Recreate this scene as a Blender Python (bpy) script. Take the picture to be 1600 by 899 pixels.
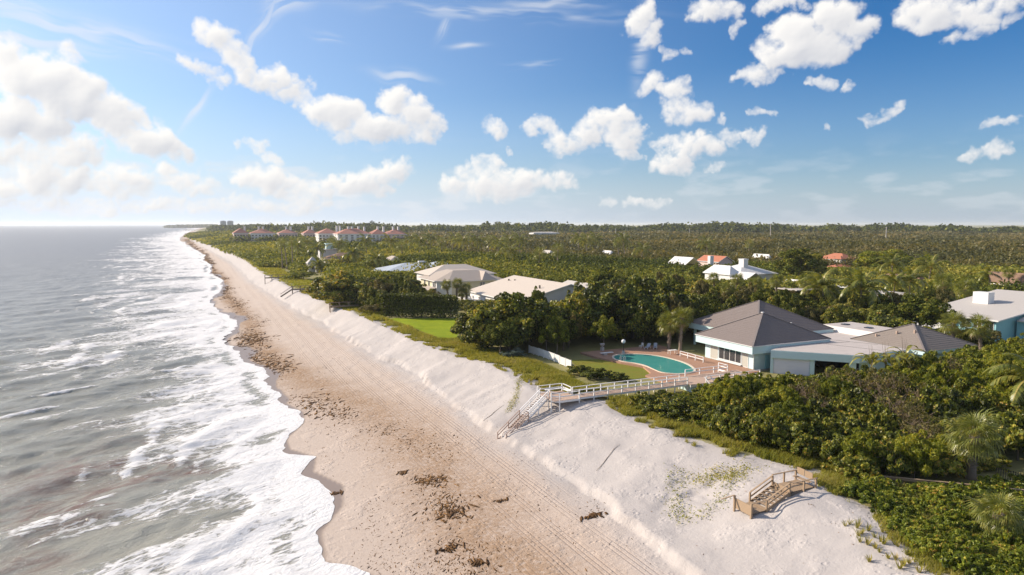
import bpy, math, random
import numpy as np
from mathutils import Vector, Matrix, Euler

random.seed(7)
RNG = np.random.default_rng(7)
for o in list(bpy.data.objects):
    bpy.data.objects.remove(o, do_unlink=True)
SC = bpy.context.scene
COL = SC.collection
R = math.radians
# World frame: +X runs inland, +Y runs up the coast, Z = 0 is the sea.

# ------------------------------------------------------------------ camera
HEAD = R(25.0)
PITCH = math.atan(99.0 / 1067.0)
CAMZ = 30.0
FPX = 1067.0
cam_d = bpy.data.cameras.new('camera')
cam_d.lens = 24.0
cam_d.sensor_width = 36.0
cam_d.clip_start = 0.5
cam_d.clip_end = 60000.0
cam = bpy.data.objects.new('camera', cam_d)
cam.location = (0, 0, CAMZ)
cam.rotation_euler = (math.pi / 2 - PITCH, 0, -HEAD)
COL.objects.link(cam)
SC.camera = cam

# ------------------------------------------------------------------ sun, exposure
SUN_AZ = R(-43.0)      # measured from +Y towards +X
SUN_EL = R(27.0)
sdir = Vector((math.sin(SUN_AZ) * math.cos(SUN_EL), math.cos(SUN_AZ) * math.cos(SUN_EL), math.sin(SUN_EL)))
sun_d = bpy.data.lights.new('sun', 'SUN')
sun_d.energy = 5.0
sun_d.angle = R(0.6)
sun_d.color = (1.0, 0.86, 0.70)
sun = bpy.data.objects.new('sun', sun_d)
sun.rotation_euler = (-sdir).to_track_quat('-Z', 'Y').to_euler()
sun.location = (-300, 300, 400)
COL.objects.link(sun)
VS = SC.view_settings
VS.view_transform = 'Standard'
VS.look = 'None'
VS.gamma = 1.0
VS.use_curve_mapping = False
VS.exposure = 0.5
SC.render.engine = 'CYCLES'
SC.cycles.use_denoising = True
SC.cycles.max_bounces = 6
SC.cycles.diffuse_bounces = 3
SC.cycles.glossy_bounces = 3
SC.cycles.transmission_bounces = 3
SC.cycles.transparent_max_bounces = 6
SC.cycles.volume_bounces = 1
SC.cycles.use_fast_gi = False

# ------------------------------------------------------------------ node helpers
class NT:
    def __init__(self, tree):
        self.t = tree
        self.n = tree.nodes
        self.l = tree.links
    def new(self, typ, ins=None, **props):
        nd = self.n.new(typ)
        for k, v in props.items():
            setattr(nd, k, v)
        if ins:
            for k, v in ins.items():
                self.set(nd.inputs[k], v)
        return nd
    def set(self, sock, v):
        if isinstance(v, bpy.types.NodeSocket):
            self.l.new(v, sock)
        else:
            if sock.type == 'RGBA' and len(v) == 3:
                v = (*v, 1.0)
            sock.default_value = v
    def math(self, op, a, b=0.0, c=None, clamp=False):
        nd = self.n.new('ShaderNodeMath')
        nd.operation = op
        nd.use_clamp = clamp
        self.set(nd.inputs[0], a)
        self.set(nd.inputs[1], b)
        if c is not None:
            self.set(nd.inputs[2], c)
        return nd.outputs[0]
    def vmath(self, op, a, b=None, scale=None):
        nd = self.n.new('ShaderNodeVectorMath')
        nd.operation = op
        self.set(nd.inputs[0], a)
        if b is not None:
            self.set(nd.inputs[1], b)
        if scale is not None:
            self.set(nd.inputs['Scale'], scale)
        return nd.outputs['Value'] if op in ('LENGTH', 'DOT_PRODUCT') else nd.outputs[0]
    def mix(self, f, a, b, blend='MIX'):
        nd = self.n.new('ShaderNodeMix')
        nd.data_type = 'RGBA'
        nd.blend_type = blend
        self.set(nd.inputs[0], f)
        self.set(nd.inputs[6], a)
        self.set(nd.inputs[7], b)
        return nd.outputs[2]
    def ramp(self, f, stops, interp='LINEAR'):
        nd = self.n.new('ShaderNodeValToRGB')
        e = nd.color_ramp
        e.interpolation = interp
        while len(e.elements) < len(stops):
            e.elements.new(0.5)
        for el, (p, c) in zip(e.elements, stops):
            el.position = p
            el.color = (*c, 1) if len(c) == 3 else c
        self.set(nd.inputs[0], f)
        return nd.outputs[0]
    def smooth(self, v, a, b, o0=0.0, o1=1.0):
        nd = self.n.new('ShaderNodeMapRange')
        nd.interpolation_type = 'SMOOTHSTEP'
        self.set(nd.inputs[0], v)
        self.set(nd.inputs[1], a)
        self.set(nd.inputs[2], b)
        self.set(nd.inputs[3], o0)
        self.set(nd.inputs[4], o1)
        return nd.outputs[0]
    def noise(self, vec, scale, detail=4.0, rough=0.55, dist=0.0, out='Fac', dims='3D'):
        nd = self.n.new('ShaderNodeTexNoise')
        nd.noise_dimensions = dims
        if vec is not None:
            self.set(nd.inputs['Vector'], vec)
        nd.inputs['Scale'].default_value = scale
        nd.inputs['Detail'].default_value = detail
        nd.inputs['Roughness'].default_value = rough
        nd.inputs['Distortion'].default_value = dist
        return nd.outputs[out]

# ------------------------------------------------------------------ numpy noise
def _hash(ix, iy, seed):
    h = (ix.astype(np.int64) * 374761393 + iy.astype(np.int64) * 668265263 + seed * 974711) & 0xffffffff
    h = ((h ^ (h >> 13)) * 1274126177) & 0xffffffff
    return ((h ^ (h >> 16)) & 0xffff) / 65535.0
def vnoise(x, y, seed=0):
    ix, iy = np.floor(x), np.floor(y)
    fx, fy = x - ix, y - iy
    fx, fy = fx * fx * (3 - 2 * fx), fy * fy * (3 - 2 * fy)
    a, b = _hash(ix, iy, seed), _hash(ix + 1, iy, seed)
    c, d = _hash(ix, iy + 1, seed), _hash(ix + 1, iy + 1, seed)
    return (a * (1 - fx) + b * fx) * (1 - fy) + (c * (1 - fx) + d * fx) * fy
def fbm(x, y, octv=4, seed=0, gain=0.5):
    v, amp, tot = 0, 1.0, 0
    for i in range(octv):
        v = v + amp * vnoise(x * 2 ** i + 17.3 * i, y * 2 ** i - 9.1 * i, seed + i)
        tot += amp
        amp *= gain
    return v / tot
def sstep(a, b, x):
    t = np.clip((x - a) / (b - a), 0, 1)
    return t * t * (3 - 2 * t)

def gridnoise(w, h, cx, cy, octv=5, seed=0, gain=0.5):
    """fbm on a regular w x h grid, cells of cx by cy pixels, interpolated one axis at a time"""
    rg = np.random.default_rng(seed)
    out = np.zeros((h, w), np.float32)
    amp, tot = 1.0, 0.0
    for i in range(octv):
        x, y = np.arange(w) * 2 ** i / cx, np.arange(h) * 2 ** i / cy
        lat = rg.random((int(y[-1]) + 3, int(x[-1]) + 3)).astype(np.float32)
        ix, iy = x.astype(int), y.astype(int)
        fx_, fy_ = (x - ix).astype(np.float32), (y - iy).astype(np.float32)
        fx_, fy_ = fx_ * fx_ * (3 - 2 * fx_), (fy_ * fy_ * (3 - 2 * fy_))[:, None]
        rows = lat[:, ix] * (1 - fx_) + lat[:, ix + 1] * fx_
        out += amp * (rows[iy] * (1 - fy_) + rows[iy + 1] * fy_)
        tot += amp
        amp *= gain
    return out / tot

# ------------------------------------------------------------------ world: daylight sky with clouds
def pix_dir(u, v):
    a = (u - 800) / FPX
    b = (449.5 - v) / FPX
    cp, sp = math.cos(PITCH), math.sin(PITCH)
    xr, yf, z = a, cp + b * sp, -sp + b * cp
    ch, sh = math.cos(HEAD), math.sin(HEAD)
    return xr * ch + yf * sh, -xr * sh + yf * ch, z
def azel(u, v):
    x, y, z = pix_dir(u, v)
    return math.atan2(x, y), math.atan2(z, math.hypot(x, y))

CUMULUS = [  # pixel centre, radii, tilt of each cloud lobe seen in the photograph
    (45, 120, 92, 42, 10), (135, 165, 84, 40, 20), (205, 212, 80, 34, 25), (262, 228, 46, 18, 10), (35, 195, 80, 40, 10), (25, 245, 70, 24, 0),
    (110, 240, 60, 26, 10), (115, 85, 20, 10, 10),
    (60, 290, 110, 30, 0), (190, 290, 80, 22, 0), (290, 285, 60, 20, 0), (410, 282, 60, 22, 0), (470, 300, 60, 18, 0), (560, 290, 60, 20, 0), (610, 272, 38, 16, 0),
    (345, 322, 230, 12, 0), (120, 325, 160, 12, 0),
    (345, 66, 46, 22, 32), (300, 100, 34, 11, 25), (340, 122, 26, 12, 30), (370, 92, 24, 18, 40), (430, 132, 62, 24, 18), (475, 150, 26, 16, 10), (520, 178, 46, 28, 10), (555, 205, 50, 24, 0),
    (618, 165, 34, 24, 10), (655, 188, 46, 26, 15), (620, 205, 60, 22, 0), (590, 228, 30, 8, 0),
    (400, 232, 14, 7, 0), (425, 248, 24, 8, 10), (375, 232, 10, 5, 0),
    (745, 270, 40, 16, 0), (700, 287, 32, 16, 0), (830, 290, 66, 16, 0), (775, 290, 60, 20, 0), (880, 283, 26, 15, 0), (765, 256, 16, 10, 0),
    (774, 203, 14, 17, 15), (800, 237, 8, 5, 0),
    (845, 198, 28, 13, 10), (880, 225, 44, 17, 0), (955, 186, 42, 20, 0), (975, 212, 36, 22, 0), (930, 210, 38, 20, 0), (985, 240, 24, 10, 0),
    (1022, 130, 22, 17, -20), (1060, 145, 30, 16, 10), (1072, 174, 46, 17, 0), (1100, 165, 20, 10, 0), (1050, 222, 34, 16, 0), (1095, 228, 60, 18, 0), (1050, 255, 34, 18, 0),
    (1180, 212, 28, 9, 0), (1130, 190, 10, 7, 0), (1118, 262, 13, 5, 0), (1140, 215, 20, 8, 0),
    (1275, 55, 72, 38, -8), (1320, 40, 50, 30, 0), (1240, 82, 62, 30, 0), (1185, 118, 46, 11, 0), (1300, 80, 50, 24, -10), (1280, 132, 18, 7, -10), (1322, 140, 17, 6, 10),
    (1000, 32, 34, 22, -30), (1018, 60, 16, 20, 10), (1045, 85, 9, 8, 0), (1068, 84, 8, 6, 0), (1120, 18, 44, 18, 10), (1150, 45, 16, 7, -20), (1215, 8, 40, 14, 0),
    (1470, 22, 72, 26, 5), (1545, 18, 60, 22, -5), (1515, 55, 34, 12, -8), (1580, 36, 20, 8, 0),
    (1390, 176, 17, 12, -35), (1365, 192, 18, 5, 0), (1560, 230, 30, 9, -10), (1520, 243, 16, 8, 0), (1588, 186, 16, 8, -10), (1555, 190, 14, 5, 0),
    (1297, 194, 7, 4, 0), (1010, 317, 50, 7, 0), (1190, 175, 26, 4, 0), (945, 318, 14, 8, 0),
]
CIRRUS = [
    (110, 45, 190, 22, 7), (40, 66, 120, 12, 0), (30, 10, 60, 12, 10), (410, 40, 75, 11, -62), (445, 10, 45, 16, -20), (305, 170, 44, 8, -52), (770, 22, 200, 9, 2), (860, 10, 90, 6, 0),
    (690, 42, 22, 7, -55), (625, 120, 46, 9, 4), (835, 103, 42, 5, -3), (515, 58, 28, 6, 12), (1000, 70, 12, 60, 5), (150, 52, 30, 8, 0), (725, 72, 30, 5, 0),
]
AZ0, AZ1, EL0, EL1 = HEAD - R(47), HEAD + R(47), R(-1.0), R(34)
CW, CH = 2350, 875
def bake_clouds():
    """heights of billowing puffs over the view's part of the sky, lit from the sun's side -> cover and brightness"""
    A, E_ = np.meshgrid(np.arange(CW, dtype=np.float32), np.arange(CH, dtype=np.float32))
    pxr = CW / (AZ1 - AZ0)
    wx = (gridnoise(CW, CH, 46, 46, 5, 301, 0.58) - 0.5)
    wy = (gridnoise(CW, CH, 46, 46, 5, 311, 0.58) - 0.5)
    AX, EY = A + wx * 62, E_ + wy * 44
    H = np.full(A.shape, -40.0, np.float32)
    rg = np.random.default_rng(11)
    for (u, v, rx, ry, tilt) in CUMULUS:
        a, e = azel(u, v)
        sc = pxr / (FPX * math.sqrt(1 + ((u - 800) / FPX) ** 2))
        cx, cy, rx, ry = (a - AZ0) * pxr, (e - EL0) * pxr, rx * sc, ry * sc
        ct, st_ = math.cos(-R(tilt)), math.sin(-R(tilt))
        n = int(10 + 9 * rx / max(ry, 1))
        for i in range(n):
            th = rg.uniform(0, 2 * math.pi)
            q = math.sqrt(rg.uniform(0, 1)) * 0.78
            lx, ly = q * math.cos(th) * rx, q * math.sin(th) * ry
            if ly < 0:
                ly *= 0.6
            r = ry * rg.uniform(0.34, 0.62) * (1.25 - 0.55 * q)
            px, py = cx + lx * ct - ly * st_, cy + lx * st_ + ly * ct
            m = r * 1.5 + 44
            i0, i1, j0, j1 = int(max(0, px - m)), int(min(CW, px + m)), int(max(0, py - m)), int(min(CH, py + m))
            if i1 <= i0 or j1 <= j0:
                continue
            d2 = ((AX[j0:j1, i0:i1] - px) ** 2 + (EY[j0:j1, i0:i1] - py) ** 2) / (r * r)
            h = r * (1.15 - d2)
            W_ = H[j0:j1, i0:i1]
            k = 3.0 + r * 0.12
            t = np.clip(0.5 + 0.5 * (h - W_) / k, 0, 1)
            H[j0:j1, i0:i1] = W_ * (1 - t) + h * t + k * t * (1 - t)
    fine = gridnoise(CW, CH, 26, 22, 6, 321, 0.66) - 0.5
    def blur(a, n):
        for ax in (0, 1):
            c = np.cumsum(np.pad(a, [(n + 1, n) if i == ax else (0, 0) for i in (0, 1)], mode='edge'), axis=ax)
            a = (np.take(c, range(2 * n + 1, c.shape[ax]), axis=ax) - np.take(c, range(0, c.shape[ax] - 2 * n - 1), axis=ax)) / (2 * n + 1)
        return a
    Hd = H + fine * 40
    cover = np.clip(0.92 * sstep(-17.0, 20.0, Hd) ** 1.1 + 0.2 * sstep(-6.0, 40.0, blur(Hd, 6)), 0, 1)
    L = np.clip(Hd, 0, None)
    L = np.where(L > 0, L ** 0.85, 0)
    Lb = blur(L, 2)
    gy_, gx_ = np.gradient(Lb)
    Lw = blur(L, 12)
    gyw, gxw = np.gradient(Lw)
    Lx = blur(L, 26)
    gyx, gxx = np.gradient(Lx)
    slope = -(gx_ * -0.62 + gy_ * 0.62) * 0.20 - (gxw * -0.62 + gyw * 0.7) * 0.8 - (gxx * -0.7 + gyx * 0.7) * 1.5
    belly = blur(cover, 16)
    shade = np.clip(0.74 + slope * 0.62 - 0.16 * sstep(0.75, 1.0, belly), 0.05, 1.0)
    shade = blur(shade, 2)
    C = np.zeros_like(A)
    w2x, w2y = blur(wx, 10) * 26, blur(wy, 10) * 26
    for (u, v, rx, ry, tilt) in CIRRUS:
        a, e = azel(u, v)
        sc = pxr / (FPX * math.sqrt(1 + ((u - 800) / FPX) ** 2))
        cx, cy, rx, ry = (a - AZ0) * pxr, (e - EL0) * pxr, rx * sc, ry * sc
        ct, st_ = math.cos(-R(tilt)), math.sin(-R(tilt))
        m = 2.0 * max(rx, ry) + 30
        i0, i1, j0, j1 = int(max(0, cx - m)), int(min(CW, cx + m)), int(max(0, cy - m)), int(min(CH, cy + m))
        if i1 <= i0 or j1 <= j0:
            continue
        Wn = (slice(j0, j1), slice(i0, i1))
        dx, dy = A[Wn] + w2x[Wn] - cx, E_[Wn] + w2y[Wn] - cy
        lx, ly = (dx * ct + dy * st_) / rx, (-dx * st_ + dy * ct) / ry
        g = np.exp(-1.6 * (lx * lx + ly * ly))
        str_ = fbm((dx * ct + dy * st_) / 90 + u, (-dx * st_ + dy * ct) / 9 + v, 3, 331)
        C[Wn] = np.maximum(C[Wn], g * sstep(0.28, 0.72, str_))
    # small scattered scud low over the horizon
    low = np.exp(-((E_ / pxr + EL0 - R(2.6)) / R(2.4)) ** 2) * sstep(0.50, 0.74, gridnoise(CW, CH, 75, 22, 5, 341))
    low = low * (0.35 + 0.65 * sstep(HEAD + R(6), HEAD - R(14), A / pxr + AZ0))
    C = np.maximum(C * 0.62, low * 0.75)
    return cover, shade, C
def sky_image(name, chans):
    h, w = chans[0].shape
    img = bpy.data.images.new(name, w, h, alpha=False, float_buffer=False)
    img.colorspace_settings.name = 'Non-Color'
    buf = np.ones((h, w, 4), np.float32)
    for i, c in enumerate(chans):
        buf[..., i] = c
    img.pixels.foreach_set(buf.ravel())
    img.update()
    return img
def wide_clouds():
    """the same kind of cloud carried on round the rest of the sky"""
    w, h = 1400, 350
    A, E_ = np.meshgrid(np.linspace(0, 40, w, endpoint=False), np.linspace(0, 10, h))
    wrap = lambda s, k: fbm(A * k, E_ * k * 2.2, 5, s) * (1 - A / 40) + fbm((A - 40) * k, E_ * k * 2.2, 5, s) * (A / 40)
    f = wrap(351, 0.55)
    f2 = wrap(351 + 60, 1.6)
    d = f + 0.35 * (f2 - 0.5)
    cover = sstep(0.53, 0.64, d)
    gy_, gx_ = np.gradient(d)
    shade = np.clip(0.75 + (gy_ - gx_) * 6, 0.2, 1)
    return cover, shade, np.zeros_like(d)

world = bpy.data.worlds.new('World')
SC.world = world
world.use_nodes = True
N = NT(world.node_tree)
N.n.clear()
wout = N.new('ShaderNodeOutputWorld')
bg = N.new('ShaderNodeBackground')
sky = N.new('ShaderNodeTexSky', sky_type='NISHITA')
sky.sun_disc = False
sky.sun_elevation = SUN_EL
sky.sun_rotation = SUN_AZ
sky.altitude = 20
sky.air_density = 1.0
sky.dust_density = 1.3
sky.ozone_density = 2.2
SKY = 0.10
tc = N.new('ShaderNodeTexCoord')
sep = N.new('ShaderNodeSeparateXYZ', {0: tc.outputs['Generated']})
az = N.math('ARCTAN2', sep.outputs[0], sep.outputs[1])
hyp = N.math('SQRT', N.math('SUBTRACT', 1.0, N.math('MULTIPLY', sep.outputs[2], sep.outputs[2])))
el = N.math('ARCTAN2', sep.outputs[2], hyp)
pp = N.new('ShaderNodeCombineXYZ', {0: az, 1: el}).outputs[0]
def sky_lookup(img, a0, a1, e0, e1, ext):
    uv = N.new('ShaderNodeCombineXYZ', {0: N.math('DIVIDE', N.math('SUBTRACT', az, a0), a1 - a0), 1: N.math('DIVIDE', N.math('SUBTRACT', el, e0), e1 - e0)}).outputs[0]
    nd = N.new('ShaderNodeTexImage', {'Vector': uv}, image=img, interpolation='Linear', extension=ext)
    return N.new('ShaderNodeSeparateColor', {0: nd.outputs[0]}).outputs
inside = N.math('MULTIPLY', N.smooth(N.math('ABSOLUTE', N.math('SUBTRACT', az, HEAD)), 0.80, 0.70), N.smooth(el, 0.58, 0.52))
ch1 = sky_lookup(sky_image('view_clouds', bake_clouds()), AZ0, AZ1, EL0, EL1, 'EXTEND')
ch2 = sky_lookup(sky_image('wide_clouds', wide_clouds()), -math.pi, math.pi, 0.0, math.pi / 2, 'EXTEND')
sel = lambda i: N.math('ADD', N.math('MULTIPLY', ch1[i], inside), N.math('MULTIPLY', ch2[i], N.math('SUBTRACT', 1.0, inside)))
alpha, shd, ca = sel(0), sel(1), N.math('MULTIPLY', ch1[2], inside)
ccol = N.mix(shd, (0.62, 0.64, 0.70), (1.06, 1.03, 0.99))
# pale moist air thickens towards the horizon and towards the sun
skyc = N.vmath('SCALE', sky.outputs[0], scale=SKY)
skyc = N.mix(1.0, skyc, (0.80, 1.10, 1.46), 'MULTIPLY')
away = N.smooth(N.math('ABSOLUTE', N.math('SUBTRACT', az, SUN_AZ)), 0.7, 1.75)
skyc = N.mix(N.math('MULTIPLY', N.smooth(el, 0.03, 0.25), away), skyc, N.mix(1.0, skyc, (0.36, 0.70, 0.86), 'MULTIPLY'))
toward = N.smooth(N.math('ABSOLUTE', N.math('SUBTRACT', az, SUN_AZ)), 1.75, 0.35)
hzn = N.smooth(el, 0.30, -0.03)
veil = N.math('ADD', N.math('MULTIPLY', hzn, N.math('ADD', 0.10, N.math('MULTIPLY', toward, 0.62))), N.smooth(el, 0.10, -0.02, 0.0, 0.45), clamp=True)
veil = N.math('MAXIMUM', veil, N.math('MULTIPLY', toward, 0.27))
skyc = N.mix(veil, skyc, (0.80, 0.90, 1.06))
c1 = N.mix(ca, skyc, (0.86, 0.88, 0.92))
c2 = N.mix(N.math('MULTIPLY', alpha, 0.97), c1, ccol)
N.l.new(c2, bg.inputs['Color'])
bg.inputs['Strength'].default_value = 0.70
N.l.new(bg.outputs[0], wout.inputs['Surface'])

# ------------------------------------------------------------------ projection helpers (pixel of the photo at a known height or range)
def at(u, v, z):
    x, y, dz = pix_dir(u, v)
    k = (z - CAMZ) / dz
    return x * k, y * k
def at_range(u, v, d):
    x, y, dz = pix_dir(u, v)
    f = math.cos(PITCH) + (449.5 - v) / FPX * math.sin(PITCH)
    k = d / f
    return x * k, y * k, CAMZ + dz * k
def project(x, y, z):
    ch, sh_ = math.cos(HEAD), math.sin(HEAD)
    xr, yf = x * ch - y * sh_, x * sh_ + y * ch
    dz = z - CAMZ
    cp, sp = math.cos(PITCH), math.sin(PITCH)
    f = yf * cp - dz * sp
    up = yf * sp + dz * cp
    f = max(f, 0.1)
    return 800 + FPX * xr / f, 449.5 - FPX * up / f, f

# ------------------------------------------------------------------ terrain
def itp(y, pts):
    p = np.array(pts, float)
    return np.interp(y, p[:, 0], p[:, 1])
T_WATER = [(-200, 11), (30, 12), (50, 12.2), (56, 12.0), (60, 9.0), (66, 9.6), (71, 12.6), (76.7, 13.8), (83, 11.5), (88, 12.6), (93, 10.0), (98, 10.2), (104, 13.4), (110, 14.2), (118, 12.2), (133, 12.3), (148, 12.6), (160, 9.5), (178, 8.0), (192, 5.5),
           (210, 10.5), (228, 11.8), (255, 7.0), (291, 4.8), (330, 10), (386, 13.5), (450, 9), (540, 11.3), (620, 7), (706, 10), (900, 1), (1200, -10), (1656, -26), (2400, -20), (3200, -4), (6000, 60), (9000, -60), (14000, -300), (40000, -900)]
T_TOE = [(-200, 34.5), (42, 34.8), (57, 36), (69, 36.2), (78, 35.3), (101, 36), (123, 36), (145, 34), (186, 33), (217, 30.5), (260, 28.5), (365, 25), (520, 25), (680, 20), (880, 13), (1434, -8), (2400, -2), (3200, 15), (6000, 85), (9000, -30), (14000, -260), (40000, -800)]
T_CREST = [(-200, 47), (28, 47), (35, 47.3), (40, 50), (47, 52.5), (53, 49.5), (67, 48.4), (78, 48), (84, 46), (89, 44.8), (106, 45.8), (122, 43.3), (141, 41.6), (176, 39.8), (223, 36.2), (254, 34), (365, 31), (520, 32.5), (680, 26), (880, 20), (1434, 0), (2400, 6), (3200, 24), (6000, 95), (9000, -20), (14000, -250), (40000, -780)]
def height(x, y):
    x = np.asarray(x, float)
    y = np.asarray(y, float)
    tw, te, tc_ = itp(y, T_WATER), itp(y, T_TOE), itp(y, T_CREST)
    base_w = itp(y, [(-200, 11), (150, 11.5), (400, 9), (900, 1), (1656, -26), (2400, -20), (3200, -4), (6000, 60), (9000, -60), (14000, -300), (40000, -900)])
    z = np.where(x < base_w, 0.10 + 0.055 * (x - base_w), 0)
    z = np.maximum(z, -3.5)
    f = np.clip((x - base_w) / np.maximum(te - base_w, 1), 0, 1)
    zb = 0.10 + 2.05 * f ** 1.15
    wob = (fbm(y * 0.16, y * 0.0 + 3, 3, 5) - 0.5) * 2.2
    te2 = te + wob
    g = np.clip((x - te2) / np.maximum(tc_ - te2, 2), 0, 1)
    sc_h = 0.85 * np.clip(fbm(y * 0.14, y * 0 + 8, 3, 9) * 1.6 - 0.35, 0.06, 1) * (1 - sstep(230, 420, y))
    te2 = te2 + (fbm(y * 0.9, y * 0 + 2, 3, 6) - 0.5) * 0.9
    scarp = sstep(0, 0.4, x - te2) * sc_h
    zd = 2.15 + scarp + (5.55 - 2.15 - sc_h) * (g * 0.75 + 0.25 * sstep(0, 1, g))
    z = np.where(x < base_w, z, zb)
    z = np.where(x > te2, zd, z)
    inl = np.clip((x - tc_) / 14.0, 0, 1)
    z = np.where(x > tc_, 5.55 - 0.5 * sstep(0, 1, inl), z)
    z = z - 1.6 * sstep(110, 260, x) * (x > tc_)
    # dune hummocks and soft relief, none on the flat wet sand
    m = sstep(te2 - 4, te2 + 3, x)
    z = z + m * (fbm(x * 0.16, y * 0.11, 3, 21) - 0.5) * 0.95 * (1 - 0.75 * sstep(tc_ + 6, tc_ + 16, x))
    z = z + m * (fbm(x * 0.7, y * 0.7, 3, 31) - 0.5) * 0.16
    mb = sstep(base_w + 5, base_w + 10, x) * (1 - m)
    z = z + mb * (fbm(x * 0.5, y * 0.22, 3, 41) - 0.5) * 0.14
    # trampled hollow beside the brown steps
    hol = np.exp(-(((x - 43.5) / 4.0) ** 2 + ((y - 51.5) / 3.2) ** 2))
    z = z - hol * (0.55 + 0.8 * (fbm(x * 1.1, y * 1.1, 3, 51) - 0.5))
    # sand banked up under the brown steps
    z = z + 0.62 * np.exp(-(((x - 48.8) / 3.4) ** 2 + ((y - 43.6) / 4.5) ** 2))
    dug = sstep(42.2, 43.0, x) * (1 - sstep(45.0, 46.2, x)) * sstep(41.6, 42.8, y) * (1 - sstep(45.4, 46.4, y))
    z = z * (1 - dug) + np.minimum(z, 4.72) * dug
    # level house lot
    pad = sstep(58, 63, x) * (1 - sstep(122, 132, x)) * sstep(66, 74, y) * (1 - sstep(120, 128, y))
    z = z * (1 - pad) + 5.0 * pad
    return z
def hz(x, y):
    return float(height(np.array([x]), np.array([y]))[0])

def grow(a, b, step, rate):
    out = [a]
    while out[-1] < b:
        out.append(out[-1] + step)
        step *= rate
    return out
def make_mesh(name, verts, faces, attrs=None, smooth=True):
    """verts (n,3), faces (m,3|4) numpy -> mesh datablock with float point attributes"""
    verts = np.ascontiguousarray(verts, np.float32)
    faces = np.ascontiguousarray(faces, np.int32)
    k = faces.shape[1]
    me = bpy.data.meshes.new(name)
    me.vertices.add(len(verts))
    me.vertices.foreach_set('co', verts.ravel())
    me.loops.add(faces.size)
    me.loops.foreach_set('vertex_index', faces.ravel())
    me.polygons.add(len(faces))
    me.polygons.foreach_set('loop_start', np.arange(0, faces.size, k, dtype=np.int32))
    me.polygons.foreach_set('use_smooth', np.full(len(faces), smooth))
    if attrs:
        for nm, arr in attrs.items():
            a = me.attributes.new(nm, 'FLOAT', 'POINT')
            a.data.foreach_set('value', np.ascontiguousarray(arr, np.float32))
    me.update(calc_edges=True)
    me.validate()
    return me
def grid_faces(nx, ny):
    i = np.arange(nx - 1)[None, :] + np.arange(ny - 1)[:, None] * nx
    i = i.ravel()
    return np.stack([i, i + 1, i + 1 + nx, i + nx], 1)
def link(name, me, mat=None, parent=None):
    o = bpy.data.objects.new(name, me)
    COL.objects.link(o)
    if mat is not None and me is not None and not me.materials:
        me.materials.append(mat)
    if parent is not None:
        o.parent = parent
    return o
def tag(o, label, cat=None, group=None, kind=None):
    if label:
        n = len(label.split())
        assert 4 <= n <= 16, label
        o['label'] = label
    if cat:
        o['category'] = cat
    if group:
        o['group'] = group
    if kind:
        o['kind'] = kind
    return o
def thing(name, loc, label, cat, group=None, rotz=0.0):
    o = bpy.data.objects.new(name, None)
    o.empty_display_size = 0.3
    o.location = loc
    o.rotation_euler = (0, 0, rotz)
    COL.objects.link(o)
    return tag(o, label, cat, group)

# ------------------------------------------------------------------ materials
def principled(name):
    m = bpy.data.materials.new(name)
    m.use_nodes = True
    t = NT(m.node_tree)
    t.n.clear()
    out = t.new('ShaderNodeOutputMaterial')
    p = t.new('ShaderNodeBsdfPrincipled')
    t.l.new(p.outputs[0], out.inputs['Surface'])
    return m, t, p, out
def simple(name, c, rough=0.7, var=0.12, scale=3.0, bump=0.0, bscale=20.0, spec=0.3, stretch=(1, 1, 1), dirt=0.0):
    m, t, p, out = principled(name)
    tcn = t.new('ShaderNodeTexCoord').outputs['Object']
    v = t.vmath('MULTIPLY', tcn, stretch)
    n = t.noise(v, scale, 5.0, 0.6)
    lo = tuple(max(0, x * (1 - var)) for x in c)
    hi = tuple(min(1, x * (1 + var)) for x in c)
    col = t.mix(n, lo, hi)
    if dirt:
        n2 = t.noise(tcn, 0.7, 6.0, 0.7)
        col = t.mix(t.math('MULTIPLY', t.smooth(n2, 0.5, 0.75), dirt), col, (0.10, 0.08, 0.06))
    t.set(p.inputs['Base Color'], col)
    p.inputs['Roughness'].default_value = rough
    p.inputs['Specular IOR Level'].default_value = spec
    if bump:
        b = t.new('ShaderNodeBump', {'Height': t.noise(v, bscale, 4.0, 0.6), 'Strength': bump, 'Distance': 0.05})
        t.l.new(b.outputs[0], p.inputs['Normal'])
    return m
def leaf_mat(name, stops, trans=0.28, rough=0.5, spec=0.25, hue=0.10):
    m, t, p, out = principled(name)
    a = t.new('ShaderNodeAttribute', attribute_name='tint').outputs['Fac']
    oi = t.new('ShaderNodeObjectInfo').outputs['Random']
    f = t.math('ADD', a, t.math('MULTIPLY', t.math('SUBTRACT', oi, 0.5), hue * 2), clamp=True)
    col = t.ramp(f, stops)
    t.set(p.inputs['Base Color'], col)
    p.inputs['Roughness'].default_value = rough
    p.inputs['Specular IOR Level'].default_value = spec
    tr = t.new('ShaderNodeBsdfTranslucent')
    t.set(tr.inputs['Color'], t.mix(1.0, col, (1.45, 1.30, 0.45), 'MULTIPLY'))
    mx = t.new('ShaderNodeMixShader')
    mx.inputs[0].default_value = trans
    t.l.new(p.outputs[0], mx.inputs[1])
    t.l.new(tr.outputs[0], mx.inputs[2])
    t.l.new(mx.outputs[0], out.inputs['Surface'])
    return m

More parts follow.
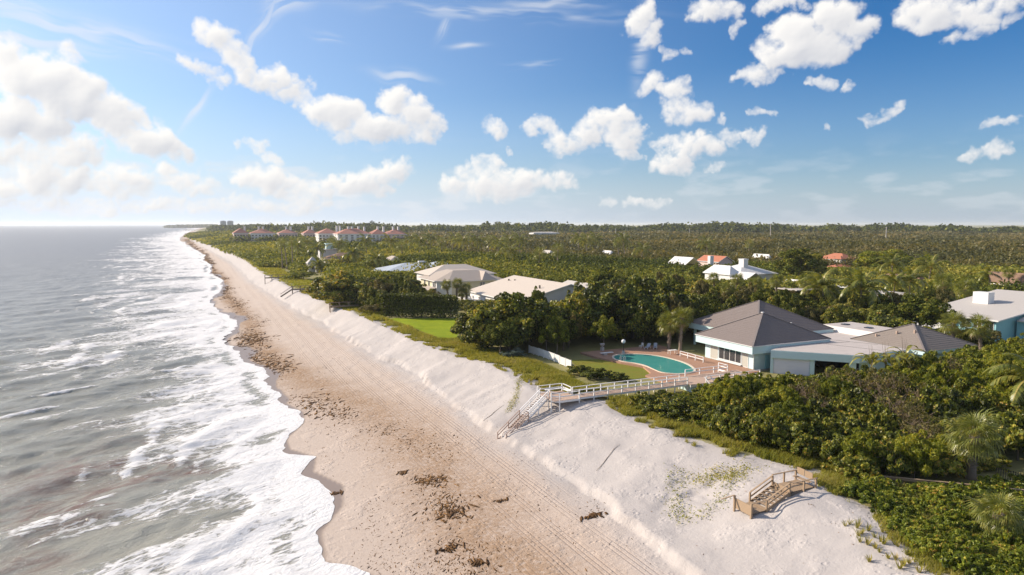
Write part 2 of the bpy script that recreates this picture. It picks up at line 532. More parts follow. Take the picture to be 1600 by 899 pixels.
M = {}
M['white'] = simple('white_paint', (0.72, 0.71, 0.69), 0.6, 0.05, 2.0, 0.05)
M['aqua'] = simple('pale_aqua_paint', (0.54, 0.70, 0.715), 0.6, 0.05, 1.2, 0.05, dirt=0.06)
M['aqua_deep'] = simple('aqua_paint', (0.30, 0.58, 0.64), 0.6, 0.06, 1.2)
M['trimwhite'] = simple('white_rail_paint', (0.76, 0.75, 0.74), 0.55, 0.08, 3.0, 0.08, dirt=0.10)
M['stairwood'] = simple('weathered_stair_wood', (0.40, 0.30, 0.25), 0.8, 0.25, 5.0, 0.2, 30)
M['deckwood'] = simple('warm_deck_wood', (0.46, 0.335, 0.26), 0.75, 0.2, 3.0, 0.1, stretch=(6, 1, 1))
M['rawwood'] = simple('raw_brown_lumber', (0.34, 0.245, 0.16), 0.75, 0.22, 4.0, 0.15, 25, stretch=(1, 4, 4))
M['greywood'] = simple('grey_weathered_wood', (0.17, 0.14, 0.115), 0.85, 0.25, 4.0, 0.2)
M['shingle'] = simple('grey_brown_shingles', (0.205, 0.172, 0.160), 0.9, 0.24, 5.0, 0.35, 16, dirt=0.12, stretch=(0.6, 0.6, 2.4))
M['flatroof'] = simple('pale_felt_roof', (0.50, 0.45, 0.42), 0.85, 0.10, 0.6, 0.1, stretch=(0.4, 3, 1), dirt=0.25)
M['beigeroof'] = simple('beige_shingles', (0.56, 0.49, 0.42), 0.85, 0.10, 4.0, 0.25, 14, dirt=0.06)
M['taupe'] = simple('taupe_tiles', (0.42, 0.36, 0.31), 0.85, 0.16, 5.0, 0.3, 12)
M['hipshingle'] = simple('warm_grey_shingles', (0.235, 0.20, 0.175), 0.9, 0.2, 5.0, 0.3, 16, dirt=0.1, stretch=(0.6, 0.6, 2.4))
M['greyroof'] = simple('light_grey_roof', (0.47, 0.44, 0.41), 0.85, 0.06, 2.0, 0.1)
M['whitetile'] = simple('white_barrel_tiles', (0.66, 0.65, 0.64), 0.8, 0.18, 3.0, 0.4, 9, dirt=0.10)
M['orange'] = simple('terracotta_tiles', (0.44, 0.17, 0.10), 0.85, 0.25, 2.0, 0.4, 8)
M['redroof'] = simple('condo_roof_tiles', (0.44, 0.20, 0.15), 0.85, 0.22, 0.6, 0.3, 5)
M['brownroof'] = simple('brown_roof_tiles', (0.24, 0.155, 0.11), 0.85, 0.25, 1.5, 0.3, 8)
M['cream'] = simple('cream_stucco', (0.62, 0.56, 0.40), 0.8, 0.06, 2.0, 0.08)
M['pink'] = simple('pink_stucco', (0.70, 0.54, 0.48), 0.8, 0.06, 0.5)
M['condowhite'] = simple('condo_white_stucco', (0.72, 0.71, 0.70), 0.8, 0.05, 0.4)
M['tower'] = simple('blue_grey_tower', (0.42, 0.46, 0.52), 0.7, 0.08, 0.1)
M['metal'] = simple('pale_standing_seam_metal', (0.46, 0.50, 0.54), 0.42, 0.05, 1.0, spec=0.5)
M['brick'] = simple('terracotta_patio_brick', (0.37, 0.215, 0.145), 0.85, 0.25, 6.0, 0.2, 12)
M['coping'] = simple('pale_pool_coping', (0.66, 0.56, 0.45), 0.8, 0.1, 6.0)
M['concrete'] = simple('concrete', (0.42, 0.40, 0.38), 0.85, 0.15, 2.0, 0.1)
M['polemat'] = simple('pale_pole', (0.58, 0.52, 0.46), 0.8, 0.2, 0.8)
M['wire'] = simple('wire', (0.16, 0.16, 0.16), 0.5, 0.1)
M['black'] = simple('black_metal', (0.02, 0.02, 0.022), 0.5, 0.1)
M['dark'] = simple('painted_shade_and_seam', (0.015, 0.014, 0.013), 0.9, 0.3)  # near-black: painted shade of doorway and carport, also the roof seams
M['curtain'] = simple('grey_curtain', (0.46, 0.45, 0.40), 0.9, 0.15, 2.0, stretch=(6, 6, 0.3))
M['garage'] = simple('garage_door_paint', (0.70, 0.70, 0.76), 0.6, 0.04, 2.0)
M['globe'] = simple('frosted_globe', (0.75, 0.75, 0.75), 0.3, 0.03)
M['bark'] = simple('grey_bark', (0.16, 0.125, 0.095), 0.9, 0.3, 3.0, 0.4, 14, stretch=(1, 1, 0.4))
M['palmbark'] = simple('palm_bark', (0.25, 0.20, 0.155), 0.9, 0.3, 5.0, 0.6, 5, stretch=(0.3, 0.3, 3))
M['twig'] = simple('bare_twig', (0.21, 0.155, 0.11), 0.9, 0.3, 3.0)
M['fabric'] = simple('lounger_fabric', (0.32, 0.36, 0.42), 0.8, 0.1)
M['skyglass'] = simple('skylight', (0.03, 0.03, 0.04), 0.25, 0.1, spec=0.6)
def glass_mat():
    m, t, p, out = principled('window_glass')
    n = t.noise(t.new('ShaderNodeTexCoord').outputs['Object'], 1.5, 3.0, 0.6)
    t.set(p.inputs['Base Color'], t.mix(n, (0.02, 0.024, 0.03), (0.06, 0.065, 0.07)))
    p.inputs['Roughness'].default_value = 0.08
    p.inputs['Specular IOR Level'].default_value = 0.7
    return m
M['glass'] = glass_mat()
M['seagrape'] = leaf_mat('seagrape_leaf', [(0, (0.023, 0.032, 0.005)), (0.35, (0.088, 0.109, 0.014)), (0.65, (0.242, 0.262, 0.033)), (0.88, (0.471, 0.398, 0.067)), (1, (0.500, 0.310, 0.085))], 0.30, 0.42, 0.28, 0.14)  # ramp ends pushed apart to mimic sunlit leaves and dark gaps
M['coverleaf'] = leaf_mat('low_seagrape_leaf', [(0, (0.040, 0.057, 0.007)), (0.35, (0.129, 0.171, 0.018)), (0.7, (0.287, 0.321, 0.036)), (0.92, (0.500, 0.435, 0.070)), (1, (0.500, 0.295, 0.080))], 0.32, 0.42, 0.28, 0.12)
M['broad'] = leaf_mat('broad_leaf', [(0, (0.022, 0.033, 0.006)), (0.4, (0.081, 0.104, 0.015)), (0.75, (0.216, 0.230, 0.037)), (1, (0.372, 0.323, 0.068))], 0.30, 0.65, 0.12, hue=0.22)
M['bright'] = leaf_mat('bright_leaf', [(0, (0.055, 0.076, 0.007)), (0.5, (0.202, 0.235, 0.020)), (1, (0.430, 0.366, 0.044))], 0.36, hue=0.18)
M['scrub'] = leaf_mat('scrub_leaf', [(0, (0.042, 0.048, 0.012)), (0.4, (0.115, 0.111, 0.029)), (0.75, (0.200, 0.165, 0.055)), (1, (0.294, 0.221, 0.095))], 0.34)
M['palm'] = leaf_mat('palm_leaf', [(0, (0.080, 0.104, 0.017)), (0.45, (0.196, 0.217, 0.038)), (0.8, (0.348, 0.304, 0.065)), (1, (0.500, 0.406, 0.116))], 0.32, 0.36, 0.5)
M['deadpalm'] = leaf_mat('dry_palm_leaf', [(0, (0.20, 0.135, 0.07)), (1, (0.44, 0.33, 0.20))], 0.2, 0.8, 0.1)
M['grassblade'] = leaf_mat('dune_grass_blade', [(0, (0.145, 0.175, 0.024)), (0.5, (0.265, 0.260, 0.048)), (0.85, (0.38, 0.32, 0.12)), (1, (0.50, 0.40, 0.22))], 0.40, 0.7, 0.1)
M['silver'] = leaf_mat('silvery_leaf', [(0, (0.07, 0.10, 0.08)), (1, (0.19, 0.23, 0.19))], 0.15, 0.7, 0.1)
M['weed'] = leaf_mat('seaweed', [(0, (0.06, 0.03, 0.012)), (0.5, (0.17, 0.085, 0.026)), (1, (0.30, 0.16, 0.05))], 0.0, 0.75, 0.2)

def lawn_mat(name, a, b, c):
    m, t, p, out = principled(name)
    g = t.new('ShaderNodeTexCoord').outputs['Object']
    n1 = t.noise(g, 0.35, 5.0, 0.6)
    n2 = t.noise(g, 7.0, 4.0, 0.7)
    col = t.mix(t.smooth(n1, 0.35, 0.65), a, b)
    col = t.mix(t.smooth(n2, 0.45, 0.75), col, c)
    t.set(p.inputs['Base Color'], col)
    p.inputs['Roughness'].default_value = 0.9
    p.inputs['Specular IOR Level'].default_value = 0.1
    bmp = t.new('ShaderNodeBump', {'Height': t.noise(g, 14.0, 4.0, 0.75), 'Strength': 0.7, 'Distance': 0.08})
    t.l.new(bmp.outputs[0], p.inputs['Normal'])
    return m
M['lawn'] = lawn_mat('bright_lawn', (0.22, 0.285, 0.010), (0.28, 0.33, 0.012), (0.17, 0.235, 0.010))
M['drylawn'] = lawn_mat('dry_lawn', (0.19, 0.18, 0.026), (0.165, 0.195, 0.024), (0.25, 0.185, 0.06))

def ground_mat():
    m, t, p, out = principled('sand_and_soil')
    g = t.new('ShaderNodeTexCoord').outputs['Object']
    at_ = lambda n: t.new('ShaderNodeAttribute', attribute_name=n).outputs['Fac']
    tan, wet, veg, trk, stain = at_('tan'), at_('wet'), at_('veg'), at_('track'), at_('stain')
    n1 = t.noise(g, 0.25, 6.0, 0.6)
    n2 = t.noise(g, 2.2, 5.0, 0.65)
    n3 = t.noise(t.vmath('MULTIPLY', g, (1.0, 0.45, 1.0)), 9.0, 4.0, 0.72)
    dune = t.mix(n1, (0.40, 0.368, 0.35), (0.495, 0.458, 0.435))
    dune = t.mix(t.math('MULTIPLY', t.smooth(n2, 0.55, 0.8), 0.35), dune, (0.40, 0.335, 0.29))
    beach = t.mix(n1, (0.47, 0.38, 0.312), (0.56, 0.475, 0.41))
    beach = t.mix(t.math('MULTIPLY', t.smooth(n2, 0.5, 0.8), 0.4), beach, (0.37, 0.275, 0.20))
    col = t.mix(tan, dune, beach)
    col = t.mix(t.math('MULTIPLY', stain, t.smooth(t.math('ADD', n2, t.math('MULTIPLY', n1, 0.5)), 0.42, 0.88)), col, (0.27, 0.155, 0.07))
    # ruts left by wheels, running along the coast
    sx = t.new('ShaderNodeSeparateXYZ', {0: g})
    wob = t.noise(t.vmath('MULTIPLY', g, (0.0, 0.012, 0.0)), 1.0, 2.0, 0.5)
    xx = t.math('ADD', sx.outputs[0], t.math('MULTIPLY', wob, 2.0))
    xx = t.math('ADD', xx, t.math('MULTIPLY', n2, 0.10))
    w1 = t.math('SINE', t.math('MULTIPLY', xx, 14.0))
    w2 = t.math('SINE', t.math('MULTIPLY', xx, 2.3))
    ruts = t.math('MULTIPLY', t.math('MULTIPLY', t.smooth(w1, 0.2, 0.95), t.smooth(w2, -0.7, 0.5)), trk)
    col = t.mix(t.math('MULTIPLY', ruts, t.math('MULTIPLY', n1, 0.55)), col, (0.34, 0.24, 0.18))
    col = t.mix(wet, col, (0.275, 0.212, 0.168))
    vegcol = t.mix(n2, (0.165, 0.165, 0.042), (0.32, 0.28, 0.13))
    vm = t.smooth(t.math('ADD', veg, t.math('MULTIPLY', t.math('SUBTRACT', n2, 0.5), 0.9)), 0.40, 0.62)
    col = t.mix(vm, col, vegcol)
    t.set(p.inputs['Base Color'], col)
    rg = t.math('SUBTRACT', 0.92, t.math('MULTIPLY', t.smooth(wet, 0.35, 0.95), 0.55))
    t.set(p.inputs['Roughness'], rg)
    p.inputs['Specular IOR Level'].default_value = 0.3
    # footprints and fine relief on dry sand
    vor = t.new('ShaderNodeTexVoronoi', {'Vector': g, 'Scale': 1.5}, feature='F1')
    foot = t.smooth(vor.outputs['Distance'], 0.12, 0.34)
    fm = t.smooth(n1, 0.50, 0.62)
    hgt = t.math('ADD', t.math('MULTIPLY', n2, 0.5), t.math('MULTIPLY', n3, 0.22))
    hgt = t.math('ADD', hgt, t.math('MULTIPLY', t.math('MULTIPLY', foot, fm), 0.45))
    hgt = t.math('SUBTRACT', hgt, t.math('MULTIPLY', ruts, 0.4))
    dry = t.math('SUBTRACT', 1.0, t.math('MULTIPLY', wet, 0.97))
    b = t.new('ShaderNodeBump', {'Height': hgt, 'Strength': t.math('MULTIPLY', dry, 0.55), 'Distance': 0.22})
    t.l.new(b.outputs[0], p.inputs['Normal'])
    return m
M['ground'] = ground_mat()

# ------------------------------------------------------------------ the ground
T_VEG = [(-200, 45.5), (28, 46.0), (33, 48), (38, 51.5), (43, 51.5), (47, 54.5), (52, 51.5), (60, 49.6), (67, 49.2), (74, 50.2), (80, 49.8), (84, 48.6), (88, 46.2), (95, 46.6), (106, 46.4), (122, 43.6), (141, 41.9), (176, 40.2), (223, 36.6), (254, 34.8), (365, 31), (520, 32), (680, 26), (880, 20), (1434, 0), (2400, 6), (3200, 24), (6000, 95), (9000, -20), (14000, -250), (40000, -780)]
xs = [-20000, -5000, -1500, -500, -200, -100, -50, -25, -12] + grow(-5, 8, 1.0, 1.0) + grow(8.4, 60, 0.36, 1.0) + grow(60.8, 130, 0.9, 1.0) + grow(132, 20000, 1.6, 1.055)
ys = [-400, -150, -60, -20, 0, 10] + grow(16, 165, 0.42, 1.0) + grow(165.8, 24000, 0.6, 1.022)
xs, ys = np.array(xs), np.array(ys)
GX, GY = np.meshgrid(xs, ys)
fx, fy = GX.ravel(), GY.ravel()
fz = height(fx, fy)
tw_, te_, tv_ = itp(fy, T_WATER), itp(fy, T_TOE), itp(fy, T_VEG)
edge = (fbm(fx * 0.25, fy * 0.25, 4, 61) - 0.5) * 6
a_veg = sstep(tv_ - 0.8, tv_ + 3.0, fx + edge * 0.55)
a_tan = 1 - sstep(te_ - 5.0, te_ + 1.0, fx + edge * 0.5)
wl = 0.9 + 13.0 * np.clip(fbm(fy * 0.07, fy * 0, 3, 71) - 0.46, 0, 1)
a_wet = 1 - sstep(wl * 0.55, wl, fx - tw_)
a_trk = sstep(te_ - 14, te_ - 11, fx) * (1 - sstep(te_ - 2.5, te_ - 0.5, fx)) * (0.35 + 0.65 * sstep(0.4, 0.6, fbm(fx * 0.12, fy * 0.03, 2, 81)))
T_WRACK = [(-200, 23), (40, 23), (57, 23.5), (72, 25), (94, 25.5), (112, 22.5), (128, 19), (151, 15.5), (180, 13.5), (230, 14.5), (315, 11.5), (400, 14), (480, 11), (755, 8), (900, 3), (1230, -5), (1600, -20), (3000, -5), (40000, -900)]
wr_ = itp(fy, T_WRACK)
wwid = itp(fy, [(-200, 6), (120, 6), (200, 3.5), (400, 3.2), (1500, 5)])
a_stain = np.exp(-((fx - wr_ + edge * 0.5) / wwid) ** 2) * itp(fy, [(-200, 0.75), (100, 0.75), (170, 0.95), (300, 1), (2000, 1)])
gm = make_mesh('ground', np.stack([fx, fy, fz], 1), grid_faces(len(xs), len(ys)), {'tan': a_tan, 'wet': a_wet, 'veg': a_veg, 'track': a_trk, 'stain': a_stain})
ground = link('ground', gm, M['ground'])
tag(ground, 'pale sand beach and dune face running up the coast into green land', kind='structure')

# ------------------------------------------------------------------ the sea
def sea_mat():
    m, t, p, out = principled('sea_water')
    g = t.new('ShaderNodeTexCoord').outputs['Object']
    foam = t.new('ShaderNodeAttribute', attribute_name='foam').outputs['Fac']
    far_sea = t.new('ShaderNodeAttribute', attribute_name='far_sea').outputs['Fac']   # grows with distance: unresolved ripples and a cooler water colour
    silt = t.new('ShaderNodeAttribute', attribute_name='silt').outputs['Fac']
    rot = t.new('ShaderNodeMapping', {'Vector': g})
    rot.inputs['Rotation'].default_value = (0, 0, R(-24))
    rv = t.vmath('MULTIPLY', rot.outputs[0], (0.42, 1.0, 1.0))
    n1 = t.noise(rv, 0.55, 6.0, 0.68, 1.2)
    n2 = t.noise(rv, 2.6, 5.0, 0.7, 1.0)
    n3 = t.noise(g, 0.06, 4.0, 0.6)
    lace = t.new('ShaderNodeTexVoronoi', {'Vector': t.vmath('ADD', rv, t.vmath('SCALE', t.noise(rv, 0.9, 4.0, 0.6, 0.0, 'Color'), scale=1.3)), 'Scale': 0.75}, feature='DISTANCE_TO_EDGE')
    lc = t.smooth(lace.outputs['Distance'], 0.16, 0.0)
    v = t.math('ADD', foam, t.math('MULTIPLY', t.math('SUBTRACT', n1, 0.5), 1.25))
    v = t.math('ADD', v, t.math('MULTIPLY', t.math('SUBTRACT', n2, 0.5), 0.85))
    v = t.math('ADD', v, t.math('MULTIPLY', lc, 0.20))
    v = t.math('SUBTRACT', v, 0.05)
    fa = t.smooth(v, 0.46, 0.72)
    water = t.mix(n3, (0.30, 0.292, 0.24), (0.37, 0.36, 0.30))
    water = t.mix(far_sea, water, (0.245, 0.265, 0.29))
    water = t.mix(t.math('MULTIPLY', silt, t.smooth(n1, 0.38, 0.62)), water, (0.20, 0.115, 0.08))
    col = t.mix(fa, water, (0.80, 0.80, 0.80))
    col = t.mix(t.math('MULTIPLY', fa, t.math('MULTIPLY', t.smooth(n2, 0.60, 0.42), 0.30)), col, (0.55, 0.53, 0.50))
    t.set(p.inputs['Base Color'], col)
    t.set(p.inputs['Roughness'], t.math('ADD', t.math('ADD', 0.13, t.math('MULTIPLY', fa, 0.6)), t.math('MULTIPLY', far_sea, 0.42), clamp=True))
    p.inputs['IOR'].default_value = 1.33
    t.set(p.inputs['Specular IOR Level'], t.math('SUBTRACT', 0.5, t.math('MULTIPLY', far_sea, 0.28)))
    hgt = t.math('ADD', t.math('MULTIPLY', n2, 0.45), t.math('MULTIPLY', t.noise(rv, 8.0, 3.0, 0.6), 0.16))
    hgt = t.math('ADD', hgt, t.math('MULTIPLY', n1, 0.9))
    hgt = t.math('ADD', hgt, t.math('MULTIPLY', fa, 0.5))
    b = t.new('ShaderNodeBump', {'Height': hgt, 'Strength': 0.85, 'Distance': 0.34})
    t.l.new(b.outputs[0], p.inputs['Normal'])
    return m
M['sea'] = sea_mat()
offs = [0.0, 0.15, 0.4, 0.8] + grow(1.2, 75, 0.42, 1.004) + grow(76, 20000, 0.8, 1.05)
sy = [-300, -100, -40, 0, 15] + grow(22, 150, 0.5, 1.0) + grow(150.6, 24000, 0.55, 1.014)
offs, sy = np.array(offs), np.array(sy)
OX, OY = np.meshgrid(offs, sy)
oo, oy = OX.ravel(), OY.ravel()
lob = (fbm(oy * 0.35, oy * 0, 3, 91) - 0.5) * 2.2 + (fbm(oy * 0.09, oy * 0 + 4, 2, 93) - 0.5) * 2.0
far_fade = 1 - sstep(500, 1500, oy)
ox = itp(oy, T_WATER) + lob * far_fade - oo
def wave_sum(x, y):
    z = 0
    for (ang, lam, amp, sd) in ((-62, 15.0, .34, 1), (-48, 9.5, .22, 2), (-78, 6.6, .15, 3), (-30, 12.0, .20, 4), (-90, 4.2, .09, 5), (-55, 3.0, .07, 6), (-70, 2.0, .05, 7), (-25, 2.6, .05, 8)):
        a = R(ang)
        ph = (x * math.cos(a) + y * math.sin(a)) * 2 * math.pi / lam + 5.0 * fbm(x / lam / 2.5, y / lam / 2.5, 2, 100 + sd)
        en = 0.35 + 1.3 * fbm(x / lam / 3.2, y / lam / 3.2, 2, 120 + sd)
        c = (np.sin(ph) + 1) / 2
        z = z + amp * en * (2 * c ** 1.8 - 0.75)
    return z
dist = np.hypot(ox, oy)
wz = 0.72 * wave_sum(ox, oy) * sstep(0.5, 14, oo) * (1 - 0.75 * sstep(300, 1200, dist)) * (1 - sstep(1500, 4000, dist))
wz = 0.48 * np.tanh(wz / 0.48)
# rolling breakers in the surf, lying more along the shore
surf = itp(oy, [(-300, 11), (50, 12), (100, 16), (200, 27), (400, 36), (700, 52), (1500, 60), (4000, 60)])
ph = oo / 9.5 + 1.7 * fbm(oy * 0.022, oo * 0.03, 3, 141) * 2 + oy * 0.018
br = np.clip(np.sin(ph * 2 * math.pi), 0, 1) ** 2 * sstep(0.42, 0.62, fbm(oy * 0.05, oo * 0.06, 3, 151))
inz = sstep(2, 7, oo) * (1 - sstep(surf * 1.3, surf * 2.0, oo))
wz = wz + br * 0.14 * inz * far_fade
gz = height(ox, oy)
zz = np.maximum(wz * 0.95 + 0.02, gz + 0.035 + 0.03 * sstep(0, 0.6, oo))
zz = np.where(oo > 25, np.maximum(wz, gz + 0.3), zz)
streak = fbm((ox * 0.91 + oy * 0.41) * 0.045, (ox * -0.41 + oy * 0.91) * 0.16, 4, 161)
patch = fbm(ox * 0.05, oy * 0.05, 3, 171)
foam = 1.18 - oo / surf * 0.66 + (streak - 0.5) * 1.5 + (patch - 0.5) * 0.8
foam = np.where(foam > 0.55, 0.55 + (foam - 0.55) * 0.45, foam)

thin = np.exp(-((oo - 3.2) / 1.6) ** 2) * sstep(0.45, 0.6, fbm(oy * 0.12, oy * 0, 2, 181))
foam = foam + 0.16 * (1 - sstep(3, 12, oo)) - thin * 0.45
foam = foam + br * inz * 0.35
# whitecaps further out
cap = sstep(0.62, 0.74, fbm((ox * 0.91 + oy * 0.41) * 0.05, (ox * -0.41 + oy * 0.91) * 0.14, 3, 191)) * sstep(0.16, 0.42, wz)
foam = np.maximum(foam, cap * 0.62 * (1 - sstep(250, 700, dist)))
for (u, v, ln, wd) in ((128, 575, 7, 1.0), (28, 645, 6, 0.9), (205, 490, 14, 1.8), (190, 520, 12, 1.4), (100, 612, 7, 0.6), (270, 578, 6, 0.9), (165, 465, 11, 1.4), (118, 462, 8, 1.2)):
    cx, cy = at(u, v, 0.3)
    px, py = ox - cx, oy - cy
    al, ac = px * 0.86 + py * 0.5, -px * 0.5 + py * 0.86
    k = np.exp(-(al / ln) ** 2 - ((ac - 0.03 * al * al / ln) / wd) ** 2)
    zz = zz + 0.5 * k * (0.5 + fbm(ox * 0.6, oy * 0.6, 2, 211))
    foam = np.maximum(foam, k * (0.60 + 0.75 * fbm(ox * 0.5, oy * 0.5, 3, 221)))
foam = np.where(oo < 0.5, np.maximum(foam, 0.85), foam)
silt = sstep(0.5, 0.68, fbm(ox * 0.06 + 5, oy * 0.10, 3, 201)) * sstep(6, 14, oo) * (1 - sstep(22, 40, oo)) * (1 - sstep(90, 130, oy))
sm = make_mesh('water', np.stack([ox, oy, zz], 1), grid_faces(len(offs), len(sy))[:, ::-1], {'foam': foam, 'silt': silt, 'far_sea': sstep(math.log(120), math.log(1100), np.log(dist + 1))})
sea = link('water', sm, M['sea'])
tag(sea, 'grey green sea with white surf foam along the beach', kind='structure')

def sheet(name, poly, mat, dz=0.03, step=1.0, label=None, kind='structure', parent=None, flat=None):
    """a sheet following the ground inside a polygon given in world x,y"""
    p = np.array(poly, float)
    x0, y0 = p.min(0)
    x1, y1 = p.max(0)
    gx = np.arange(x0, x1 + step, step)
    gy = np.arange(y0, y1 + step, step)
    X, Y = np.meshgrid(gx, gy)
    f = grid_faces(len(gx), len(gy))
    cx = X.ravel()[f].mean(1)
    cy = Y.ravel()[f].mean(1)
    ins = np.zeros(len(f), bool)
    n = len(p)
    for i in range(n):
        xa, ya = p[i]
        xb, yb = p[(i + 1) % n]
        c = ((ya > cy) != (yb > cy)) & (cx < (xb - xa) * (cy - ya) / (yb - ya + 1e-9) + xa)
        ins ^= c
    f = f[ins]
    used, inv = np.unique(f, return_inverse=True)
    xv, yv = X.ravel()[used], Y.ravel()[used]
    zv = height(xv, yv) + dz if flat is None else np.full(len(xv), flat)
    o = link(name, make_mesh(name, np.stack([xv, yv, zv], 1), inv.reshape(f.shape)), mat, parent)
    if parent is None:
        tag(o, label, kind=kind)
    return o

# ------------------------------------------------------------------ mesh builder
class MB:
    def __init__(self):
        self.v, self.f = [], []
    def add(self, vs, fs):
        b = len(self.v)
        self.v += [tuple(p) for p in vs]
        self.f += [tuple(i + b for i in q) for q in fs]
        return self
    def box(self, x0, x1, y0, y1, z0, z1):
        return self.add([(x0, y0, z0), (x1, y0, z0), (x1, y1, z0), (x0, y1, z0), (x0, y0, z1), (x1, y0, z1), (x1, y1, z1), (x0, y1, z1)],
                        [(3, 2, 1, 0), (4, 5, 6, 7), (0, 1, 5, 4), (1, 2, 6, 5), (2, 3, 7, 6), (3, 0, 4, 7)])
    def bar(self, a, b, w, h, up=(0, 0, 1)):
        """a box from a to b, w across and h tall"""
        a, b = Vector(a), Vector(b)
        d = (b - a).normalized()
        u = Vector(up)
        s = d.cross(u)
        if s.length < 1e-4:
            s = Vector((1, 0, 0))
        s.normalize()
        u = s.cross(d).normalized()
        s, u = s * w / 2, u * h / 2
        vs = [a - s - u, a + s - u, a + s + u, a - s + u, b - s - u, b + s - u, b + s + u, b - s + u]
        return self.add(vs, [(0, 1, 2, 3), (7, 6, 5, 4), (0, 4, 5, 1), (1, 5, 6, 2), (2, 6, 7, 3), (3, 7, 4, 0)])
    def tube(self, pts, rad, n=8, cap=True):
        pts = [Vector(p) for p in pts]
        rs = rad if isinstance(rad, (list, tuple)) else [rad] * len(pts)
        b = len(self.v)
        for i, p in enumerate(pts):
            d = (pts[min(i + 1, len(pts) - 1)] - pts[max(i - 1, 0)]).normalized()
            s = d.cross(Vector((0.3, 0.9, 0.1)) if abs(d.z) > 0.9 else Vector((0, 0, 1))).normalized()
            t = s.cross(d)
            for k in range(n):
                a = 2 * math.pi * k / n
                self.v.append(tuple(p + (s * math.cos(a) + t * math.sin(a)) * rs[i]))
        for i in range(len(pts) - 1):
            for k in range(n):
                k2 = (k + 1) % n
                self.f.append((b + i * n + k, b + i * n + k2, b + (i + 1) * n + k2, b + (i + 1) * n + k))
        if cap:
            self.f.append(tuple(b + k for k in range(n))[::-1])
            self.f.append(tuple(b + (len(pts) - 1) * n + k for k in range(n)))
        return self
    def prism(self, poly, z0, z1):
        n = len(poly)
        return self.add([(x, y, z0) for x, y in poly] + [(x, y, z1) for x, y in poly],
                        [tuple(range(n))[::-1], tuple(range(n, 2 * n))] + [(i, (i + 1) % n, n + (i + 1) % n, n + i) for i in range(n)])
    def hip(self, x0, x1, y0, y1, ze, zr, ridge=None):
        """hipped roof; the ridge lies along the longer side"""
        w, d = x1 - x0, y1 - y0
        if abs(w - d) < 0.2 or ridge == 'point':
            ap = ((x0 + x1) / 2, (y0 + y1) / 2, zr)
            return self.add([(x0, y0, ze), (x1, y0, ze), (x1, y1, ze), (x0, y1, ze), ap], [(0, 1, 4), (1, 2, 4), (2, 3, 4), (3, 0, 4), (3, 2, 1, 0)])
        if w > d:
            a, b = (x0 + d / 2, (y0 + y1) / 2, zr), (x1 - d / 2, (y0 + y1) / 2, zr)
            return self.add([(x0, y0, ze), (x1, y0, ze), (x1, y1, ze), (x0, y1, ze), a, b], [(0, 1, 5, 4), (1, 2, 5), (2, 3, 4, 5), (3, 0, 4), (3, 2, 1, 0)])
        a, b = ((x0 + x1) / 2, y0 + w / 2, zr), ((x0 + x1) / 2, y1 - w / 2, zr)
        return self.add([(x0, y0, ze), (x1, y0, ze), (x1, y1, ze), (x0, y1, ze), a, b], [(0, 1, 4), (1, 2, 5, 4), (2, 3, 5), (3, 0, 4, 5), (3, 2, 1, 0)])
    def gable_y(self, x0, x1, y0, y1, ze, zr, th=0.25):
        """two roof slabs, ridge along y"""
        xm = (x0 + x1) / 2
        for (xa, za, xb, zb) in ((x0, ze, xm, zr), (xm, zr, x1, ze)):
            self.add([(xa, y0, za), (xb, y0, zb), (xb, y1, zb), (xa, y1, za), (xa, y0, za - th), (xb, y0, zb - th), (xb, y1, zb - th), (xa, y1, za - th)],
                     [(0, 1, 2, 3), (7, 6, 5, 4), (4, 5, 1, 0), (6, 7, 3, 2), (5, 6, 2, 1), (7, 4, 0, 3)])
        return self
    def gable_x(self, x0, x1, y0, y1, ze, zr, th=0.25):
        ym = (y0 + y1) / 2
        for (ya, za, yb, zb) in ((y0, ze, ym, zr), (ym, zr, y1, ze)):
            self.add([(x0, ya, za), (x1, ya, za), (x1, yb, zb), (x0, yb, zb), (x0, ya, za - th), (x1, ya, za - th), (x1, yb, zb - th), (x0, yb, zb - th)],
                     [(0, 1, 2, 3), (7, 6, 5, 4), (4, 5, 1, 0), (6, 7, 3, 2), (5, 6, 2, 1), (7, 4, 0, 3)])
        return self
    def ball(self, c, r, seg=10, rings=6, sq=(1, 1, 1)):
        vs, fs = [], []
        for i in range(rings + 1):
            th = math.pi * i / rings
            for k in range(seg):
                a = 2 * math.pi * k / seg
                vs.append((c[0] + r * sq[0] * math.sin(th) * math.cos(a), c[1] + r * sq[1] * math.sin(th) * math.sin(a), c[2] + r * sq[2] * math.cos(th)))
        for i in range(rings):
            for k in range(seg):
                k2 = (k + 1) % seg
                fs.append((i * seg + k, (i + 1) * seg + k, (i + 1) * seg + k2, i * seg + k2))
        return self.add(vs, fs)
    def build(self, name, mat, parent=None, org=(0, 0, 0), smooth=False):
        me = bpy.data.meshes.new(name)
        me.from_pydata([(x - org[0], y - org[1], z - org[2]) for x, y, z in self.v], [], self.f)
        if smooth:
            me.polygons.foreach_set('use_smooth', [True] * len(me.polygons))
        me.update()
        return link(name, me, mat, parent)

FOOT = []     # ground plans of the buildings
class Thing:
    def __init__(self, name, loc, label, cat, group=None):
        self.org = loc
        self.o = thing(name, loc, label, cat, group)
    def part(self, name, mat, mb, parent=None, smooth=False, label=None):
        p = mb.build(name, M[mat] if isinstance(mat, str) else mat, parent or self.o, self.org, smooth)
        if label:
            p['label'] = label
        return p

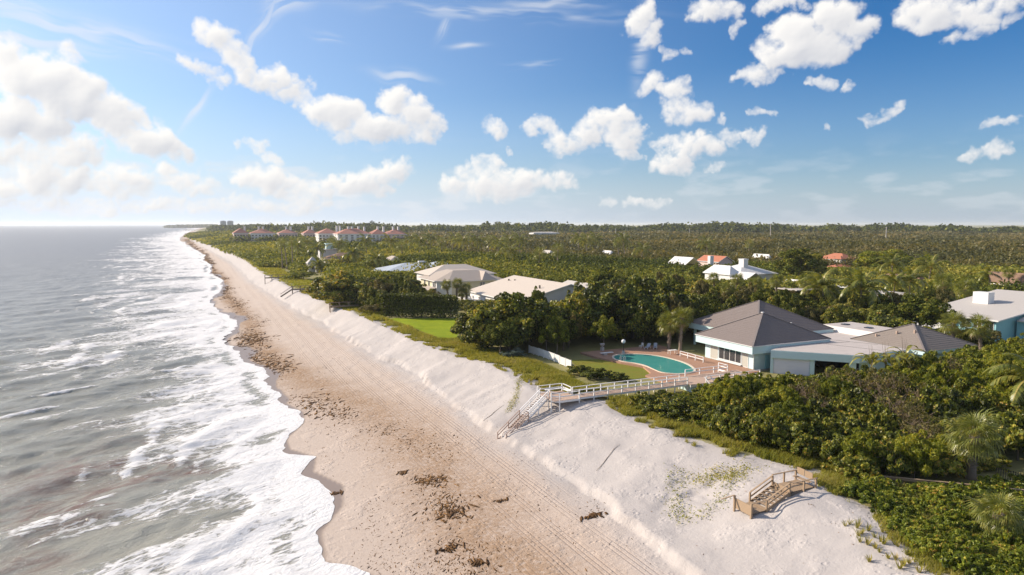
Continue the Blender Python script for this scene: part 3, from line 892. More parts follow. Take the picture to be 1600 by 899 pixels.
def y_on(u, x, z):
    """coast coordinate of a point on the plane X = x seen in photo column u"""
    lo, hi = -30.0, 30000.0
    for _ in range(60):
        mid = (lo + hi) / 2
        if project(x, mid, z)[0] > u:
            lo = mid
        else:
            hi = mid
    return (lo + hi) / 2
def x_on(u, y, z):
    lo, hi = -9000.0, 30000.0
    for _ in range(60):
        mid = (lo + hi) / 2
        if project(mid, y, z)[0] < u:
            lo = mid
        else:
            hi = mid
    return (lo + hi) / 2
def z_on(v, x, y):
    lo, hi = -50.0, 300.0
    for _ in range(50):
        mid = (lo + hi) / 2
        if project(x, y, mid)[1] > v:
            lo = mid
        else:
            hi = mid
    return (lo + hi) / 2

# ------------------------------------------------------------------ main beach house with the pyramid roofs
GZ = 5.0
def window_y(T, x, y0, y1, z0, z1, n=1, mat='white', pane='glass', fr=0.09, dx=0.05):
    """a framed window on a wall facing the sea (normal -x)"""
    m = MB()
    m.box(x - dx, x + 0.02, y0, y1, z1 - fr, z1).box(x - dx, x + 0.02, y0, y1, z0, z0 + fr)
    m.box(x - dx, x + 0.02, y0, y0 + fr, z0 + fr, z1 - fr).box(x - dx, x + 0.02, y1 - fr, y1, z0 + fr, z1 - fr)
    for i in range(1, n):
        yc = y0 + (y1 - y0) * i / n
        m.box(x - dx, x + 0.02, yc - fr / 2, yc + fr / 2, z0 + fr, z1 - fr)
    w = T.part('window', mat, m)
    for i in range(n):
        a, b = y0 + (y1 - y0) * i / n, y0 + (y1 - y0) * (i + 1) / n
        T.part('pane', pane, MB().box(x - 0.02, x - 0.005, a + fr / 2 + 0.005, b - fr / 2 - 0.005, z0 + fr + 0.002, z1 - fr - 0.002), w)
    return w
def window_x(T, y, x0, x1, z0, z1, n=1, mat='white', pane='glass', fr=0.09, dy=0.05):
    m = MB()
    m.box(x0, x1, y - dy, y + 0.02, z1 - fr, z1).box(x0, x1, y - dy, y + 0.02, z0, z0 + fr)
    m.box(x0, x0 + fr, y - dy, y + 0.02, z0 + fr, z1 - fr).box(x1 - fr, x1, y - dy, y + 0.02, z0 + fr, z1 - fr)
    for i in range(1, n):
        xc = x0 + (x1 - x0) * i / n
        m.box(xc - fr / 2, xc + fr / 2, y - dy, y + 0.02, z0 + fr, z1 - fr)
    w = T.part('window', mat, m)
    for i in range(n):
        a, b = x0 + (x1 - x0) * i / n, x0 + (x1 - x0) * (i + 1) / n
        T.part('pane', pane, MB().box(a + fr / 2 + 0.005, b - fr / 2 - 0.005, y - 0.02, y - 0.005, z0 + fr + 0.002, z1 - fr - 0.002), w)
    return w
def courses(mb, x0, x1, y0, y1, ze, zr, step=0.5):
    """low ribs where one course of shingles overlaps the next, on a pyramid roof"""
    cx, cy = (x0 + x1) / 2, (y0 + y1) / 2
    n = int((zr - ze) / (step * 0.45))
    for i in range(1, n):
        f = i / n
        z = ze + (zr - ze) * f + 0.012
        c = [(x0 + (cx - x0) * f, y0 + (cy - y0) * f), (x1 + (cx - x1) * f, y0 + (cy - y0) * f), (x1 + (cx - x1) * f, y1 + (cy - y1) * f), (x0 + (cx - x0) * f, y1 + (cy - y1) * f)]
        for k in (0, 3):
            a, b = c[k], c[(k + 1) % 4]
            mb.bar((a[0], a[1], z), (b[0], b[1], z), 0.05, 0.025)

BH = Thing('beach_house', (95, 90, GZ), 'sprawling pale aqua beach house with grey pyramid roofs beside the pool', 'house')
BH.part('foundation', 'concrete', MB().box(85.9, 102.4, 86.2, 98.9, 4.2, 5.25))
BH.part('wall', 'aqua', MB().box(85.7, 102.2, 86.4, 98.6, 5.25, 8.15))
BH.part('fascia', 'aqua', MB().box(84.5, 102.9, 85.6, 99.9, 8.15, 9.55))
rf = BH.part('roof', 'shingle', MB().hip(84.4, 103.0, 85.5, 100.0, 9.55, 13.9, 'point'), label='front grey shingled pyramid roof')
cm = MB(); courses(cm, 84.4, 103.0, 85.5, 100.0, 9.55, 13.9); BH.part('shingle_course', 'shingle', cm, rf)['kind'] = 'stuff'
BH.part('roof_cap', 'white', MB().box(93.5, 93.9, 92.55, 92.95, 13.82, 14.05), rf)
BH.part('vent_pipe', 'white', MB().tube([(98.5, 90.5, 11.2), (98.5, 90.5, 12.1)], 0.16, 8), rf)
BH.part('wall', 'aqua', MB().box(97.5, 111.8, 98.6, 111.8, 4.6, 8.45))
BH.part('post', 'aqua', MB().box(94.0, 94.4, 111.4, 111.8, 4.6, 8.45))
BH.part('fascia', 'aqua', MB().box(93.2, 112.8, 93.2, 112.8, 8.45, 9.6))
rb = BH.part('roof', 'shingle', MB().hip(93.1, 112.9, 93.1, 112.9, 9.6, 14.7, 'point'), label='rear and higher grey shingled pyramid roof')
cm = MB(); courses(cm, 93.1, 112.9, 93.1, 112.9, 9.6, 14.7); BH.part('shingle_course', 'shingle', cm, rb)['kind'] = 'stuff'
# sea-facing glazing
yA = lambda u: y_on(u, 85.7, 7.0)
window_y(BH, 85.68, yA(1122), yA(1110.5), 5.45, 8.0, 1, pane='curtain')
window_y(BH, 85.68, yA(1158.5), yA(1123.5), 5.75, 8.0, 4, pane='glass')
window_y(BH, 85.68, yA(1169.5), yA(1159.5), 5.35, 8.0, 1, pane='curtain')
BH.part('window_ledge', 'white', MB().box(85.3, 85.72, yA(1160), yA(1122), 5.5, 5.66))
BH.part('door', 'aqua_deep', MB().box(88.2, 89.6, 86.34, 86.42, 5.25, 7.6))
BH.part('doorway_shade_panel', 'dark', MB().box(90.4, 91.3, 86.33, 86.43, 5.25, 7.6))  # solid near-black panel, paints the shade of an open doorway
# low flat-roofed wing with the garage, its front cut at an angle
A_, B_ = (87.0, 84.0), (96.3, 74.4)
flat_poly = [A_, B_, (109.5, 74.4), (122.0, 74.4), (122.0, 99.5), (105.6, 99.5), (103.1, 87.0), (90.5, 85.4)]
BH.part('flat_roof_slab', 'aqua', MB().prism(flat_poly[::1], 7.72, 8.95))
top = [(87.15, 84.05), (96.35, 74.55), (121.9, 74.55), (121.9, 99.4), (105.7, 99.4), (103.2, 87.1), (90.5, 85.5)]
fr_ = BH.part('flat_roof', 'flatroof', MB().prism(top, 8.95, 9.0))
for k, (p, q) in enumerate((((97.0, 92.0), (103.5, 76.0)), ((104.5, 87.5), (108.0, 80.0)), ((100.5, 84.5), (106.0, 84.0)))):
    BH.part('roof_seam', 'dark', MB().bar((*p, 9.012), (*q, 9.012), 0.10, 0.012), fr_)
def diag(f, off=0.0):
    dx, dy = B_[0] - A_[0], B_[1] - A_[1]
    L = math.hypot(dx, dy)
    nx, ny = dy / L, -dx / L
    if nx * -0.7 + ny * -0.7 < 0:
        nx, ny = -nx, -ny
    return A_[0] + dx * f + nx * off, A_[1] + dy * f + ny * off
def dwall(name, mat, f0, f1, z0, z1, th, off, parent=None):
    a, b = diag(f0, off), diag(f1, off)
    zc = (z0 + z1) / 2
    return BH.part(name, mat, MB().bar((*a, zc), (*b, zc), th, z1 - z0), parent)
dwall('wall', 'aqua', 0.0, 0.035, 4.5, 7.72, 0.3, -0.55)
gd = dwall('garage_door', 'garage', 0.037, 0.455, 4.5, 7.55, 0.12, -0.6)
for i in range(1, 5):
    dwall('panel', 'garage', 0.045, 0.447, 4.5 + i * 0.61 - 0.56, 4.5 + i * 0.61 - 0.03, 0.03, -0.52, gd)
dwall('wall', 'aqua', 0.037, 0.455, 7.55, 7.72, 0.25, -0.55)
dwall('pillar', 'aqua', 0.457, 0.51, 4.5, 7.72, 0.35, -0.55)
dwall('pillar', 'aqua', 0.89, 0.97, 4.5, 7.72, 0.35, -0.55)
BH.part('carport_wall', 'dark', MB().prism([(99.0, 85.0), (106.0, 78.0), (106.3, 78.3), (99.3, 85.3)], 4.5, 7.7))  # wall coloured near-black so the recess looks deep in shade
BH.part('carport_floor', 'concrete', MB().prism([diag(0.5, -0.4), diag(0.9, -0.4), (106, 78), (99, 85)], 4.4, 4.56))
BH.part('wall', 'aqua', MB().box(97.4, 121.5, 75.0, 75.3, 4.4, 7.7))
BH.part('wall', 'aqua', MB().box(121.2, 121.5, 75.3, 99.0, 4.4, 7.7))
BH.part('wall', 'aqua', MB().box(105.5, 121.2, 98.7, 99.0, 4.4, 7.7))
# raised roof box with skylights
bx = BH.part('roof_box', 'white', MB().box(113.2, 121.3, 84.2, 96.2, 9.0, 10.1))
BH.part('roof_membrane', 'flatroof', MB().box(113.35, 121.15, 84.35, 96.05, 10.1, 10.14), bx)
for (x, y) in ((116.0, 93.0), (116.2, 88.0)):
    BH.part('skylight', 'skyglass', MB().box(x, x + 1.2, y, y + 1.2, 10.14, 10.32), bx)
# hipped wing on the landward side
BH.part('wall', 'aqua', MB().box(109.3, 122.0, 72.6, 74.9, 4.4, 8.4))
BH.part('fascia', 'aqua', MB().box(108.7, 122.7, 72.0, 86.0, 8.4, 9.05))
rh = BH.part('roof', 'hipshingle', MB().hip(108.6, 122.8, 71.9, 86.1, 9.05, 12.3, 'point'), label='landward taupe pyramid roof')
cm = MB(); courses(cm, 108.6, 122.8, 71.9, 86.1, 9.05, 12.3); BH.part('shingle_course', 'hipshingle', cm, rh)['kind'] = 'stuff'
BH.part('vent_pipe', 'deckwood', MB().tube([(112.2, 79.5, 10.7), (112.2, 79.5, 11.2)], 0.2, 8), rh)
BH.part('vent_pipe', 'deckwood', MB().tube([(113.2, 76.9, 11.0), (113.2, 76.9, 11.7)], 0.2, 8), rh)
BH.part('vent_pipe', 'deckwood', MB().tube([(110.6, 82.3, 9.8), (110.6, 82.3, 10.4)], 0.18, 8), rh)

def hip_caps(parent, x0, x1, y0, y1, ze, zr, mat):
    cx, cy = (x0 + x1) / 2, (y0 + y1) / 2
    for (x, y) in ((x0, y0), (x1, y0), (x0, y1), (x1, y1)):
        BH.part('hip_cap', mat, MB().bar((x, y, ze + 0.05), (cx, cy, zr + 0.05), 0.30, 0.07), parent)
M['capshingle'] = simple('worn_cap_shingles', (0.25, 0.215, 0.20), 0.9, 0.25, 6.0, 0.2)
hip_caps(rf, 84.4, 103.0, 85.5, 100.0, 9.55, 13.9, M['capshingle'])
hip_caps(rb, 93.1, 112.9, 93.1, 112.9, 9.6, 14.7, M['capshingle'])
hip_caps(rh, 108.6, 122.8, 71.9, 86.1, 9.05, 12.3, M['capshingle'])
for (a, b) in (((84.38, 85.5, 9.5), (84.38, 100.0, 9.5)), ((84.4, 85.46, 9.5), (103.0, 85.46, 9.5))):
    BH.part('gutter', 'white', MB().bar(a, b, 0.12, 0.10))
BH.part('downpipe', 'white', MB().tube([(85.55, 86.3, 5.2), (85.55, 86.3, 8.15)], 0.06, 6))
# ------------------------------------------------------------------ patio, pool, lawns
sheet('lawn', [(60.5, 90), (72.5, 90), (70, 97), (69, 101), (68.3, 106), (62, 108), (60, 100)], M['drylawn'], 0.05, 0.5, 'patchy dry lawn between the dune and the pool patio')
patio = MB().prism([(66.3, 84.6), (85.6, 84.6), (85.6, 112.5), (67.0, 112.5), (67.2, 107.5), (68.6, 101), (70.2, 96.5), (68.2, 91.5), (66.3, 90.5)], 4.7, 5.36).build('patio', M['brick'])
tag(patio, 'terracotta brick patio round the pool', kind='structure')
PC = [at(*p, 5.45) for p in ((958, 557), (964, 554.5), (978, 553.3), (1003, 553.6), (1028, 556), (1052, 561.5), (1072, 568), (1083, 575), (1085, 579.5), (1076, 582.5), (1058, 584), (1034, 582), (1022, 577), (1010, 571), (996, 567.5), (975, 565), (962, 561.5))]
def smooth_loop(p, k=3):
    p = [Vector(q) for q in p]
    for _ in range(k):
        q = []
        for i in range(len(p)):
            a, b = p[i], p[(i + 1) % len(p)]
            q += [a * 0.75 + b * 0.25, a * 0.25 + b * 0.75]
        p = q
    return p
PL = smooth_loop(PC, 2)
cen = sum(PL, Vector((0, 0))) / len(PL)
PT = Thing('swimming_pool', (cen.x, cen.y, 5.36), 'kidney shaped swimming pool with turquoise water and pale coping', 'pool')
outer = [p + (p - cen).normalized() * 0.42 for p in PL]
cp_ = MB()
n = len(PL)
cp_.add([(p.x, p.y, 5.46) for p in PL] + [(p.x, p.y, 5.46) for p in outer] + [(p.x, p.y, 5.30) for p in PL] + [(p.x, p.y, 5.30) for p in outer],
        [(i, (i + 1) % n, n + (i + 1) % n, n + i) for i in range(n)] + [(i, 2 * n + i, 2 * n + (i + 1) % n, (i + 1) % n) for i in range(n)] + [(n + i, n + (i + 1) % n, 3 * n + (i + 1) % n, 3 * n + i) for i in range(n)])
PT.part('coping', 'coping', cp_)
def pool_mat():
    m, t, p, out = principled('pool_water')
    g = t.new('ShaderNodeTexCoord').outputs['Object']
    t.set(p.inputs['Base Color'], t.mix(t.noise(g, 0.35, 3.0, 0.5), (0.05, 0.26, 0.235), (0.085, 0.335, 0.29)))
    p.inputs['Roughness'].default_value = 0.06
    p.inputs['IOR'].default_value = 1.33
    p.inputs['Specular IOR Level'].default_value = 0.25
    b = t.new('ShaderNodeBump', {'Height': t.noise(g, 1.8, 3.0, 0.5), 'Strength': 0.12, 'Distance': 0.05})
    t.l.new(b.outputs[0], p.inputs['Normal'])
    return m
PT.part('water', pool_mat(), MB().add([(p.x, p.y, 5.385) for p in PL], [tuple(range(n))]))
for (u, v) in ((969, 563.5), (975, 564)):
    x, y = at(u, v, 5.46)
    PT.part('ladder_rail', 'white', MB().tube([(x, y, 5.4), (x, y, 6.1), (x + 0.15, y + 0.1, 6.25), (x + 0.5, y + 0.3, 6.2), (x + 0.65, y + 0.4, 5.4)], 0.035, 6))
x, y = at(947, 553.5, 5.5)
DB = Thing('diving_board', (x, y, 5.36), 'white diving board at the far end of the pool', 'diving board')
DB.part('board', 'white', MB().box(x - 1.2, x + 1.5, y - 0.3, y + 0.3, 5.72, 5.80))
DB.part('stand', 'concrete', MB().box(x - 0.7, x + 0.1, y - 0.28, y + 0.28, 5.3, 5.72))
x, y = at(974, 553.0, 5.4)
LP = Thing('globe_lamp', (x, y, 5.36), 'garden lamp with a white globe on a dark post behind the pool', 'lamp')
LP.part('base', 'concrete', MB().tube([(x, y, 5.3), (x, y, 6.0)], [0.35, 0.22], 10))
LP.part('post', 'black', MB().tube([(x, y, 6.0), (x, y, 7.35)], 0.07, 8))
LP.part('collar', 'black', MB().tube([(x, y, 7.3), (x, y, 7.42)], 0.18, 10))
LP.part('globe', 'globe', MB().ball((x, y, 7.78), 0.40, 14, 10), smooth=True)
x, y = at(941, 549.5, 5.2)
UR = Thing('stone_urn', (x, y, 5.0), 'pale stone urn on a pedestal under the dark trees', 'urn')
UR.part('pedestal', 'concrete', MB().box(x - 0.28, x + 0.28, y - 0.28, y + 0.28, 4.9, 6.05))
UR.part('bowl', 'concrete', MB().tube([(x, y, 6.05), (x, y, 6.15), (x, y, 6.3), (x, y, 6.6), (x, y, 6.75)], [0.2, 0.12, 0.3, 0.46, 0.52], 12))
def lounger(u, v, rz, label):
    x, y = at(u, v, 5.4)
    T = Thing('pool_lounger', (x, y, 5.36), label, 'lounger', 'loungers at the pool')
    T.org = (0, 0, 0)
    T.o.rotation_euler = (0, 0, rz)
    for (a, b) in ((-0.9, -0.3), (-0.9, 0.3), (0.9, -0.3), (0.9, 0.3)):
        T.part('leg', 'white', MB().box(a - 0.03, a + 0.03, b - 0.03, b + 0.03, 0, 0.34))
    T.part('seat', 'fabric', MB().box(-0.95, 0.3, -0.34, 0.34, 0.34, 0.44))
    T.part('backrest', 'fabric', MB().bar((0.3, 0, 0.39), (1.0, 0, 0.95), 0.68, 0.09))
lounger(1012, 545, 0.6, 'slatted blue grey lounger nearest the pool edge among the shaded seats')
lounger(1024, 544.5, 0.9, 'blue grey lounger closer to the palm trunks behind the pool')
x, y = at(1002, 544, 5.4)
AC = Thing('garden_armchair', (x, y, 5.36), 'white tubular armchair beside the loungers in the shade', 'chair')
for (a, b) in ((-0.3, -0.3), (-0.3, 0.3), (0.3, -0.3), (0.3, 0.3)):
    AC.part('leg', 'white', MB().tube([(x + a, y + b, 5.36), (x + a, y + b, 5.8 if a < 0 else 6.45)], 0.035, 6))
AC.part('seat', 'white', MB().box(x - 0.33, x + 0.33, y - 0.33, y + 0.33, 5.8, 5.87))
AC.part('backrest', 'white', MB().box(x + 0.27, x + 0.32, y - 0.3, y + 0.3, 6.0, 6.45))
x, y = at(1051, 553, 5.4)
TB = Thing('patio_table', (x, y, 5.36), 'white patio table beside the palm trunks', 'table')
TB.part('top', 'white', MB().box(x - 0.9, x + 0.9, y - 0.4, y + 0.4, 6.06, 6.13))
for a in (-0.8, 0.8):
    for b in (-0.33, 0.33):
        TB.part('leg', 'white', MB().box(x + a - 0.04, x + a + 0.04, y + b - 0.04, y + b + 0.04, 5.36, 6.06))

# ------------------------------------------------------------------ white dune walkover with its long flight of steps
DK = 6.2
WK = Thing('boardwalk', (56, 81, 4.6), 'long white railed boardwalk from the house over the dune down to the beach', 'boardwalk')
def planks(T, x0, x1, y0, y1, z, along='x', w=0.145, mat='deckwood', parent=None):
    m = MB()
    a, b = (x0, x1) if along == 'x' else (y0, y1)
    k = a
    while k < b - 0.02:
        e = min(k + w - 0.012, b)
        dz = random.uniform(-0.006, 0.006)
        if along == 'x':
            m.box(k, e, y0, y1, z - 0.045 + dz, z + dz)
        else:
            m.box(x0, x1, k, e, z - 0.045 + dz, z + dz)
        k += w
    p = T.part('deck', mat, m, parent)
    p['kind'] = 'stuff'
    return p
def railing(T, pts, zdeck, zrail, spacing, mat='trimwhite', foot=None, rails=(0.0, -0.48), pw=0.13, rw=0.15, rh=0.06, skip_first=False, low=True):
    """posts and rails along a run of points"""
    for (a, b) in zip(pts[:-1], pts[1:]):
        L = math.hypot(b[0] - a[0], b[1] - a[1])
        n = max(1, round(L / spacing))
        for i in range(n + 1):
            if i == 0 and (skip_first or a is not pts[0]):
                continue
            f = i / n
            x, y = a[0] + (b[0] - a[0]) * f, a[1] + (b[1] - a[1]) * f
            zb = (foot if foot is not None else hz(x, y) - 0.3)
            T.part('post', mat, MB().box(x - pw / 2, x + pw / 2, y - pw / 2, y + pw / 2, min(zb, zdeck - 0.2), zrail - 0.031))
        for k, dz in enumerate(rails):
            w, h = (rw, rh) if k == 0 else (0.05, 0.14)
            T.part('rail', mat, MB().bar((a[0], a[1], zrail + dz), (b[0], b[1], zrail + dz), w, h))
        if low:
            T.part('side_beam', mat, MB().bar((a[0], a[1], zdeck - 0.17), (b[0], b[1], zdeck - 0.17), 0.07, 0.24))
planks(WK, 47.4, 66.2, 79.85, 81.75, DK)
railing(WK, [(47.5, 79.85), (66.2, 79.85)], DK, DK + 1.02, 2.35)
railing(WK, [(47.5, 81.75), (66.2, 81.75)], DK, DK + 1.02, 2.35)
# landing at the top of the steps, with benches
planks(WK, 43.4, 47.35, 79.6, 84.4, DK - 0.05)
railing(WK, [(47.3, 79.5), (44.2, 79.5)], DK - 0.05, DK + 0.98, 3.0)
railing(WK, [(47.35, 84.5), (43.4, 84.5)], DK - 0.05, DK + 0.98, 2.0)
railing(WK, [(47.42, 84.3), (47.42, 81.98)], DK - 0.045, DK + 0.972, 2.5, skip_first=True)
railing(WK, [(44.2, 79.5), (43.4, 80.4)], DK - 0.05, DK + 0.975, 1.5, skip_first=True)
WK.part('bench_seat', 'trimwhite', MB().box(44.4, 47.2, 83.9, 84.4, 6.58, 6.64))
WK.part('bench_seat', 'trimwhite', MB().box(46.9, 47.3, 82.0, 83.8, 6.58, 6.64))
# flight of steps
st_top, st_bot = Vector((43.5, 82.5, DK - 0.05)), Vector((35.2, 78.75, 2.0))
dirv = (st_bot - st_top)
hdir = Vector((dirv.x, dirv.y, 0)).normalized()
side = Vector((-hdir.y, hdir.x, 0))
HW = 0.72
FL = WK.part('steps', 'trimwhite', MB().bar(st_top + side * HW + Vector((0, 0, -.12)), st_bot + side * HW + Vector((0, 0, -.12)), 0.06, 0.26))
WK.part('stringer', 'stairwood', MB().bar(st_top - side * HW + Vector((0, 0, -.12)), st_bot - side * HW + Vector((0, 0, -.12)), 0.06, 0.26), FL)
NT_ = 26
for i in range(1, NT_):
    f = i / NT_
    c = st_top.lerp(st_bot, f)
    WK.part('tread', 'trimwhite' if f < 0.45 else 'stairwood', MB().bar(c - side * (HW + 0.08), c + side * (HW + 0.08), 0.27, 0.045), FL)
for sgn in (-1, 1):
    for (k0, k1, mt) in ((0.0, 0.5, 'trimwhite'), (0.5, 1.0, 'stairwood')):
        a, b = st_top.lerp(st_bot, k0), st_top.lerp(st_bot, k1)
        for (dz, w, h) in ((0.98, 0.13, 0.07), (0.55, 0.05, 0.13)):
            WK.part('handrail', mt, MB().bar(a + side * HW * sgn + Vector((0, 0, dz)), b + side * HW * sgn + Vector((0, 0, dz)), w, h), FL)
    for f in (0.02, 0.26, 0.5, 0.75, 0.985):
        c = st_top.lerp(st_bot, f) + side * (HW + 0.05) * sgn
        WK.part('post', 'trimwhite' if f < 0.45 else 'stairwood', MB().box(c.x - 0.06, c.x + 0.06, c.y - 0.06, c.y + 0.06, hz(c.x, c.y) - 0.5, c.z + 0.95), FL)

# raised white deck in front of the house with steps and rails
HD = Thing('house_deck', (76, 82, 4.8), 'raised white railed deck between the boardwalk and the house windows', 'deck')
planks(HD, 66.25, 80.0, 79.2, 84.4, DK)
HD.part('deck_beam', 'trimwhite', MB().box(66.3, 79.9, 79.25, 79.4, DK - 0.4, DK - 0.06))
railing(HD, [(69.2, 79.2), (79.9, 79.2)], DK, DK + 1.0, 2.7)
railing(HD, [(69.4, 84.3), (78.0, 84.3)], DK, DK + 1.0, 2.9)
HD.part('base_wall', 'aqua', MB().box(66.6, 68.4, 79.5, 81.9, 4.4, DK - 0.06))
HD.part('base_wall', 'white', MB().box(69.5, 79.6, 79.5, 84.2, 4.4, DK - 0.42))
for i in range(7):
    HD.part('tread', 'trimwhite', MB().box(68.9, 69.9, 78.9 - i * 0.28, 79.17 - i * 0.28, DK - 0.22 - i * 0.19, DK - 0.17 - i * 0.19))
for xx in (68.85, 69.95):
    HD.part('stringer', 'trimwhite', MB().bar((xx, 79.2, DK - 0.2), (xx, 77.0, 4.75), 0.06, 0.3))
    HD.part('handrail', 'trimwhite', MB().bar((xx, 79.2, DK + 0.95), (xx, 77.0, 5.75), 0.1, 0.08))
railing(HD, [(78.0, 84.4), (78.0, 86.4)], DK - 0.004, DK + 0.995, 2.0, skip_first=True)
# rail at the far side of the patio
PR = Thing('patio_railing', (82, 97, 5.36), 'white two rail fence at the pool between table and house', 'railing')
a0, a1 = at(1063, 556.5, 5.4), at(1099, 566.5, 5.4)
railing(PR, [a0, a1], 5.36, 6.35, 2.2, foot=5.3, low=False)

# ------------------------------------------------------------------ white panel fence by the dune
FE = Thing('panel_fence', (58.5, 109, 4.8), 'white paneled fence running back from the dune beside the lawn', 'fence')
ys_f = np.linspace(101.2, 117.6, 9)
for i, y in enumerate(ys_f):
    z = hz(58.5, y)
    FE.part('post', 'white', MB().box(58.43, 58.57, y - 0.07, y + 0.07, z - 0.3, z + 1.55))
for a, b in zip(ys_f[:-1], ys_f[1:]):
    z = hz(58.5, (a + b) / 2)
    p = FE.part('panel', 'white', MB().box(58.48, 58.52, a + 0.075, b - 0.075, z + 0.12, z + 1.40))
    FE.part('top_rail', 'white', MB().box(58.45, 58.55, a + 0.075, b - 0.075, z + 1.40, z + 1.48), p)

# ------------------------------------------------------------------ brown timber steps on the near dune
BS = Thing('timber_steps', (45, 44.5, 5), 'raw brown timber steps with railings coming down the near dune', 'steps')
def wp(u, v, z):
    return Vector((*at(u, v, z), z))
YN, YF = 43.2, 45.2
ZL, ZU = 4.95, 6.05
top_n, top_f = Vector((47.6, YN, ZU)), Vector((47.6, YF, ZU))
bot_n, bot_f = Vector((44.9, YN, ZL)), Vector((44.9, YF, ZL))
NB = 6
for i in range(NB + 1):
    f = i / NB
    a, b = top_n.lerp(bot_n, f), top_f.lerp(bot_f, f)
    BS.part('tread', 'rawwood', MB().bar(a, b, 0.34, 0.05))
for (a, b) in ((top_n, bot_n), (top_f, bot_f)):
    BS.part('stringer', 'rawwood', MB().bar(a + Vector((0, 0, -.1)), b + Vector((0, 0, -.1)), 0.06, 0.28))
    BS.part('handrail', 'rawwood', MB().bar(a + Vector((0, 0, .88)), b + Vector((0, 0, 0.85)), 0.16, 0.05))
    BS.part('rail', 'rawwood', MB().bar(a + Vector((0, 0, .45)), b + Vector((0, 0, .4)), 0.05, 0.14))
    for f in (0.0, 1.0):
        c = a.lerp(b, f)
        BS.part('post', 'rawwood', MB().box(c.x - 0.07, c.x + 0.07, c.y - 0.07, c.y + 0.07, c.z - 1.5, c.z + 0.84))
# lower landing with its broken rail
planks(BS, 43.2, 44.8, YN, YF, ZL - 0.06, mat='rawwood')
BS.part('end_panel', 'rawwood', MB().box(43.12, 43.2, YN, YF, ZL - 0.3, ZL + 0.62))
for y in (YN - 0.02, YF + 0.02):
    BS.part('post', 'rawwood', MB().box(43.03, 43.19, y - 0.08, y + 0.08, ZL - 1.5, ZL + 0.86))
BS.part('rail', 'rawwood', MB().bar((43.1, YN - 0.03, ZL + 0.84), (44.8, YN - 0.03, ZL + 0.86), 0.16, 0.05))
BS.part('loose_rail', 'rawwood', MB().bar((43.1, YF + 0.03, ZL + 0.87), (42.0, YF + 0.5, ZL + 0.5), 0.16, 0.05))
# upper platform with benches
planks(BS, 47.75, 50.8, YN, YF, ZU, mat='rawwood')
BS.part('skirt', 'rawwood', MB().box(47.62, 47.7, YN, YF, ZU - 0.7, ZU + 0.3))
BS.part('platform_beam', 'greywood', MB().box(47.75, 50.8, YN - 0.1, YN - 0.02, ZU - 0.55, ZU - 0.06))
for y in (YN - 0.15, YF + 0.15):
    BS.part('rail', 'rawwood', MB().bar((47.7, y, ZU + 0.88), (50.9, y, ZU + 0.86), 0.16, 0.05))
    for x in (49.2, 50.7):
        BS.part('post', 'rawwood', MB().box(x - 0.07, x + 0.07, y - 0.07, y + 0.07, ZU - 1.5, ZU + 0.83))
for k in (0, 1):
    BS.part('bench_back', 'rawwood', MB().bar((50.55 + k * 0.1, YN + 0.1 + k * 1.0, ZU + 0.95), (50.55 + k * 0.1, YN + 0.95 + k * 1.0, ZU + 0.95), 0.05, 0.62))
BS.part('bench_seat', 'rawwood', MB().box(50.05, 50.5, YN + 0.1, YF - 0.05, ZU + 0.42, ZU + 0.48))

BR = Thing('timber_walkway_rail', (64, 37, 5), 'long brown timber walkway edge emerging from the sea grape near the palm', 'walkway')
pa, pb = wp(1478, 756, 6.0), wp(1640, 772, 6.0)
pa2 = pa + (pa - pb) * 0.9
BR.part('edge_beam', 'rawwood', MB().bar(pa2, pb, 0.09, 0.22))
BR.part('rail_cap', 'rawwood', MB().bar(pa2 + Vector((0, 0, .14)), pb + Vector((0, 0, .14)), 0.22, 0.05))
for i in range(9):
    c = pa2.lerp(pb, i / 8)
    BR.part('post', 'greywood', MB().box(c.x - 0.06, c.x + 0.06, c.y + 0.06, c.y + 0.18, c.z - 1.6, c.z + 0.1))
BF = Thing('metal_fence', (70.5, 38, 5), 'black metal picket fence in the shade behind the palm trunk', 'fence')
q0, q1 = wp(1556, 746, 5.3), wp(1610, 758, 5.3)
for i in range(15):
    c = q0.lerp(q1, i / 14)
    BF.part('picket', 'black', MB().box(c.x - 0.02, c.x + 0.02, c.y - 0.02, c.y + 0.02, 4.9, 6.3))
for z in (5.2, 6.2):
    BF.part('rail', 'black', MB().bar((q0.x, q0.y, z), (q1.x, q1.y, z), 0.035, 0.035))

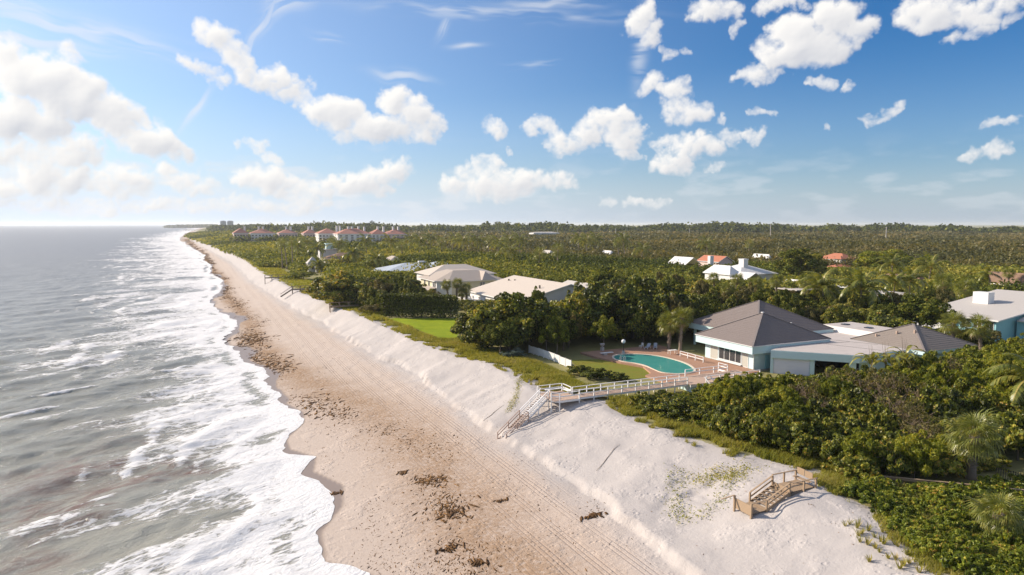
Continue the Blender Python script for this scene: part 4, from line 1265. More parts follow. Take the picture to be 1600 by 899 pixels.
# ------------------------------------------------------------------ small old walkovers further up the beach
def walkover(u0, u1, v, z, label, mat='greywood', steps=True, width=1.4, drop=2.6):
    x0, y0 = at(u0, v, z)
    x1 = x_on(u1, y0, z)
    T = Thing('dune_walkover', (x0, y0, z - 1), label, 'walkover', 'old walkovers up the beach')
    planks(T, x0, x1, y0, y0 + width, z, mat=mat, w=0.3)
    for yy in (y0, y0 + width):
        T.part('rail', mat, MB().bar((x0, yy, z + 1.0), (x1, yy, z + 1.0), 0.14, 0.08))
        T.part('side_beam', mat, MB().bar((x0, yy, z - 0.2), (x1, yy, z - 0.2), 0.08, 0.4))
        n = max(2, int((x1 - x0) / 2.6))
        for i in range(n + 1):
            x = x0 + (x1 - x0) * i / n
            T.part('post', mat, MB().box(x - 0.08, x + 0.08, yy - 0.08, yy + 0.08, hz(x, yy) - 0.4, z + 0.96))
    if steps:
        n = 10
        for i in range(n):
            f = (i + 0.5) / n
            x = x0 - f * drop * 1.6
            T.part('tread', mat, MB().box(x - 0.15, x + 0.15, y0, y0 + width, z - f * drop - 0.03, z - f * drop + 0.03))
        for yy in (y0, y0 + width):
            T.part('stringer', mat, MB().bar((x0, yy, z - 0.1), (x0 - drop * 1.6, yy, z - drop - 0.1), 0.07, 0.3))
            T.part('handrail', mat, MB().bar((x0, yy, z + 0.95), (x0 - drop * 1.6, yy, z - drop + 0.85), 0.12, 0.08))
walkover(516, 560, 479, 6.1, 'short sand covered timber platform on the dune beside the dark hedge', 'rawwood', False)
walkover(457, 494, 452, 6.4, 'dark weathered walkover with handrail angling down past the yellow lawn')
walkover(414, 446, 434, 6.4, 'dark walkover ending in a purple grey retaining wall', steps=False)

# ------------------------------------------------------------------ other houses
def house(name, label, x0, x1, y0, y1, ze, zr, roof, wallm, roofm, zg=None, over=0.7, wx=0, wy=0, storeys=1, group=None, fasc='white'):
    """one house: walls, roof with overhang and fascia, windows on the sea side (wy) and on the near side (wx)"""
    zg = hz((x0 + x1) / 2, (y0 + y1) / 2) - 0.2 if zg is None else zg
    FOOT.append((x0, x1, y0, y1))
    T = Thing(name, ((x0 + x1) / 2, (y0 + y1) / 2, zg), label, 'house', group)
    T.part('wall', wallm, MB().box(x0 + over, x1 - over, y0 + over, y1 - over, zg, ze - 0.2))
    m = MB()
    if roof == 'hip':
        m.hip(x0, x1, y0, y1, ze, zr)
        T.part('fascia', fasc, MB().box(x0 + 0.03, x1 - 0.03, y0 + 0.03, y1 - 0.03, ze - 0.28, ze - 0.003))
    elif roof == 'gable_y':
        m.gable_y(x0, x1, y0, y1, ze, zr)
        xm = (x0 + x1) / 2
        k = (zr - ze) / (xm - x0)
        for yy in (y0 + over, y1 - over - 0.2):
            g = MB().add([(x0 + over, yy, ze - 0.2), (x1 - over, yy, ze - 0.2), (xm, yy, zr - 0.3), (x0 + over, yy + 0.2, ze - 0.2), (x1 - over, yy + 0.2, ze - 0.2), (xm, yy + 0.2, zr - 0.3)],
                  [(0, 1, 2), (5, 4, 3), (0, 3, 4, 1), (1, 4, 5, 2), (2, 5, 3, 0)])
            T.part('gable_wall', wallm, g)
        T.part('eave_board', fasc, MB().bar((x0, y0, ze - 0.12), (x0, y1, ze - 0.12), 0.06, 0.30))
        for yy in (y0 - 0.03, y1 + 0.03):
            T.part('barge_board', fasc, MB().bar((x0, yy, ze - 0.13), (xm, yy, zr - 0.13), 0.06, 0.26).bar((xm, yy, zr - 0.13), (x1, yy, ze - 0.13), 0.06, 0.26))
    r = T.part('roof', roofm, m)
    H = (ze - 0.4 - zg) / storeys
    for s_ in range(storeys):
        za = zg + s_ * H + 0.9
        zb = min(za + 1.5, ze - 0.5)
        for i in range(wy):
            yc = y0 + over + (y1 - y0 - 2 * over) * (i + 0.5) / wy
            window_y(T, x0 + over - 0.02, yc - 0.7, yc + 0.7, za, zb, 2, fr=0.12)
        for i in range(wx):
            xc = x0 + over + (x1 - x0 - 2 * over) * (i + 0.5) / wx
            window_x(T, y0 + over - 0.02, xc - 0.8, xc + 0.8, za, zb, 2, fr=0.12)
    return T, r

H2, r2 = house('gabled_house', 'white house with a broad beige roof behind the sea grape trees', 81, 115.5, 170.5, 209, 8.3, 12.8, 'gable_y', 'white', 'beigeroof', zg=4.6, wy=7, storeys=1, over=0.9)
for (x, y) in ((93.5, 203), (94.5, 200.5), (92, 178)):
    H2.part('roof_vent', 'greywood', MB().tube([(x, y, 11.2), (x, y, 12.1)], 0.28, 8), r2)
H2.part('rear_roof', 'greyroof', MB().gable_y(100, 119, 176, 192, 8.2, 12.0))
bl = H2.part('balcony', 'trimwhite', MB().box(78.2, 81.9, 196.5, 210, 5.9, 6.15))
for y in np.linspace(196.6, 209.9, 7):
    H2.part('post', 'trimwhite', MB().box(78.2, 78.4, y - 0.1, y + 0.1, 3.9, 7.3), bl)
for (a, b) in zip(np.linspace(196.6, 209.9, 7)[:-1], np.linspace(196.6, 209.9, 7)[1:]):
    H2.part('cross_brace', 'trimwhite', MB().bar((78.3, a, 6.25), (78.3, b, 7.2), 0.06, 0.1).bar((78.3, a, 7.2), (78.3, b, 6.25), 0.06, 0.1), bl)
H2.part('handrail', 'trimwhite', MB().box(78.2, 78.42, 196.4, 210.1, 7.3, 7.42), bl)
H2.part('handrail', 'trimwhite', MB().box(78.42, 81.9, 196.4, 196.6, 7.3, 7.42), bl)
H2.part('stair_stringer', 'trimwhite', MB().bar((78.5, 196.5, 6.9), (73.0, 189.0, 4.9), 0.3, 0.6), bl)

H3 = Thing('hip_roof_house', (90, 238, 4.6), 'cream two storey house with taupe hipped roofs and bay windows', 'house')
body = [(81.5, 227.8), (101.8, 227.8), (101.8, 250), (78.2, 250), (78.2, 230.8)]
H3.part('wall', 'cream', MB().prism(body, 4.4, 9.9))
H3.part('bay_wall', 'white', MB().prism([(78.0, 230.7), (81.4, 227.65), (82.6, 227.65), (82.6, 236), (78.0, 236)], 4.4, 9.88))
ea = [(81.0, 226.6), (103, 226.6), (103, 251), (77, 251), (77, 230.3)]
hr = MB()
za, zb = 9.9, 13.1
hr.add([(x, y, za) for x, y in ea] + [(86.0, 235.5, zb), (95.0, 235.5, zb), (93, 243, zb), (86.0, 243, zb)],
       [(0, 1, 6, 5), (1, 2, 7, 6), (2, 3, 8, 7), (3, 4, 5, 8), (4, 0, 5), (5, 6, 7, 8), (4, 3, 2, 1, 0)])
r3 = H3.part('roof', 'taupe', hr)
H3.part('fascia', 'white', MB().prism([(x + (0.05 if x < 90 else -0.05), y + (0.05 if y < 240 else -0.05)) for x, y in ea], 9.62, 9.895))
H3.part('upper_roof', 'beigeroof', MB().hip(79, 107, 243, 262, 10.9, 14.3))
H3.part('upper_wall', 'white', MB().box(80, 106, 244, 261, 4.4, 10.8))
dm = MB().add([(93.5, 225.9, 9.95), (99.0, 225.9, 9.95), (96.2, 225.9, 9.95), (93.5, 233.5, 9.95), (99.0, 233.5, 9.95), (96.2, 229.5, 12.9), (96.2, 235.0, 12.9)],
              [(0, 2, 5), (2, 1, 5), (0, 5, 6, 3), (1, 4, 6, 5), (3, 4, 1, 2, 0)])
H3.part('dormer_roof', 'taupe', dm, r3)
window_x(H3, 227.75, 93.4, 95.4, 7.5, 9.3, 2)
window_x(H3, 227.75, 84.2, 85.6, 7.5, 9.2, 2)
for y in (232.4, 234.4):
    window_y(H3, 77.95, y - 0.7, y + 0.7, 7.0, 9.3, 1)
for y in (240, 245):
    window_y(H3, 78.15, y - 0.9, y + 0.9, 7.2, 9.2, 2)
H3.part('lower_roof', 'taupe', MB().add([(74.5, 231.0, 6.6), (78.2, 231.0, 7.4), (78.2, 246, 7.4), (74.5, 246, 6.6)], [(0, 1, 2, 3)]).box(74.6, 78.1, 231.1, 245.9, 6.35, 6.58))

H4, r4 = house('metal_roof_house', 'low house with a pale blue ribbed metal hip roof', 80, 112, 309, 334, 8.2, 11.3, 'hip', 'white', 'metal', zg=4.0, wy=4)
ribs = MB()
for x in np.arange(81, 111.6, 0.9):
    f = min(1.0, (min(x - 80, 112 - x)) / 12.5)
    ribs.bar((x, 309.02, 8.24), (x, 309 + 12.4 * f, 8.24 + 3.1 * f), 0.12, 0.09)
H4.part('seam', 'metal', ribs, r4)['kind'] = 'stuff'
H4.part('wing_roof', 'metal', MB().hip(101, 122, 314, 338, 8.6, 11.4))
H4.part('wing_wall', 'white', MB().box(102, 121, 315, 337, 4, 8.5))
rb4 = MB()
for x in np.arange(102, 121.6, 0.9):
    f = min(1.0, min(x - 101, 122 - x) / 10.5)
    rb4.bar((x, 314.02, 8.66), (x, 314 + 10.4 * f, 8.66 + 2.78 * f), 0.12, 0.09)
H4.part('seam', 'metal', rb4)['kind'] = 'stuff'
H4.part('ridge_cap', 'white', MB().box(100.5, 104.5, 324.5, 326, 11.2, 11.9), r4)
H4.part('low_roof', 'metal', MB().hip(74.5, 84, 312, 330, 7.2, 8.7))
H4.part('low_wall', 'white', MB().box(75.3, 83.5, 312.8, 329.2, 4, 7.15))

H5, r5 = house('brown_roof_house', 'house with a brown tiled roof and white chimney beyond the coconut palms', 73, 99, 425, 446, 8.6, 12.2, 'hip', 'white', 'brownroof', zg=4.2, wy=3)
H5.part('chimney', 'aqua', MB().box(78, 82.5, 452, 456, 8, 17.2).box(77.6, 82.9, 451.6, 456.4, 17.2, 17.6))
H5.part('rear_wall', 'white', MB().box(73, 86, 447, 458, 4, 13.5))
H5.part('rear_roof', 'greyroof', MB().box(72.5, 86.5, 446.6, 458.5, 13.5, 13.9))
PV = Thing('beach_pavilion', (60, 372, 4.5), 'small white beach pavilion with a pointed grey roof between palms', 'pavilion')
PV.part('wall', 'white', MB().box(54.5, 60, 370, 376, 4.2, 9.3))
PV.part('roof', 'greyroof', MB().hip(53.8, 60.7, 369.3, 376.7, 9.3, 13.2, 'point'))
PV.part('low_wall', 'white', MB().box(57.5, 64, 364, 369.5, 4.2, 7.6))
PV.part('low_roof', 'concrete', MB().box(57.1, 64.4, 363.6, 369.9, 7.6, 7.9))
window_x(PV, 369.98, 56, 58.4, 6.2, 8.4, 2)

# aqua house on the right
H6, r6 = house('aqua_house', 'turquoise house with a broad pale grey gable roof and white chimney', 155.5, 217, 87.2, 105.2, 9.4, 13.4, 'gable_y', 'aqua_deep', 'greyroof', zg=4.0, over=1.0)
H6.part('chimney', 'white', MB().box(169.2, 171.6, 97.5, 101.0, 10.8, 13.9), r6)
dk6 = H6.part('porch_floor', 'white', MB().box(150, 156.3, 96.5, 107.5, 6.2, 6.45))
H6.part('porch_wall', 'aqua', MB().box(150.2, 156.3, 96.7, 107.3, 3.9, 6.2), dk6)
for y in (97.0, 100.2, 103.2, 104.8):
    H6.part('column', 'white', MB().box(155.9, 156.4, y - 0.25, y + 0.25, 6.45, 9.15))
for y in (89.5, 92.0, 94.5):
    window_y(H6, 156.47, y - 0.9, y + 0.9, 7.0, 8.9, 2, fr=0.1)
H6.part('sliding_door', 'glass', MB().box(156.4, 156.48, 97.5, 103.9, 6.5, 8.8))
for y in np.linspace(96.7, 107.3, 8):
    H6.part('rail_post', 'white', MB().box(150.1, 150.28, y - 0.09, y + 0.09, 6.45, 7.5), dk6)
H6.part('porch_rail', 'white', MB().box(150.05, 150.33, 96.5, 107.5, 7.5, 7.6), dk6)
H6.part('porch_rail', 'white', MB().box(150.16, 150.22, 96.5, 107.5, 6.85, 7.0), dk6)
window_x(H6, 88.18, 168, 171, 6.5, 8.4, 2)
H6.part('porch_gable', 'greyroof', MB().gable_y(162, 178, 81, 87.1, 9.1, 11.2))
H6.part('porch_bay', 'aqua_deep', MB().box(163, 177, 82, 87.6, 4, 9.0))

def px_house(name, label, u0, u1, v_eave, v_ridge, y, depth, roof, wallm, roofm, zg=None, **kw):
    """a house placed by the columns its near eave spans, the rows of eave and ridge and its distance up the coast"""
    ze = z_on(v_eave, x_on((u0 + u1) / 2, y, 9), y)
    x0, x1 = x_on(u0, y + depth, ze), x_on(u1, y, ze)
    zr = z_on(v_ridge, (x0 + x1) / 2, y + depth / 2)
    return house(name, label, x0, x1, y, y + depth, ze, zr, roof, wallm, roofm, zg=zg, **kw)
T, r = px_house('white_tile_house', 'white house with sprawling white tiled hip roofs behind the sabal palms', 1098, 1160, 430, 414.5, 222, 17, 'hip', 'white', 'whitetile', wy=3, wx=5)
T.part('chimney', 'white', MB().box(221.2, 223.8, 231, 234, 9.0, 14.2).box(221.0, 224.0, 230.8, 234.2, 14.2, 14.6), r)
x_a, x_b = x_on(1152, 226, 8.5), x_on(1212, 226, 8.5)
T.part('wing_roof', 'whitetile', MB().hip(x_a, x_b, 224, 246, 8.2, 12.3))
T.part('wing_wall', 'white', MB().box(x_a + 0.8, x_b - 0.8, 224.8, 245, 3.6, 8.1))
x_c = x_on(1178, 214, 7.5)
T.part('porch_roof', 'whitetile', MB().gable_y(x_c - 5, x_c + 5, 213, 228, 7.2, 9.9))
T.part('porch_wall', 'white', MB().box(x_c - 4.3, x_c + 4.3, 214, 227, 3.6, 7.2))
T, r = px_house('terracotta_house', 'house with brown and orange tiled gables and a tall white chimney', 1088, 1148, 410, 399.5, 285, 18, 'gable_y', 'pink', 'orange', wx=4)
xc = x_on(1107, 286, 10)
T.part('chimney', 'white', MB().box(xc - 1.0, xc + 1.4, 283.5, 285.5, 5, z_on(400, xc, 284.5)))
T.part('side_gable', 'whitetile', MB().gable_y(xc - 12, xc - 1.2, 290, 306, 8.5, z_on(401.5, xc - 6, 298)))
px_house('white_shed_house', 'pale roofed house beyond the white tiled one under the round dark tree', 1172, 1208, 408.5, 397, 315, 16, 'hip', 'white', 'whitetile')
T, r = px_house('orange_villa', 'two storey white villa with orange tiled hip roof above the trees', 1275, 1345, 406.5, 395.8, 283, 20, 'hip', 'white', 'orange', wy=3, wx=5)
xv = x_on(1316, 280, 8)
T.part('stair_tower', 'white', MB().box(xv - 2.2, xv + 2.2, 279, 284, 4, z_on(405, xv, 279)))
T.part('tower_roof', 'orange', MB().hip(xv - 3, xv + 3, 278.2, 284.2, z_on(405, xv, 279), z_on(400.5, xv, 281), 'point'))
T.part('porch_roof', 'orange', MB().hip(xv - 14, xv + 1, 272, 281, z_on(417, xv, 272), z_on(413, xv, 276)))
px_house('hidden_terracotta_house', 'terracotta roofed house half hidden by the coconut palms', 1362, 1462, 445, 429, 176, 22, 'hip', 'pink', 'brownroof', wx=4)
px_house('low_orange_house', 'low orange tiled roof glimpsed between two windblown palms', 1352, 1382, 442, 434, 182, 10, 'hip', 'pink', 'orange')
T, r = px_house('blue_grey_roof_house', 'low house with a shaded blue grey hip roof beside the lattice pergola', 1218, 1268, 447, 437, 186, 12, 'hip', 'white', 'whitetile')
x1a = x_on(1238, 174, 7.2)
T.part('porch_roof', 'flatroof', MB().box(x1a, x1a + 11, 172, 182, 6.9, 7.2))
# lattice pergola
xl, yl = at(1318, 448, 7.5)
PG = Thing('lattice_pergola', (xl, yl, 4), 'white slatted pergola roof seen between the palm fronds', 'pergola')
for i in range(12):
    PG.part('slat', 'white', MB().box(xl - 5 + i * 0.95, xl - 4.65 + i * 0.95, yl - 5, yl + 6, 7.6, 7.75))
for (a, b) in ((-5, -4.8), (5.6, -4.8), (-5, 5.8), (5.6, 5.8)):
    PG.part('post', 'white', MB().box(xl + a - 0.15, xl + a + 0.15, yl + b - 0.15, yl + b + 0.15, 3, 7.45))
for b in (-4.8, 5.8):
    PG.part('beam', 'white', MB().box(xl - 5.3, xl + 6, yl + b - 0.12, yl + b + 0.12, 7.45, 7.6))
px_house('shaded_flat_house', 'grey flat roofed outbuilding behind the two big coconut palms', 1345, 1440, 463, 456, 150, 16, 'hip', 'concrete', 'concrete')
T, r = px_house('brown_house', 'brown tiled roof house at the edge behind the aqua one', 1556, 1640, 452, 427, 124, 18, 'hip', 'cream', 'brownroof', wy=2)
px_house('white_roof_cottage', 'small cottage with a bright white roof between two palm clumps', 935, 964, 400, 391.5, 420, 16, 'hip', 'white', 'whitetile')
px_house('tiny_white_cottage', 'tiny white roof showing in the scrub beyond the palms', 1030, 1046, 392.5, 389.5, 500, 14, 'hip', 'white', 'whitetile')
px_house('pale_roof_cottage', 'pale low roof above the middle palms', 845, 866, 396, 391, 440, 14, 'hip', 'white', 'greyroof')
px_house('sand_roof_cottage', 'sandy brown roof showing between the palms left of the metal roof', 598, 632, 407, 400, 370, 16, 'hip', 'cream', 'taupe')
px_house('long_scrub_house', 'long low sandy roof at the edge of the brown scrub', 1432, 1480, 408, 403, 300, 14, 'hip', 'cream', 'taupe')

# ------------------------------------------------------------------ pink and white apartment blocks far up the beach
def block(label, u0, u1, v_eave, v_ridge, y, depth, wallm, chim, nwin, rows, roofm='redroof', v_flat=None, group='apartment blocks with red roofs'):
    ze = z_on(v_eave, x_on((u0 + u1) / 2, y, 15), y)
    x0, x1 = x_on(u0, y, ze), x_on(u1, y, ze)
    zr = z_on(v_ridge, (x0 + x1) / 2, y + depth / 2)
    T = Thing('apartment_block', ((x0 + x1) / 2, y + depth / 2, 3.4), label, 'apartment block', group)
    T.part('wall', wallm, MB().box(x0 + 1, x1 - 1, y + 1, y + depth - 1, 3.4, ze - 0.3))
    r = T.part('roof', roofm, MB().hip(x0, x1, y, y + depth, ze, zr))
    T.part('cornice', 'condowhite', MB().box(x0 + 0.1, x1 - 0.1, y + 0.1, y + depth - 0.1, ze - 0.7, ze - 0.02))
    for (u, vt) in chim:
        xc = x_on(u, y + depth / 2, zr)
        T.part('chimney', 'condowhite', MB().box(xc - 1.2, xc + 1.2, y + depth / 2 - 2, y + depth / 2 + 0.6, ze, z_on(vt, xc, y + depth / 2)).box(xc - 1.6, xc + 1.6, y + depth / 2 - 2.4, y + depth / 2 + 1.0, z_on(vt, xc, y + depth / 2), z_on(vt - 0.5, xc, y + depth / 2)), r)
    hh = (ze - 1.2 - 4.0) / rows
    for j in range(rows):
        for i in range(nwin):
            xc = x0 + 1 + (x1 - x0 - 2) * (i + 0.5) / nwin
            w = min(1.7, (x1 - x0) / nwin * 0.25)
            za = 4.6 + j * hh
            T.part('window', 'glass', MB().box(xc - w, xc + w, y + 0.9, y + 0.97, za, za + hh * 0.48))
            T.part('balcony', 'condowhite', MB().box(xc - w - 0.3, xc + w + 0.3, y - 0.2, y + 0.88, za - 0.4, za - 0.1))
        for i in range(3):
            yc = y + depth * (i + 0.5) / 3
            T.part('window', 'glass', MB().box(x0 + 0.93, x0 + 0.98, yc - 1.5, yc + 1.5, 4.6 + j * hh, 4.6 + j * hh + hh * 0.62))
    return T
block('pink apartment block closest to the beach with red hip roof', 364, 389, 364.5, 356.5, 1090, 34, 'pink', [(382, 354.5)], 5, 3)
block('second apartment block from the beach with two chimneys', 391, 431, 364.5, 357.5, 1085, 34, 'condowhite', [(404, 354.5), (411, 354.5)], 7, 3)
block('small pink apartment block with twin chimneys left of the dark tree', 435, 466, 364.5, 358, 1070, 30, 'pink', [(447, 354.5), (454, 354.5)], 6, 3)
block('pink apartment block with twin chimneys right of the dark tree', 474, 498, 365, 358, 1060, 28, 'pink', [(482, 354.5), (488, 354.5)], 5, 3)
block('long orange roofed apartment block between the pink one and white front', 497, 531, 365, 357, 1000, 34, 'condowhite', [(526, 353.5), (531, 353.5)], 6, 3)
TB2 = block('largest white fronted apartment block with four chimneys', 527, 582, 365.5, 357, 945, 36, 'condowhite', [(544, 354.5), (550, 354.5), (560, 354.5), (569, 355)], 6, 4)
block('white apartment block with small twin chimneyed roof in the middle', 580, 606, 366, 358.5, 940, 30, 'condowhite', [(590, 354.5), (599, 354.5)], 4, 4)
block('end apartment block with pink side wall and twin chimneys', 604, 640, 366, 358, 935, 34, 'pink', [(614, 354.5), (622, 354.5)], 5, 4)
for i, (u0, u1, lb) in enumerate(((344, 353.5, 'hazy blue grey tower on the horizon, closer to the sea'), (355, 364.5, 'hazy blue grey tower on the horizon, closer to the apartments'))):
    y = 4000
    x0, x1 = x_on(u0, y, 30), x_on(u1, y, 30)
    zt = z_on(345.5, x0, y)
    T = Thing('tower_block', ((x0 + x1) / 2, y + 15, 3), lb, 'tower', 'twin towers on the horizon')
    T.part('wall', 'tower', MB().box(x0, x1, y, y + 30, 0, zt - 2))
    T.part('roof_house', 'tower', MB().box(x0 + 8, x1 - 8, y + 8, y + 22, zt - 2, zt + 2))
    for k in range(12):
        T.part('window_band', 'glass', MB().box(x0 + 1, x1 - 1, y - 0.4, y + 0.02, 6 + k * 3.6, 7.8 + k * 3.6))
# pier
y = 3300
xa, xb = x_on(287, y, 6), x_on(322, y, 6)
PI_ = Thing('fishing_pier', ((xa + xb) / 2, y, 0), 'thin dark fishing pier reaching into the sea near the horizon', 'pier')
PI_.part('deck', 'greywood', MB().box(xa, xb + 30, y, y + 8, 5.2, 6.6))
for i in range(16):
    xp = xa + (xb - xa) * i / 15
    PI_.part('pile', 'greywood', MB().box(xp - 0.7, xp + 0.7, y + 1, y + 7, -4, 5.2))
# far white sheds over the inland trees
for i, (u, w, lb) in enumerate(((1410, 7, 'leftmost tiny white building on the right horizon'), (1445, 26, 'longest white building strip on the right horizon'), (1480, 18, 'white building strip right of the longest one on the horizon'), (1500, 8, 'rightmost tiny white building on the right horizon'), (834, 40, 'long low tan roof far behind the middle palms'))):
    y = 1500 if u > 1000 else 1150
    zt = z_on(356.5 if u > 1000 else 364.2, x_on(u, y, 20), y)
    x0, x1 = x_on(u, y, zt), x_on(u + w, y, zt)
    T = Thing('far_building', ((x0 + x1) / 2, y + 10, 3), lb, 'building', 'far white buildings')
    T.part('wall', 'condowhite', MB().box(x0, x1, y, y + 20, 0, zt))
    T.part('roof', 'greyroof', MB().hip(x0 - 0.5, x1 + 0.5, y - 0.5, y + 20.5, zt, zt + 2.0))

# ------------------------------------------------------------------ utility poles and wires
poles = []
for (u, vb, vt, lb) in ((1384, 381, 354.5, 'tall pale utility pole with crossarms carrying the wires'), (1203.5, 379, 350.5, 'tall utility pole above the round dark tree'), (1077, 374, 357, 'utility pole above the white cottage scrub'), (962, 372, 357, 'utility pole above the white roofed cottage'), (871, 369, 356.5, 'utility pole above the tall middle palm'), (801.5, 368, 356, 'utility pole over the scrub near the tan roof'), (745, 366, 354, 'dark utility pole nearest the right end of the apartments'), (701, 365, 355, 'faintest utility pole beyond the apartments'), (1478, 391, 379, 'short utility pole in front of the brown scrub'), (1598, 399, 381, 'utility pole cut by the right edge')):
    x, y = at(u, vb, 4.0)
    zt = z_on(vt, x, y)
    T = Thing('utility_pole', (x, y, 3), lb, 'pole', 'utility poles along the inland road')
    r0 = 0.62 if u > 1000 else 0.8
    T.part('shaft', 'polemat', MB().tube([(x, y, 2), (x, y, zt)], [r0, r0 * 0.65], 8))
    T.part('crossarm', 'polemat', MB().box(x - 1.8, x + 1.8, y - 0.15, y + 0.15, zt - 1.6, zt - 1.2))
    if u in (1384, 1203.5):
        T.part('crossarm', 'polemat', MB().box(x - 1.6, x + 1.6, y - 0.15, y + 0.15, zt - 8.2, zt - 7.8))
    poles.append((u, x, y, zt))
pd = {p[0]: p[1:] for p in poles}
def wire(a, b, sag, label):
    pts = [Vector(a).lerp(Vector(b), i / 14) - Vector((0, 0, sag * 4 * (i / 14) * (1 - i / 14))) for i in range(15)]
    o = MB().tube(pts, 0.10, 5).build('power_line', M['wire'])
    tag(o, label, 'wire', 'power lines from the tall pole')
x, y, z = pd[1384]
for (va, vb, lb) in ((379, 382.5, 'uppermost power line running right from the tall pole'), (381, 386.5, 'lower power line sagging right from the tall pole')):
    xe, ye = pd[1478][0], pd[1478][1]
    wire((x, y, z_on(va, x, y)), (xe, ye, z_on(380.5 if va == 379 else 384, xe, ye)), 0.3, lb + ' to the short one')
    xe2, ye2 = pd[1598][0], pd[1598][1]
    wire((xe, ye, z_on(380.5 if va == 379 else 384, xe, ye)), (xe2, ye2, z_on(vb, xe2, ye2)), 0.3, lb.replace('from the tall pole', 'past the short pole'))
x, y = at(1538, 401, 4.0)
T = Thing('street_lamp', (x, y, 3), 'curved arm street lamp among the brown scrub', 'street lamp')
zt = z_on(390, x, y)
T.part('post', 'polemat', MB().tube([(x, y, 2), (x, y, zt - 1), (x - 0.6, y, zt), (x - 3.2, y, zt + 0.6)], 0.22, 6))
T.part('lamp_head', 'polemat', MB().box(x - 4.4, x - 3.2, y - 0.3, y + 0.3, zt + 0.45, zt + 0.75))

# ------------------------------------------------------------------ lawns further up
def lawn_px(pts, z, label, mat='lawn'):
    return sheet('lawn', [at(u, v, z) for u, v in pts], M[mat], 0.05, 0.8, label)
lawn_px([(604, 499), (715, 497), (716, 540), (690, 533), (655, 519), (625, 508)], 5.1, 'bright green lawn below the dark clipped hedge')
lawn_px([(455, 437), (486, 437), (488, 446), (458, 447)], 5.1, 'small yellow green lawn by the beach pavilion')
lawn_px([(480, 454), (520, 454), (526, 468), (500, 464)], 5.1, 'narrow bright lawn on the dune beside the big sea grape')
lawn_px([(405, 419), (445, 419), (448, 431), (415, 431)], 5.1, 'dry yellow lawn at the dune beyond the dark walkover', 'drylawn')

# ------------------------------------------------------------------ foliage
def leaf_quads(c, nrm, ln, wd, rg, droop=0.0):
    """diamond leaves at c facing nrm -> verts, faces"""
    n = len(c)
    r = rg.normal(size=(n, 3))
    t = np.cross(nrm, r)
    t /= np.linalg.norm(t, axis=1, keepdims=True) + 1e-9
    b = np.cross(nrm, t)
    ln, wd = np.broadcast_to(ln, n)[:, None], np.broadcast_to(wd, n)[:, None]
    v = np.stack([c - t * ln, c + b * wd - nrm * droop * wd, c + t * ln, c - b * wd - nrm * droop * wd], 1).reshape(-1, 3)
    return v, np.arange(4 * n).reshape(n, 4)
def unit(v):
    return v / (np.linalg.norm(v, axis=1, keepdims=True) + 1e-9)
def crown_pts(rg, r, h, z0, nclump, nleaf, cr=(0.20, 0.36), core=0.15, zmin=-0.35, up=0.35):
    """leaf positions, normals and tints of a crown made of many clumps with gaps between them"""
    d = unit(rg.normal(size=(nclump * 3, 3)))
    d = d[d[:, 2] > zmin][:nclump]
    nclump = len(d)
    q = rg.uniform(0.50, 0.92, nclump)[:, None]
    lump = 1 + 0.22 * rg.normal(size=nclump)[:, None].clip(-1.2, 1.2)
    cc = d * q * lump * np.array([r, r, h / 2])
    rc = rg.uniform(*cr, nclump) * (r + h / 2) / 2
    w = rc ** 2
    k = rg.choice(nclump, nleaf, p=w / w.sum())
    dl = unit(rg.normal(size=(nleaf, 3)) + d[k] * 0.9 + np.array([0, 0, up]))
    p = cc[k] + dl * (rc[k] * rg.uniform(0.72, 1.06, nleaf))[:, None] * np.array([1, 1, 0.82])
    nr = unit(dl + 0.75 * rg.normal(size=(nleaf, 3)) + np.array([0, 0, 0.25]))
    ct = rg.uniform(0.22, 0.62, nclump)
    tint = ct[k] + rg.normal(size=nleaf) * 0.21  # random leaf tones, spread wide to imitate sun sparkle and shade
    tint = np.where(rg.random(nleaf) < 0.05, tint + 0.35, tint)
    m = int(nleaf * core)
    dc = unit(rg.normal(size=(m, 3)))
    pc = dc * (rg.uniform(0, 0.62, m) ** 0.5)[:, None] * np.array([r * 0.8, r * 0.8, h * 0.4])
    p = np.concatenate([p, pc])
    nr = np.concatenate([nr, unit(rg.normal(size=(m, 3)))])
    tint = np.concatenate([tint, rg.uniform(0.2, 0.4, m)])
    p[:, 2] += z0 + h / 2
    keep = p[:, 2] > 0.08
    return p[keep], nr[keep], tint[keep].clip(0, 1)
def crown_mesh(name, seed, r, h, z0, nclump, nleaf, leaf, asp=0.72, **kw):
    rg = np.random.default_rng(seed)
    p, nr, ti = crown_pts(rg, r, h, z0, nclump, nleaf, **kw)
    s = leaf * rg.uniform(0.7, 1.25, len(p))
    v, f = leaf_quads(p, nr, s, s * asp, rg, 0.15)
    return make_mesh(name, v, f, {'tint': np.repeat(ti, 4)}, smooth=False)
def trunk_mesh(name, seed, hgt, rad, nlimb, spread, lean=0.1):
    rg = random.Random(seed)
    m = MB()
    top = Vector((rg.uniform(-lean, lean) * hgt, rg.uniform(-lean, lean) * hgt, hgt * 0.55))
    m.tube([(0, 0, -0.5), tuple(top * 0.5 + Vector((0.1, 0, 0))), tuple(top)], [rad, rad * 0.8, rad * 0.6], 8)
    for i in range(nlimb):
        a = 2 * math.pi * (i + rg.uniform(-.3, .3)) / nlimb
        e = top + Vector((math.cos(a) * spread, math.sin(a) * spread, hgt * rg.uniform(0.2, 0.42)))
        mid = top.lerp(e, 0.5) + Vector((0, 0, -0.05 * hgt))
        st = top * rg.uniform(0.55, 1.0)
        m.tube([tuple(st), tuple(mid), tuple(e)], [rad * 0.5, rad * 0.34, rad * 0.12], 6)
    me = bpy.data.meshes.new(name)
    me.from_pydata(m.v, [], m.f)
    me.update()
    return me
KIND = {}
